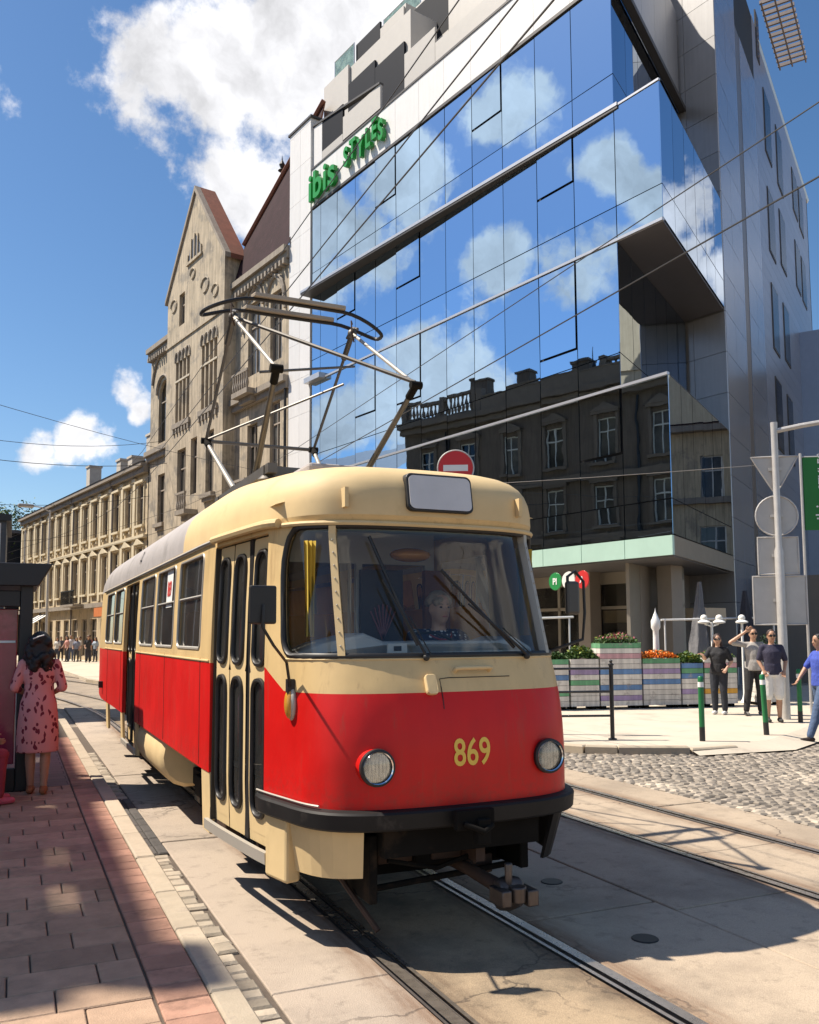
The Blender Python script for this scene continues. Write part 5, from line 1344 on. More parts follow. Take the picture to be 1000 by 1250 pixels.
b = MB(); b.box(.06, .42, 1.88, 1.92, 1.55, 2.3); nb_ = b.obj('notice_board', mat('notice_board', (.10, .09, .085), .7, var=.2), tram)
for i in range(7): 
    b = MB(); an = (i-3)*.22; b.tube([(.24, 1.865, 1.75), (.24+.17*math.sin(an), 1.865, 1.75+.28*math.cos(an))], .008, 5); b.obj('ray_stripe', mat('pink_stripe', (.35, .16, .18), .7), nb_)
b = MB(); b.box(.58, .80, 1.80, 1.86, 1.55, 2.3); b.obj('partition_board', mat('brown_board', (.22, .09, .035), .6, var=.1), tram)
for (x, w_) in ((-.79, .08), (.72, .13)):
    n = 9; b = MB()
    vs = [(x+w_*(i/n-.5)*(1.0 if z > 2.0 else .7), .52+.02*math.sin(i*2.2), z) for z in (1.78, 2.0, 2.36) for i in range(n+1)]
    b.add(vs, [(r_*(n+1)+i, r_*(n+1)+i+1, (r_+1)*(n+1)+i+1, (r_+1)*(n+1)+i) for r_ in range(2) for i in range(n)])
    b.obj('curtain', M_curt, tram, smooth=60)
b = MB(); b.ball((.18, 1.2, 2.36), (.16, .1, .05), 12, 8); b.obj('cab_lamp', M_amber, tram, smooth=60)
b = MB(); b.tube([(.30, .62, 1.72), (.12, .66, 1.80), (.0, .72, 1.80)], .012, 6); b.obj('control_lever', M_rub, tram)
def seat(x, y):
    s_ = MB(); s_.box(x-.22, x+.22, y-.2, y+.2, 1.28, 1.34); s_.box(x-.05, x+.05, y-.05, y+.05, .9, 1.28)
    ob = s_.obj('passenger_seat', M_seat, tram, bevel=.02)
    b = MB(); b.prism(rrect(x-.21, x+.21, 1.36, 2.02, .08, n=3), y+.16, y+.20, fn=lambda a, c, h: (a, h+(c-1.36)*.12, c)); b.obj('seat_back', M_seat, ob, bevel=.01)
for y in (2.9, 3.7, 4.5, 5.3): seat(-.72, y); seat(.72, y)
for y in (8.2, 9.0, 9.8, 10.6): seat(-.72, y); seat(.72, y)
for (x, y) in ((-.45, 2.3), (-.45, 4.1), (-.45, 6.0), (-.45, 7.7), (.45, 3.2), (.45, 6.8)):
    b = MB(); b.tube([(x, y, .9), (x, y, 2.7)], .018, 8); b.obj('grab_pole', M_alum, tram)
# paper with the number in a saloon window
yA, yB = wins_l[1][0]+.28, wins_l[1][0]+.62
b = MB(); b.add([tuple(srf(a_of_y(y), z, -.019)) for y, z in ((yA, 2.06), (yB, 2.06), (yB, 2.43), (yA, 2.43))], [(0, 1, 2, 3)]); pc = b.obj('window_card', M_white, tram)
vs, fs = text_mesh('869', .20, 0, .72, bold=.006)
b = MB(); cx_ = (min(v[0] for v in vs)+max(v[0] for v in vs))/2
b.add([tuple(srf(a_of_y((yA+yB)/2 - (v[0]-cx_)), 2.17+v[1], -.015)) for v in vs], fs); b.obj('card_number', mat('red_print', (.6, .03, .02), .6), pc)
vs, fs = text_mesh('Д', .16, 0, 1.0, bold=.004)
b = MB(); b.add([(lambda p: (p[0]-.006, p[1], p[2]+.006))(roofpt(a_of_y(6.3-v[0]), .25+v[1]*1.9)) for v in vs], fs); b.obj('roof_mark', M_rub, tram)
# ---- pantograph (diamond frame, carbon strip with curved horns)
M_pan = mat('pantograph_steel', (.13, .12, .108), .5, metal=.5, var=.2, scale=8)
M_panl = mat('pantograph_pale', (.36, .33, .285), .5, metal=.3, var=.15, scale=8)
M_carbon = mat('contact_strip', (.36, .30, .23), .55, metal=.2, var=.15)
pg = MB(); ZB = 3.17
for x in (-.5, .5): pg.box(x-.04, x+.04, 2.45, 4.55, ZB-.04, ZB+.04)
for y in (2.6, 4.4): pg.box(-.55, .55, y-.04, y+.04, ZB-.045, ZB+.035)
for x in (-.5, .5):
    for y in (2.6, 4.4): pg.lathe([(.05, 0), (.09, .03), (.05, .06), (.09, .09), (.05, .13)], 10, fn=lambda u, v, h, x=x, y=y: (x+u, y+v, 3.0+h))
pan = pg.obj('pantograph', M_pan, tram, smooth=40)
PY_ = 8.08-TY
hd = {s_: Vector((s_*.60, PY_+.05, 4.80)) for s_ in (-1, 1)}
for s_ in (-1, 1):
    kf, kr = Vector((s_*.60, 6.60-TY, 3.87)), Vector((s_*.60, 9.38-TY, 3.86))
    bf, br_ = Vector((s_*.5, 7.62-TY, ZB+.05)), Vector((s_*.5, 8.48-TY, ZB+.05))
    for bb_, kk, m_ in ((bf, kf, M_pan), (br_, kr, M_panl)):
        b = MB(); b.tube([bb_, kk], [.030, .022], 8); b.obj('lower_arm', m_, pan, smooth=50)
        b = MB(); b.tube([kk+Vector((-.05, 0, 0)), kk+Vector((.05, 0, 0))], .034, 10); b.tube([kk, kk+(bb_-kk)*.12], .034, 8); b.obj('knee_joint', M_chas, pan, smooth=50)
    b = MB(); b.tube([kf, hd[s_]], .017, 7); b.obj('upper_arm', M_panl, pan, smooth=50)
    b = MB(); b.tube([kr, hd[s_]], .016, 7); b.obj('upper_arm', M_pan, pan, smooth=50)
    b = MB(); b.ball(hd[s_], .05, 8, 6); b.tube([hd[s_]+Vector((0, -.15, .0)), hd[s_]+Vector((0, 0, .06)), hd[s_]+Vector((0, .15, .0))], .016, 6); b.tube([hd[s_], hd[s_]+(kr-hd[s_])*.2], .03, 6); b.obj('head_joint', M_pan, pan, smooth=50)
    b = MB(); b.tube([hd[s_]+Vector((.0, -.05, -.1)), hd[s_]+Vector((-.05, -.12, -.02)), hd[s_]+Vector((-.04, -.08, .10)), hd[s_]+Vector((0, 0, .1))], .008, 5); b.obj('shunt_cable', M_rust, pan)
b = MB(); b.tube([Vector((-.60, PY_, 4.78)), Vector((.60, 6.62-TY, 3.90))], .018, 7); b.tube([Vector((.60, PY_, 4.45)), Vector((-.60, 7.1-TY, 3.98))], .013, 6); b.obj('cross_brace', M_pan, pan, smooth=50)
b = MB(); b.tube([(-.60, 9.38-TY, 3.86), (.60, 9.38-TY, 3.86)], .02, 7); b.tube([(-.6, 9.38-TY, 3.87), (.6, PY_+.3, 4.35)], .013, 6); b.obj('cross_brace', M_pan, pan, smooth=50)
hz = 4.96
b = MB(); b.prism([(-.45, -.05), (.45, -.05), (.47, .05), (-.47, .05)], hz-.012, hz+.03, fn=lambda a, c, h: (a, PY_-.13+c, h)); b.obj('contact_strip', M_carbon, pan, bevel=.008)
b = MB(); b.prism([(-.45, -.05), (.45, -.05), (.47, .05), (-.47, .05)], hz-.012, hz+.03, fn=lambda a, c, h: (a, PY_+.22+c, h)); b.obj('contact_strip', M_carbon, pan, bevel=.008)
horn = []
for i in range(48):
    th = 2*math.pi*i/48; c, s_ = math.cos(th), math.sin(th)
    x = .90*(abs(c)**.75)*(1 if c > 0 else -1); y = .175*s_*abs(s_)**-.3 if abs(s_) > 1e-6 else 0
    dz = -.20*max(0, (abs(x)-.45)/.55)**1.6
    horn.append((x, PY_+.045+.18*(abs(s_)**.6)*(1 if s_ > 0 else -1), hz-.02+dz))
b = MB(); b.tube(horn, .019, 7, closed=True); b.obj('head_hoop', M_iron, pan, smooth=50)
for y in (2.2, 4.9):
    b = MB(); b.box(-.35, .35, y-.25, y+.25, 3.0, 3.14); b.obj('roof_box', M_roofg, tram, bevel=.03)
# ================================================================== PEOPLE
def skin_mat(n_, c): return mat(n_, c, .5, var=.05, scale=20)
SK1 = skin_mat('skin_light', (.52, .31, .21)); SK2 = skin_mat('skin_tan', (.42, .235, .15))
HB = mat('hair_black', (.008, .006, .006), .38, var=.4, scale=60, bump=.6, bscale=90); HBR = mat('hair_brown', (.045, .022, .014), .45, var=.4, scale=60, bump=.6, bscale=90); HG = mat('hair_blond_grey', (.33, .25, .17), .55, var=.3, scale=50, bump=.6, bscale=90)
M_eye = mat('eye_dark', (.02, .015, .012), .2, var=0); M_lip = mat('lips', (.38, .12, .10), .5, var=0); M_shade = mat('sunglasses', (.008, .008, .009), .1, var=0)
def remesh(b, vox, smooth=4):
    me = b.mesh('tmp'); o = bpy.data.objects.new('tmp', me); COL.objects.link(o)
    bm = bmesh.new(); bm.from_mesh(me); bmesh.ops.recalc_face_normals(bm, faces=bm.faces); bm.to_mesh(me); bm.free()
    r = o.modifiers.new('r', 'REMESH'); r.mode = 'VOXEL'; r.voxel_size = vox; r.use_smooth_shade = True
    s_ = o.modifiers.new('s', 'SMOOTH'); s_.factor = .5; s_.iterations = smooth
    bpy.context.view_layer.update()
    nm = bpy.data.meshes.new_from_object(o.evaluated_get(bpy.context.evaluated_depsgraph_get()))
    bpy.data.objects.remove(o); bpy.data.meshes.remove(me)
    return nm
def cap(b, p, q_, r0, r1, n=10):
    """tapered capsule"""
    p, q_ = Vector(p), Vector(q_); d = q_-p; L = d.length
    if L < 1e-5: b.ball(p, r0, n, 6); return
    d.normalize()
    pts = [p-d*r0*.98, p-d*r0*.7, p, q_, q_+d*r1*.7, q_+d*r1*.98]; rr = [r0*.2, r0*.72, r0, r1, r1*.72, r1*.2]
    b.tube(pts, rr, n)
def loft(b, cs, rs, right=Vector((1, 0, 0)), n=16):
    """stack of ellipses: cs centres, rs (half width, half depth)"""
    cs = [Vector(c) for c in cs]; vs = []
    for i, c in enumerate(cs):
        t = (cs[min(i+1, len(cs)-1)]-cs[max(i-1, 0)]).normalized()
        rx = (right - t*right.dot(t)).normalized(); fy = t.cross(rx)
        for k in range(n):
            an = 2*math.pi*k/n; vs.append(tuple(c + rx*rs[i][0]*math.cos(an) + fy*rs[i][1]*math.sin(an)))
    fs = [(i*n+k, i*n+(k+1) % n, (i+1)*n+(k+1) % n, (i+1)*n+k) for i in range(len(cs)-1) for k in range(n)]
    fs += [tuple(reversed(range(n))), tuple((len(cs)-1)*n+k for k in range(n))]
    b.add(vs, fs)
J0 = dict(pel=(0, 0, .95), wai=(0, .01, 1.08), che=(0, .0, 1.30), nek=(0, -.01, 1.46), hed=(0, .02, 1.605),
          rs=(.165, -.01, 1.395), re=(.205, -.03, 1.12), rw=(.21, .06, .90), ls=(-.165, -.01, 1.395), le=(-.205, -.03, 1.12), lw=(-.21, .06, .90),
          rh=(.09, 0, .90), rk=(.10, .02, .49), ra=(.105, -.02, .085), lh=(-.09, 0, .90), lk=(-.10, .02, .49), la=(-.105, -.02, .085))
def hand(b, w_, el, sc, curl=.5, side_=1, facing=Vector((0, 1, 0))):
    w_, el = Vector(w_), Vector(el); d = (w_-el).normalized()
    s_ = d.cross(facing); s_ = s_.normalized() if s_.length > .1 else Vector((1, 0, 0))
    pn = s_.cross(d).normalized()          # palm-ward bend
    palm = w_ + d*.05*sc
    vs0 = len(b.v)
    loft(b, [w_-d*.02*sc, w_+d*.01*sc, w_+d*.05*sc, w_+d*.09*sc], [(.024*sc, .02*sc), (.03*sc, .019*sc), (.041*sc, .016*sc), (.038*sc, .012*sc)], s_, 10)
    for i, (off, ln) in enumerate(((-.030, .070), (-.010, .080), (.010, .075), (.029, .060))):
        p0 = w_ + d*.085*sc + s_*off*sc; p1 = p0 + (d*math.cos(curl*.5)+pn*math.sin(curl*.5))*ln*.45*sc; p2 = p1 + (d*math.cos(curl*1.3)+pn*math.sin(curl*1.3))*ln*.32*sc; p3 = p2 + (d*math.cos(curl*2)+pn*math.sin(curl*2))*ln*.25*sc
        b.tube([p0-d*.01*sc, p0, p1, p2, p3], [.009*sc, .009*sc, .0085*sc, .0075*sc, .005*sc], 6)
    t0_ = w_ + d*.025*sc - s_*side_*.03*sc; b.tube([t0_, t0_+(d*.6-s_*side_*.6+pn*.3)*.035*sc, t0_+(d*1.1-s_*side_*.75+pn*.5)*.055*sc], [.012*sc, .010*sc, .007*sc], 6)
def person(name, label, cat_loc, rz, pose=None, hgt=1.72, wide=1.0, skin=None, top=None, sleeve=.55, bottom=None, btype='trousers', shoes=None, hair=None, hstyle='short',
           glasses=False, vox=.013, group=None, belly=0.0, fem=False, top_hem=.88, neck_turn=0.0, face=True, barefoot=False):
    J = {k: Vector(v) for k, v in J0.items()}
    for k, v in (pose or {}).items(): J[k] = Vector(v)
    sc = hgt/1.72
    root = thing(name, label, 'person', cat_loc, rz, group); root.scale = (sc, sc, sc)
    R1 = J['rs']-J['ls']; R1.z = 0; R1.normalize(); R2 = J['rh']-J['lh']; R2.z = 0; R2.normalize()
    wd = wide
    def limbs(b, e, arms=1.0, legs=1.0, hands=True, sw=1.0):
        for s_ in 'rl':
            S, E_, W_ = J[s_+'s'], J[s_+'e'], J[s_+'w']
            if arms > 0:
                f1 = min(1, arms/.5); cap(b, S, S+(E_-S)*f1, .048*wd+e, (.052-.012*f1)*wd+e*1.3*sw)
                if arms > .5: f2 = (arms-.5)/.5; cap(b, E_, E_+(W_-E_)*f2, .040*wd+e, (.040-.014*f2)+e)
            Hh, K, A = J[s_+'h'], J[s_+'k'], J[s_+'a']
            if legs > 0:
                f1 = min(1, legs/.5); cap(b, Hh, Hh+(K-Hh)*f1, .088*wd+e, (.088-.031*f1)*wd+e*1.2)
                if legs > .5: f2 = (legs-.5)/.5; m_ = K+(A-K)*min(f2, .35)+Vector((0, -.012, 0)); cap(b, K, m_, .055*wd+e, .056*wd+e); cap(b, m_, K+(A-K)*f2, .056*wd+e, (.056-.02*f2)*wd+e*1.5)
    def torso(b, e, lo=0.0, hi=1.0):
        up_ = (J['che']-J['pel'])
        pts = [J['pel']+Vector((0, 0, -.07)), J['pel'], J['wai'], (J['wai']+J['che'])/2+Vector((0, .005, 0)), J['che'], J['nek']+Vector((0, 0, -.06)), J['nek']+Vector((0, 0, -.01))]
        hipw = .165 if fem else .155
        rs = [(.13*wd+e, .10*wd+e), (hipw*wd+e, .115*wd+e+belly*.3), ((.125 if fem else .138)*wd+e, .10*wd+e+belly), (.145*wd+e, .112*wd+e+belly*.7), (.165*wd+e, .118*wd+e), (.125*wd+e*.8, .085+e*.8), (.06+e*.5, .06+e*.5)]
        n0 = 1 if lo > 0 else 0
        loft(b, pts[n0:], rs[n0:], R1)
        cap(b, J['ls']+Vector((.03, 0, 0)), J['rs']-Vector((.03, 0, 0)), .048*wd+e, .048*wd+e)
        if fem:
            for s_ in (-1, 1): b.ball(J['che']+R1*s_*.07+Vector((0, 0, -.02))+Vector((-R1.y, R1.x, 0))*.085, .062+e, 10, 8)
    hd = J['hed']; ct, st_ = math.cos(neck_turn), math.sin(neck_turn)
    def HP(x, y, z): return hd + Vector((x*ct-y*st_, x*st_+y*ct, z))
    b = MB(); torso(b, 0); limbs(b, 0)
    cap(b, J['nek']-Vector((0, 0, .05)), HP(0, -.015, -.06), .056, .052)
    loft(b, [HP(0, .02, -.115), HP(0, .022, -.10), HP(0, .012, -.06), HP(0, .0, -.01), HP(0, -.005, .04), HP(0, -.008, .08), HP(0, -.008, .108), HP(0, -.008, .118)],
         [(.025, .03), (.042, .05), (.062, .078), (.072, .092), (.074, .096), (.064, .084), (.038, .05), (.012, .016)], Vector((ct, st_, 0)), 16)
    b.ball(HP(0, .098, -.022), (.013, .016, .022), 8, 6)
    for s_ in (-1, 1): b.ball(HP(s_*.075, -.005, -.012), (.012, .02, .03), 8, 6)
    for s_ in 'rl':
        A = J[s_+'a']; dirf = Vector((-R2.y, R2.x, 0))
        cap(b, A+Vector((0, 0, -.05))-dirf*.03, A+Vector((0, 0, -.055))+dirf*.13, .034, .030)
    me = remesh(b, vox)
    hb = MB(); f_ = Vector((-R1.y, R1.x, 0))
    for s_, sd in (('r', 1), ('l', -1)): hand(hb, J[s_+'w'], J[s_+'e'], 1.0, .6, sd, f_)
    bm = bmesh.new(); bm.from_mesh(me); hm_ = hb.mesh('h'); bm.from_mesh(hm_); bm.to_mesh(me); bm.free(); bpy.data.meshes.remove(hm_)
    me.polygons.foreach_set('use_smooth', [True]*len(me.polygons))
    link('body', me, skin or SK1, root)
    if face:
        for s_ in (-1, 1):
            e_ = MB(); e_.ball(HP(s_*.03, .083, .005), (.012, .008, .007), 8, 6); e_.obj('eye', M_eye, root)
            e_ = MB(); e_.tube([HP(s_*.015, .092, .024), HP(s_*.032, .09, .03), HP(s_*.048, .078, .024)], .004, 5); e_.obj('eyebrow', hair or HBR, root)
        e_ = MB(); e_.ball(HP(0, .085, -.062), (.022, .008, .006), 8, 6); e_.obj('mouth', M_lip, root)
    if glasses:
        e_ = MB()
        for s_ in (-1, 1): e_.ball(HP(s_*.033, .092, .004), (.029, .012, .021), 10, 8); e_.tube([HP(s_*.06, .085, .008), HP(s_*.08, .0, .008)], .004, 5)
        e_.tube([HP(-.01, .104, .008), HP(.01, .104, .008)], .004, 5); e_.obj('sunglasses', M_shade, root, smooth=50)
    if top:
        b = MB(); torso(b, .009, lo=0)
        if btype == 'dress': pass
        limbs(b, .008, arms=sleeve, legs=0, sw=1.4)
        if top_hem < .95:
            loft(b, [J['pel']+Vector((0, 0, top_hem-.95)), J['pel']+Vector((0, 0, -.02)), J['wai']], [(.172*wd, .128*wd+belly*.6), (.172*wd, .13*wd+belly*.6), (.15*wd, .118*wd+belly)], R1)
        link('shirt' if btype != 'dress' else 'bodice', remesh(b, vox), top, root)
    if bottom:
        b = MB()
        if btype == 'dress':
            pel = J['pel']
            loft(b, [pel+Vector((0, .0, -.50)), pel+Vector((0, 0, -.30)), pel+Vector((0, 0, -.10)), pel+Vector((0, 0, .03)), J['wai'], J['wai']+Vector((0, 0, .1))], [(.215*wd, .165*wd), (.215*wd, .17*wd), (.20*wd, .155*wd), (.185*wd, .14*wd), (.155*wd, .125*wd), (.15*wd, .12*wd)], R2, 22)
            link('skirt', remesh(b, vox), bottom, root)
        else:
            loft(b, [J['pel']+Vector((0, 0, -.09)), J['pel']+Vector((0, 0, -.03)), J['pel']+Vector((0, 0, .06))], [(.155*wd, .118*wd), (.168*wd, .128*wd), (.155*wd, .118*wd)], R2)
            limbs(b, .013 if btype == 'trousers' else .026, arms=0, legs=.97 if btype == 'trousers' else .50)
            link(btype, remesh(b, vox), bottom, root)
    if shoes:
        for s_ in 'rl':
            b = MB(); A = J[s_+'a']; dirf = Vector((-R2.y, R2.x, 0))
            cap(b, A+Vector((0, 0, -.042))-dirf*.045, A+Vector((0, 0, -.048))+dirf*.135, .043, .036); cap(b, A+Vector((0, 0, -.01)), A+Vector((0, 0, -.04)), .042, .042)
            link('shoe', remesh(b, vox), shoes, root)
    if hair:
        b = MB()
        if hstyle == 'short':
            b.ball(HP(0, -.018, .045), (.083, .098, .084), 14, 10); b.ball(HP(0, -.05, -.0), (.075, .062, .075), 12, 8)
        elif hstyle == 'long':
            b.ball(HP(0, -.02, .045), (.088, .104, .09), 14, 10); b.ball(HP(0, -.06, -.04), (.10, .075, .11), 12, 8); b.ball(HP(0, -.08, -.15), (.115, .065, .11), 12, 8); b.ball(HP(.07, -.05, -.12), (.045, .06, .10), 10, 8); b.ball(HP(-.07, -.05, -.12), (.045, .06, .10), 10, 8)
        elif hstyle == 'big':
            b.ball(HP(0, -.03, .05), (.10, .115, .095), 14, 10); b.ball(HP(0, -.07, -.08), (.12, .075, .14), 14, 10); b.ball(HP(0, -.075, -.20), (.115, .06, .10), 14, 10)
            r_ = random.Random(3)
            for i in range(60):
                an = r_.uniform(0, 2*math.pi); zz = r_.uniform(-.31, .08); rr_ = .085+.06*(.5-abs(zz+.15)/.35)
                b.ball(HP(rr_*math.cos(an)*1.12, -.075+rr_*math.sin(an)*.70, zz), r_.uniform(.026, .05), 8, 6)
        elif hstyle == 'curly':
            r_ = random.Random(5)
            for i in range(26):
                an = r_.uniform(0, 2*math.pi); el = r_.uniform(.0, 1.4)
                b.ball(HP(.075*math.cos(an)*math.cos(el), -.02+.085*math.sin(an)*math.cos(el), .03+.075*math.sin(el)), .032, 8, 6)
            b.ball(HP(0, -.02, .05), (.08, .095, .08), 12, 8)
        link('hair', remesh(b, vox*.9, 2), hair, root)
    return root, J, HP

def cloth(n_, c, **k): return mat(n_, c, .85, var=k.pop('var', .12), scale=9, bump=.9, bscale=11, **k)
def gp(x_, y_, z=0.1): return (x_, y_, z)
# patterned dress: dark red curved leaf marks on pink
mt_ = bpy.data.materials.new('pink_leaf_dress'); mt_.use_nodes = True
q = NT(mt_.node_tree); bs = q.n['Principled BSDF']; g = q.new('ShaderNodeTexCoord').outputs['Object']
nw = q.noise(g, 6.0, 2.0); gw_ = q.vmath('ADD', g, q.vmath('SCALE', nw.outputs['Color'], .16))
vo = q.new('ShaderNodeTexVoronoi'); vo.inputs['Scale'].default_value = 1.0; q.link(q.vmath('MULTIPLY', gw_, (21, 12, 10)), vo.inputs['Vector'])
rot_ = q.vmath('MULTIPLY', q.vmath('ADD', gw_, q.vmath('SCALE', vo.outputs['Color'], .0)), (1, 1, 1))
mk = q.math('LESS_THAN', vo.outputs['Distance'], .34)
cl = q.mix(mk, (.62, .26, .25), (.16, .015, .03)); q.link(cl, bs.inputs['Base Color']); bs.inputs['Roughness'].default_value = .85
M_dress = mt_
wr, Jw, HPw = person('woman', 'woman in pink leaf-print dress with dark wavy hair, back turned, beside the shelter', (.28, 10.5, .1), R(-8),
    pose=dict(rw=(.12, .16, 1.06), re=(.24, -.02, 1.14), lw=(-.12, .17, 1.05), le=(-.24, -.02, 1.14), ra=(.075, -.02, .085), la=(-.065, .05, .085), rk=(.085, .02, .49), lk=(-.075, .05, .49)), hgt=1.72, fem=True, wide=1.0,
    skin=SK2, top=M_dress, sleeve=.62, bottom=M_dress, btype='dress', shoes=cloth('sandal_brown', (.30, .12, .05)), hair=HB, hstyle='big', vox=.012)
b = MB(); b.tube([HPw(-.06, -.15, .06), HPw(.0, -.165, .085), HPw(.05, -.155, .10)], .007, 6); b.obj('hair_clip', M_white, wr)
# seated in the shelter
person('seated_woman', 'woman seated in the shelter with hand raised to her head, cut by the left edge', (-.50, 9.95, .1), R(-70),
    pose=dict(pel=(0, -.05, .50), wai=(0, -.03, .64), che=(0, .03, .86), nek=(0, .06, 1.02), hed=(0, .12, 1.16), rs=(.175, .04, .96), ls=(-.175, .04, .96), re=(.30, .22, .80), rw=(.15, .20, 1.06), le=(-.24, .22, .76), lw=(-.10, .38, .66),
              rh=(.09, .0, .48), lh=(-.09, 0, .48), rk=(.12, .42, .50), lk=(-.12, .42, .50), ra=(.12, .40, .085), la=(-.12, .44, .085)), fem=True,
    skin=SK2, top=cloth('lilac_top', (.55, .30, .38)), sleeve=.3, bottom=cloth('dark_red_skirt', (.25, .03, .05)), btype='trousers', shoes=cloth('pink_shoe', (.5, .1, .15)), hair=HB, hstyle='long')
# people at the corner
person('standing_woman', 'woman in black top and dark jeans with white shoes pointing to the left', (13.5, 14.38, .1), R(118),
    pose=dict(rs=(.17, .0, 1.40), re=(.22, .22, 1.20), rw=(.17, .44, 1.27), le=(-.26, -.06, 1.14), lw=(-.20, .10, .98)), hgt=1.66, wide=1.12, belly=.02, fem=True, skin=SK1,
    top=cloth('black_top', (.015, .015, .018)), sleeve=.42, bottom=cloth('dark_jeans', (.022, .026, .036)), shoes=cloth('white_shoe', (.75, .74, .72)), hair=HBR, hstyle='long', glasses=True, neck_turn=.3)
person('man_shading_eyes', 'man in grey t-shirt and dark trousers with one hand raised to his forehead', (14.0, 13.9, .1), R(150),
    pose=dict(re=(.45, .04, 1.44), rw=(.16, .12, 1.66), le=(-.25, -.02, 1.14), lw=(-.22, .12, .92), rk=(.14, .06, .49), ra=(.20, .08, .085), lk=(-.1, .0, .49)), hgt=1.78, wide=1.05, belly=.015, skin=SK1,
    top=mat('grey_print_shirt', (.36, .34, .32), .85, var=.1, scale=8, bump=.3, bscale=7, spots=((.62, .60, .56), 5, .56, .9)), sleeve=.42, bottom=cloth('dark_trousers', (.02, .02, .022)), shoes=cloth('grey_shoe', (.16, .15, .14)), hair=HBR, hstyle='short', glasses=True)
person('man_in_white_shorts', 'man in navy polo shirt, white shorts and sunglasses beside the sign post', (13.2, 12.65, .1), R(148),
    pose=dict(re=(.23, -.05, 1.14), rw=(.17, .06, .96), le=(-.25, -.03, 1.13), lw=(-.19, .08, .95)), hgt=1.74, wide=1.04, skin=SK2,
    top=cloth('navy_polo', (.03, .028, .055)), sleeve=.42, bottom=cloth('white_shorts', (.72, .70, .66)), btype='shorts', shoes=cloth('dark_shoe', (.03, .03, .03)), hair=HBR, hstyle='short', glasses=True)
person('walking_man', 'man in blue shirt and jeans striding left at the right edge', (12.28, 10.74, .0), R(74),
    pose=dict(re=(.26, .10, 1.16), rw=(.22, .26, .98), le=(-.24, -.16, 1.14), lw=(-.24, -.12, .88), rk=(.10, -.06, .49), ra=(.10, -.32, .12), lk=(-.10, .16, .50), la=(-.10, .30, .085)), hgt=1.76, wide=1.06, skin=SK2,
    top=cloth('blue_shirt', (.05, .085, .40)), sleeve=.42, bottom=cloth('blue_jeans', (.07, .11, .20)), shoes=cloth('dark_brown_shoe', (.03, .018, .014)), hair=HB, hstyle='short')
# driver
mt_ = bpy.data.materials.new('polka_blouse'); mt_.use_nodes = True
q = NT(mt_.node_tree); bs = q.n['Principled BSDF']; g = q.new('ShaderNodeTexCoord').outputs['Object']
vo = q.new('ShaderNodeTexVoronoi'); vo.inputs['Scale'].default_value = 24.0; vo.inputs['Randomness'].default_value = .45; q.link(g, vo.inputs['Vector'])
q.link(q.mix(q.math('LESS_THAN', vo.outputs['Distance'], .30), (.015, .018, .045), (.7, .7, .7)), bs.inputs['Base Color']); bs.inputs['Roughness'].default_value = .8
dr, Jd, HPd = person('tram_driver', 'tram driver in navy polka-dot blouse with short fair hair behind the windscreen', (TX+.36, TY+1.15, .55), R(180),
    pose=dict(pel=(0, -.05, .80), wai=(0, -.03, .93), che=(0, .0, 1.15), nek=(0, .03, 1.31), hed=(0, .06, 1.46), rs=(.18, .0, 1.25), ls=(-.18, .0, 1.25), re=(.27, .18, 1.05), rw=(.20, .38, 1.16), le=(-.27, .18, 1.05), lw=(-.18, .38, 1.16),
              rh=(.09, 0, .78), lh=(-.09, 0, .78), rk=(.12, .40, .80), lk=(-.12, .40, .80), ra=(.12, .40, .50), la=(-.12, .40, .50)), hgt=1.68, fem=True, wide=1.15, belly=.03,
    skin=SK1, top=mt_, sleeve=.40, bottom=cloth('navy_trousers', (.02, .02, .03)), shoes=cloth('black_shoe', (.02, .02, .02)), hair=HG, hstyle='curly')
b = MB(); b.tube([Jd['nek']+Vector((.09*math.cos(a_), .02+.085*math.sin(a_), -.03-.05*max(0, math.sin(a_)))) for a_ in [i*math.pi/8 for i in range(16)]], .008, 5, closed=True); b.obj('necklace', cloth('red_beads', (.30, .04, .05)), dr)
# waiting crowd in the distance
cols = [((.60, .58, .55), (.05, .06, .09)), ((.10, .10, .12), (.03, .03, .04)), ((.55, .28, .24), (.04, .04, .05)), ((.62, .60, .62), (.10, .13, .22)), ((.20, .22, .30), (.05, .05, .06)), ((.55, .50, .42), (.30, .27, .22)), ((.03, .03, .035), (.03, .03, .04)), ((.45, .16, .15), (.06, .06, .09)), ((.35, .42, .50), (.04, .045, .06))]
clab = ['in pale grey top, leftmost of the waiting group', 'in black jacket behind the pale one', 'in salmon pink top with dark trousers', 'in white shirt and blue jeans', 'in slate blue top at the group centre', 'in beige top and khaki trousers', 'in all-black clothes standing nearest the road', 'in dark red top at the rear', 'in light blue shirt, rightmost of the group']
for i, ((c1, c2), lb) in enumerate(zip(cols, clab)):
    px_ = Vector((2.75+i*.28, 64.2-i*.32 + (.0, 1.2, -.6, .5, -.4, 1.0, -1.8, 1.2, .0)[i], 0))
    person('waiting_person', 'distant waiting person ' + lb, (px_.x, px_.y, .1), R(150+40*math.sin(i*2.3)), hgt=1.62+.05*(i % 4), pose=dict(ra=(.11+.02*(i % 3), .05*(i % 2), .085), re=(.24, -.02+.06*(i % 3), 1.14), rw=(.2, .12+.06*(i % 3), .98)), fem=i % 2 == 0,
           skin=SK2 if i % 2 else SK1, top=cloth('crowd_top%d' % i, c1), sleeve=.45, bottom=cloth('crowd_leg%d' % i, c2), shoes=cloth('black_shoe', (.02, .02, .02)), hair=HBR, hstyle='long' if i % 2 == 0 else 'short', vox=.026, group='people waiting down the street', face=False)
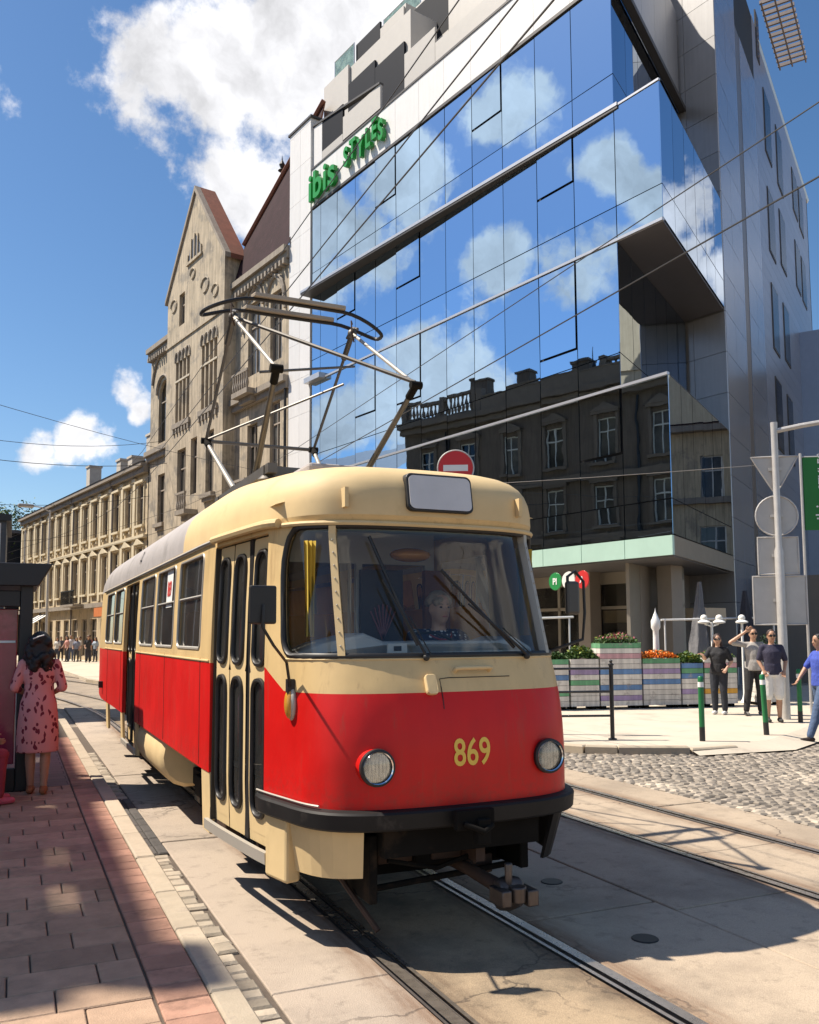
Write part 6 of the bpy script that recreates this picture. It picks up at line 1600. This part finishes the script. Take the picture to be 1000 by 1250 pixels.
# ================================================================== STREET FURNITURE
M_shel = mat('shelter_black', (.012, .012, .013), .45, var=.15); M_blk = mat('black_metal', (.016, .016, .017), .4, var=.15)
M_gal = mat('galvanised', (.50, .48, .46), .5, metal=.4, var=.12, scale=6); M_back = mat('sign_back', (.48, .46, .44), .5, metal=.25, var=.1, rand=.08)
# ---- bus shelter
sh = thing('tram_shelter', 'black framed tram stop shelter with pink poster panel at the left edge', 'shelter', (-.73, 11.5, .1))
def SB(x0, x1, y0, y1, z0, z1, nm, mt_, par=None, bev=.01):
    b = MB(); b.box(x0+.9, x1+.9, y0-10.6, y1-10.6, z0-.1, z1-.1); return b.obj(nm, mt_, par or sh, bevel=bev)
b = MB(); b.prism([(-2.2, 2.60), (.22, 2.60), (.08, 2.35), (-2.2, 2.33)], 9.75-10.6, 11.25-10.6, fn=lambda a, c, h: (a+.9, h, c-.1)); b.obj('roof', M_shel, sh, bevel=.01)
SB(-.10, .03, 9.85, 9.98, .1, 2.36, 'post', M_shel); SB(-.10, .03, 11.1, 11.2, .1, 2.36, 'post', M_shel); SB(-2.1, -1.98, 9.85, 9.98, .1, 2.36, 'post', M_shel); SB(-2.1, -1.98, 11.1, 11.2, .1, 2.36, 'post', M_shel)
SB(-1.98, -.10, 9.87, 9.95, 2.12, 2.3, 'beam', M_shel); SB(-1.98, -.1, 9.87, 9.95, .1, .35, 'beam', M_shel)
pp_ = SB(-1.95, -.12, 10.0, 10.03, .38, 2.10, 'poster_panel', mat('pink_poster', (.30, .02, .06), .2, var=.3, scale=2.2, spots=((.45, .06, .12), 3, .56, .8), coat=.5))
SB(-.35, -.14, 9.985, 9.998, 1.72, 1.745, 'poster_line', M_white, pp_, 0)
SB(-2.05, -2.02, 9.98, 11.1, .3, 2.2, 'back_pane', G_sw, None, 0)
SB(-1.7, -.5, 9.05, 9.5, .50, .56, 'bench_seat', mat('bench_red', (.30, .02, .02), .4, var=.1)); 
for x in (-1.6, -.6): SB(x-.03, x+.03, 9.1, 9.45, .1, .5, 'bench_leg', M_shel)
# ---- dark kiosk block beyond the shelter
kb = thing('dark_kiosk', 'dark grey metal kiosk behind the shelter at the far left', 'kiosk', (-1.95, 22.5, .1))
b = MB(); b.box(-2.2, 1.75, -1, 2.5, 0, 4.25); b.obj('body', mat('kiosk_grey', (.06, .065, .075), .5, metal=.3, var=.1, streak=.2), kb)
b = MB(); b.box(-2.3, 1.85, -1.1, 2.6, 4.25, 4.4); b.obj('roof', M_shel, kb)
for k in range(5): b = MB(); x = -2.0+k*.9; b.box(x, x+.04, -1.03, -.99, .1, 4.2); b.obj('panel_rib', M_gal, kb)
# ---- green bollards
for (x, y, tilt, lab) in ((9.93, 10.98, 0, 'green bollard with white band, left one standing alone on the kerb'), (11.47, 11.17, -.05, 'slightly tilted green bollard in front of the man in the grey shirt'), (13.62, 12.42, 0, 'green bollard right of the sign post behind the walking man')):
    o = thing('bollard', lab, 'bollard', (x, y, .09 if x > 10.5 else .1), 0, 'green street bollards'); o.rotation_euler = (0, tilt, 0)
    b = MB(); b.lathe([(.045, 0), (.045, .22)], 14); b.obj('foot', M_blk, o, smooth=40)
    b = MB(); b.lathe([(.044, .22), (.044, .84)], 14, caps=False); b.obj('shaft', mat('bollard_green', (.012, .16, .05), .4, var=.12, scale=8, streak=.2), o, smooth=40)
    b = MB(); b.lathe([(.046, .84), (.046, .92)], 14, caps=False); b.obj('band', M_white, o, smooth=40)
    b = MB(); b.lathe([(.044, .92), (.044, .99), (.03, 1.01), (.0, 1.012)], 14, caps=False); b.obj('cap', MATS['bollard_green'], o, smooth=40)
# ---- black pedestrian railing
fx, fy = 8.79, 11.75
fe = thing('pedestrian_railing', 'black metal pedestrian railing on the kerb right of the tram', 'railing', (fx, fy, .1))
d_ = Vector((-.60, .80, 0)); d_ = Vector((-.93, .36, 0)).normalized()
for i, s_ in enumerate((0, 1.55)):
    b = MB(); p = d_*s_; b.lathe([(.07, 0), (.07, .02), (.034, .03), (.034, 1.17), (.045, 1.18), (.045, 1.2), (.02, 1.22), (.03, 1.25), (.0, 1.28)], 12, fn=lambda u, v, h, p=p: (p.x+u, p.y+v, h)); b.obj('post', M_blk, fe, smooth=40)
for z in (1.13, .76, .38):
    b = MB(); b.tube([(0, 0, z), tuple(d_*1.55+Vector((0, 0, z)))], .019, 8); b.obj('rail', M_blk, fe, smooth=40)
# ---- sign post with the backs of four signs
PX, PY2 = 13.85, 12.98
sp_ = thing('sign_post', 'tall galvanised post carrying the grey backs of four road signs', 'sign post', (PX, PY2, .1), R(-35))
b = MB(); b.lathe([(.09, 0), (.09, 3.3), (.065, 3.4), (.065, 5.75), (.07, 5.9)], 14); b.obj('pole', M_gal, sp_, smooth=40)
b = MB(); b.tube([(0, 0, 5.72), (.5, -.05, 5.8), (2.6, -.2, 6.05)], .05, 8); b.obj('arm', M_gal, sp_, smooth=40)
def sgn(nm, poly, z, th=.02):
    b = MB(); b.prism(poly, .09, .09+th, fn=lambda a, c, h: (a, h, z+c)); s0 = b.obj(nm, M_back, sp_, bevel=.004)
    n = len(poly); cx, cy = sum(p[0] for p in poly)/n, sum(p[1] for p in poly)/n
    b = MB()
    b.tube([(p[0], .085, z+p[1]) for p in densify(poly, .2)], .018, 6, closed=True); b.obj('rim', M_gal, s0)
    b = MB(); b.box(-.12, .12, .05, .09, z+cy-.03, z+cy+.03); b.obj('bracket', M_gal, s0)
sgn('triangle_sign', [(-.45, .4), (.45, .4), (0, -.38)], 4.82)
sgn('round_sign', [(.40*math.cos(2*math.pi*i/28), .40*math.sin(2*math.pi*i/28)) for i in range(28)], 4.02)
sgn('square_sign', [(-.38, -.37), (.38, -.37), (.38, .37), (-.38, .37)], 3.22)
sgn('large_sign', [(-.50, -.48), (.50, -.48), (.50, .48), (-.50, .48)], 2.33)
# ---- no-entry sign on its pole behind the tram
ne = thing('no_entry_sign', 'round red no-entry sign with white bar on a pole rising behind the tram roof', 'road sign', (7.0, 13.65, 0), R(-27))
b = MB(); b.lathe([(.04, 0), (.04, 5.0)], 12); b.obj('pole', M_gal, ne, smooth=40)
NEZ = 4.68
b = MB(); b.lathe([(.0, 0), (.315, 0), (.315, .02), (.0, .02)], 32, fn=lambda u, v, h: (u, -.05-h, NEZ+v), caps=False); b.obj('disc', mat('sign_red', (.60, .015, .015), .35, var=.04), ne)
b = MB(); b.box(-.215, .215, -.0765, -.0705, NEZ-.055, NEZ+.055); b.obj('bar', M_white, ne)
b = MB(); b.tube([(.315*math.cos(2*math.pi*i/32), -.065, NEZ+.315*math.sin(2*math.pi*i/32)) for i in range(32)], .014, 6, closed=True); b.obj('rim', M_back, ne)
# ---- striped plank planters
pc = dict(w=(.64, .605, .55), g=(.13, .33, .17), p=(.56, .32, .34), b=(.12, .23, .43), v=(.33, .25, .41), t=(.09, .28, .29), o=(.62, .33, .05), y=(.60, .50, .10))
PM = {k: mat('plank_'+k, v, .75, var=.12, scale=6, bump=.2, bscale=40, rand=.12, streak=.3, spots=((.33, .30, .27), 4, .58, .7)) for k, v in pc.items()}
A0 = Vector((11.05, 16.75, .1)); dA = (Vector((14.15, 15.98, .1))-A0).normalized(); A0 = A0 + dA*.45; rzA = math.atan2(dA.y, dA.x)
pl = [  # start along the row, width, boards bottom-up, label
    (-.95, .78, 'wwgwwbwwg', 'partly hidden planter with green top board nearest the tram'),
    (-.12, .66, 'wwwwgwvww', 'short white planter of planks with violet stripe and grassy tuft'),
    (.58, .98, 'wvwbwwbwwpwg', 'tallest striped planter with green rim and pink flowers'),
    (1.60, .90, 'wwwwbwvwg', 'striped planter with blue and violet boards and orange marigolds'),
    (2.54, .52, 'wwvwwbgb', 'narrow striped planter with teal boards and yellow-green plants'),
    (3.10, .80, 'wwowwwgpw', 'planter with pink board behind the woman in black'),
    (4.2, .80, 'wwwwwwww', 'plain whitewashed planter between the woman and the men'),
]
def foliage(nm, lab, cat, loc, rz, w_, d_, h, n, mats, seed, leaf=.05, up_=.9, par=None, ang=None):
    r_ = random.Random(seed); b = MB()
    for i in range(n):
        x, y = r_.uniform(-w_/2, w_/2), r_.uniform(-d_/2, d_/2); dome = max(.15, 1-((x/(w_/2))**2*.5+(y/(d_/2))**2*.4))
        z = h*dome*r_.uniform(.15, 1.0)
        an, tl = r_.uniform(0, 6.28), r_.uniform(.2, 1.3); L = leaf*r_.uniform(.6, 1.3); W_ = L*r_.uniform(.3, .5)
        dx, dy, dz = math.cos(an)*math.cos(tl), math.sin(an)*math.cos(tl), math.sin(tl); sx, sy = -math.sin(an)*W_, math.cos(an)*W_
        b.add([(x, y, z), (x+dx*L*.5+sx, y+dy*L*.5+sy, z+dz*L*.5), (x+dx*L, y+dy*L, z+dz*L*.9), (x+dx*L*.5-sx, y+dy*L*.5-sy, z+dz*L*.5+.004)], [(0, 1, 2, 3)], (r_.choices(range(len(mats)), [3]+[2]*(len(mats)-1))[0]) if z > h*.45 else 0)
    o = b.obj(nm, mats, None); o.location = loc; o.rotation_euler = (0, 0, rz)
    tag(o, lab, cat); return o
M_lf = mat('leaf_green', (.06, .12, .025), .6, var=.3, rand=.4); M_lfy = mat('leaf_yellow', (.22, .26, .03), .6, var=.3, rand=.4); M_pk = mat('petal_pink', (.45, .12, .16), .6, var=.2, rand=.3); M_or = mat('petal_orange', (.75, .20, .01), .6, var=.2, rand=.3)
for i, (s0, wd_, bd, lab) in enumerate(pl):
    p = A0 + dA*(s0+wd_/2) + Vector((0, .0, 0)) + (Vector((-dA.y, dA.x, 0))*.25)
    if i == 6: p = p + Vector((.35, .1, 0))
    o = thing('planter', lab, 'planter', p, rzA, 'striped plank planters')
    hb = .117; F_ = Frame(o)
    for j, ch in enumerate(bd):
        z0 = .07+j*hb
        F_.piece('plank', -wd_/2, wd_/2, -.27, -.245, z0+.004, z0+hb-.004, PM[ch], jit=.002)
        b = link('plank', boxmesh(.025, .49, hb-.008, PM[ch]), PM[ch], o, loc=(-wd_/2+.0125, 0.0, z0+hb/2)); b = link('plank', boxmesh(.025, .49, hb-.008, PM[ch]), PM[ch], o, loc=(wd_/2-.0125, 0.0, z0+hb/2))
    ht = .07+len(bd)*hb
    b = MB(); b.box(-wd_/2+.03, wd_/2-.03, -.24, .27, .08, ht-.04); b.obj('liner', M_chas, o)
    for x in (-wd_/2+.1, wd_/2-.1): b = MB(); b.box(x-.05, x+.05, -.2, .2, 0, .07); b.obj('foot', M_chas, o)
    fl = {0: ('small green plants in the planter nearest the tram', [M_lf], .2), 1: ('bushy green grass tuft in the short white planter', [M_lf, M_lfy], .33), 2: ('pink and green flowers in the tallest planter', [M_lf, M_pk, M_lfy], .26), 3: ('dense orange marigolds in the blue and violet planter', [M_or, M_lf, M_or], .22), 4: ('yellow-green plants in the narrow teal planter', [M_lf, M_lfy], .28), 5: ('low pinkish plants in the planter behind the woman', [M_lf, M_lfy, M_pk], .2), 6: ('dark round bush in the whitewashed planter', [mat('leaf_dark', (.025, .05, .02), .6, var=.3, rand=.4)], .7)}[i]
    foliage('flowers' if i not in (1, 6) else 'shrub', fl[0], 'flowers' if i not in (1, 6) else 'shrub', (p.x, p.y, ht+.06), rzA, wd_*.98, .5, fl[2], 1100, fl[1], i, .075 if i in (0, 1, 4) else .055)
# ---- terrace: lamps, white rail, parasols, pepper-mill post, round restaurant sign
def lamp(x, y, z1, twin, lab):
    o = thing('globe_lamp', lab, 'lamp', (x, y, .1), rzA, 'white globe lamps on the terrace')
    b = MB(); b.lathe([(.10, 0), (.05, .1), (.03, .2), (.03, z1)], 10); b.obj('post', M_white, o, smooth=40)
    for s_ in ((-1, 1) if twin else (0,)):
        b = MB(); b.tube([(0, 0, z1-.1), (s_*.18, 0, z1-.05)], .02, 6); b.lathe([(.05, -.02), (.19, .0), (.2, .03), (.05, .1)], 14, fn=lambda u, v, h, s_=s_: (s_*.2+u*.75, v*.75, z1-.02+h)); b.obj('shade', M_white, o, smooth=40)
        b = MB(); b.ball((s_*.2, 0, z1+.10), .085, 14, 10); b.obj('globe', mat('opal_glass', (.78, .76, .70), .25, var=.03), o, smooth=60)
p = A0+dA*3.85+Vector((.3, 1.0, 0)); lamp(p.x, p.y, 1.95, True, 'twin white globe lamp standing behind the planters')
p = A0+dA*4.65+Vector((.3, 1.0, 0)); lamp(p.x, p.y, 1.95, False, 'single white globe lamp right of the twin lamp')
p = A0+dA*2.3+Vector((.2, .75, 0))
o = thing('turned_post', 'slim white turned post rising above the marigolds', 'post', (p.x, p.y, .1))
b = MB(); b.lathe([(.10, 0), (.09, .3), (.07, 1.6), (.07, 1.75), (.11, 1.82), (.11, 1.98), (.07, 2.06), (.05, 2.12), (.015, 2.2), (.0, 2.3)], 14); b.obj('shaft', M_white, o, smooth=40)
def parasol(loc, h, lab, mt_, r0, seed, tilt=0):
    o = thing('folded_parasol', lab, 'parasol', loc); o.rotation_euler = (0, tilt, 0)
    b = MB(); b.tube([(0, 0, 0), (0, 0, h)], .03, 8); b.obj('pole', M_gal, o)
    n = 22; rows = 9; vs = []
    r_ = random.Random(seed)
    for i in range(rows):
        f = i/(rows-1); rr_ = r0*(.95-.85*f**1.3)+.02
        for k in range(n): an = 2*math.pi*k/n+f*.8; rk = rr_*(1+.22*math.cos(6*an+seed)+.08*r_.uniform(-1, 1)); vs.append((rk*math.cos(an), rk*math.sin(an), h*.30+(h*.70)*f))
    b = MB(); b.add(vs, [(i*n+k, i*n+(k+1) % n, (i+1)*n+(k+1) % n, (i+1)*n+k) for i in range(rows-1) for k in range(n)]); b.obj('canopy', mt_, o, smooth=70)
p = A0+dA*5.0+Vector((.6, 1.6, 0)); parasol((p.x, p.y, .1), 2.75, 'dark closed parasol by the side wall', cloth('dark_parasol', (.03, .032, .045)), .24, 1)
p = A0+dA*3.95+Vector((.6, 2.0, 0)); parasol((p.x, p.y, .1), 3.0, 'crumpled light grey closed parasol behind the planters', cloth('grey_parasol', (.15, .15, .16)), .24, 2, .05)
rl = thing('terrace_rail', 'thin pale handrail behind the planters', 'railing', (A0.x, A0.y, .1), rzA)
for x0, x1, y_ in ((-1.6, .35, 1.0), (3.0, 6.2, 1.9)):
    b = MB(); b.tube([(x0, y_, 2.02), (x1, y_, 2.08)], .025, 8); b.obj('rail', M_fascia, rl)
    for x in (x0+.1, x1-.1): b = MB(); b.tube([(x, y_, 0), (x, y_, 2.05)], .022, 8); b.obj('post', M_fascia, rl)
rs_ = thing('restaurant_sign', 'row of green, white and red round sign discs over the shopfront', 'sign', HW(3.45, .08, 3.28), HANG+math.pi)
for k, (c, tx, x) in enumerate((((.02, .22, .06), 'PI', -.52), ((.75, .74, .70), '', 0), ((.55, .03, .03), 'A', .52))):
    b = MB(); b.lathe([(.0, .03), (.245, .03), (.255, .0), (.0, 0)], 24, fn=lambda u, v, h, x=x: (x+u, -.1-h, v), caps=False); d0 = b.obj('disc', mat('disc%d' % k, c, .45, var=.05), rs_)
    if k == 1: continue
    vs, fs = text_mesh(tx, .26, .004, .9, bold=.006)
    b = MB(); b.add([(x+v[0], -.137-v[2], -.09+v[1]) for v in vs], fs); b.obj('letter', M_white, d0)
# ---- hotel banner on the side wall
bn_ = thing('hotel_banner', 'vertical green hotel banner with white lettering at the right edge', 'banner', (15.35, 13.55, 0), R(-30))
b = MB(); b.box(-.08, 1.0, -.03, .03, 3.95, 5.5); cl_ = b.obj('cloth', M_greend, bn_)
b = MB(); b.tube([(-.12, 0, 0.1), (-.12, 0, 5.6)], .03, 8); b.tube([(-.12, 0, 5.52), (1.05, 0, 5.52)], .02, 6); b.obj('pole', M_gal, bn_)
for tx, sz, z0, xo in (('ibis', .42, 4.15, .42), ('STYLES', .30, 4.80, .42)):
    vs, fs = text_mesh(tx, sz, .002, 1.0, align='LEFT')
    b = MB(); b.add([(xo-v[1], -.033-v[2], z0+v[0]*.85) for v in vs], fs); b.obj('lettering', M_white, cl_)
# ---- street lamp and poles down the street
for (t, o_, h, lampf, lab) in ((44, 4.3, 9.6, True, 'tall thin street lamp in front of the yellow townhouse'), (58, 4.3, 8.6, False, 'thin wire pole far down the street by the awning'), (50.5, 4.3, 9.0, False, 'thin wire pole among the waiting people')):
    p = HW(t, o_); s0 = thing('street_lamp' if lampf else 'wire_pole', lab, 'street lamp' if lampf else 'pole', (p.x, p.y, .1), HANG)
    b = MB(); b.lathe([(.11, 0), (.09, 2), (.06, h)], 8); b.obj('pole', M_gal, s0, smooth=40)
    if lampf:
        b = MB(); b.tube([(0, 0, h-.1), (0, .5, h+.15), (0, 1.2, h+.2)], .04, 6); b.obj('arm', M_gal, s0)
        b = MB(); b.box(-.2, .2, 1.0, 1.9, h+.08, h+.28); b.obj('lamp_head', M_back, s0, bevel=.05)
# ---- trees at the end of the street
for (x, y, sc_, lab, sd) in ((-1.5, 93, 1.0, 'green leafy tree showing above the roofs at the far left', 4), (3.5, 99, .9, 'second leafy tree crown beyond the yellow townhouse', 9)):
    tr_ = thing('leafy_tree', lab, 'tree', (x, y, 0), 0, 'trees at the end of the street'); r_ = random.Random(sd)
    b = MB(); b.tube([(0, 0, 0), (.1, 0, 4), (.3, .2, 8)], [.45, .35, .15], 8)
    for k in range(6): an = k*1.05; b.tube([(.1, 0, 4.5+.4*k), (1.6*math.cos(an), 1.6*math.sin(an), 7+.5*k), (3*math.cos(an), 3*math.sin(an), 9+.5*k)], [.15, .09, .03], 6)
    b.obj('trunk', mat('bark', (.09, .065, .045), .9, var=.2), tr_, smooth=60)
    b = MB()
    for k in range(34):
        an, el, rr_ = r_.uniform(0, 6.28), r_.uniform(-.7, 1.5), r_.uniform(1.5, 4.6)
        c = Vector((rr_*math.cos(an)*math.cos(el), rr_*math.sin(an)*math.cos(el), 10.5+.9*rr_*math.sin(el)))
        for j in range(130):
            v = Vector((r_.gauss(0, .55), r_.gauss(0, .55), r_.gauss(0, .5)))+c; L = r_.uniform(.12, .26)
            a1, a2 = Vector((r_.uniform(-1, 1), r_.uniform(-1, 1), r_.uniform(-.6, .6))).normalized()*L, Vector((r_.uniform(-1, 1), r_.uniform(-1, 1), r_.uniform(-.6, .6))).normalized()*L*.6
            b.add([tuple(v), tuple(v+a1*.5+a2), tuple(v+a1), tuple(v+a1*.5-a2)], [(0, 1, 2, 3)])
    b.obj('crown', mat('tree_leaf', (.075, .13, .03), .6, var=.3, rand=.45), tr_); tr_.scale = (sc_,)*3
# ---- overhead wires
M_wire = mat('overhead_wire', (.03, .03, .032), .5, var=0); M_wirel = mat('bare_copper_wire', (.30, .27, .24), .4, metal=.5, var=0)
def wire(pts, lab, r=.008, mt_=None, sag=0.0):
    pts = [Vector(p) for p in pts]
    if len(pts) == 2 and sag:
        a, c = pts; pts = [a.lerp(c, i/16)+Vector((0, 0, -sag*4*(i/16)*(1-i/16))) for i in range(17)]
    b = MB(); b.tube(pts, r, 5); o = b.obj('overhead_wire', mt_ or M_wire)
    return tag(o, lab, 'wire', 'overhead tram wires')
wire([(*track(s, TX), 5.01) for s in (-8, 8, 19, 23, 27, 31, 60, 95)], 'contact wire touching the pantograph above the near track', .0065)
wire([(*track(s, TX-.05), 5.65) for s in (-8, 8, 19, 23, 27, 31, 60, 95)], 'carrier wire directly above the pantograph contact wire', .005)
wire([(*track(s, TX+.35), 5.75) for s in (-8, 8, 19, 23, 27, 31, 60, 95)], 'feeder wire just right of the carrier wire over the near track', .0065)
wire([(*track(s, 5.55), 5.28) for s in (-8, 4, 8, 19, 23, 27, 31, 60, 95)], 'contact wire above the empty right-hand track', .008)
wire([(*track(s, 5.6), 5.9) for s in (-8, 4, 8, 19, 23, 27, 31, 60, 95)], 'carrier wire above the empty right-hand track', .006)
wire([(-9, 17, 8.2), tuple(HW(19.5, .1, 8.6))], 'span wire crossing from the tenement to the hotel corner strip', .008, sag=.5)
wire([(14.2, 12.9, 5.2), tuple(HW(9, 9.5, 5.6))], 'thin span wire from the sign post over the right-hand track', .007, M_wirel, sag=.12)
wire([(-9, 38, 11.0), tuple(HW(36, .1, 13.2))], 'upper span wire crossing the sky at the left', .014, sag=1.1)
wire([(-9, 36, 9.6), tuple(HW(34, .1, 11.6))], 'middle span wire crossing the sky at the left', .016, sag=.9)
wire([(-9, 44, 8.6), tuple(HW(38, .1, 10.2))], 'lower span wire crossing the sky at the left', .014, sag=.9)
wire([(-9, 55, 8.0), tuple(HW(52, .1, 9.3))], 'lowest span wire over the yellow townhouse', .014, sag=.9)
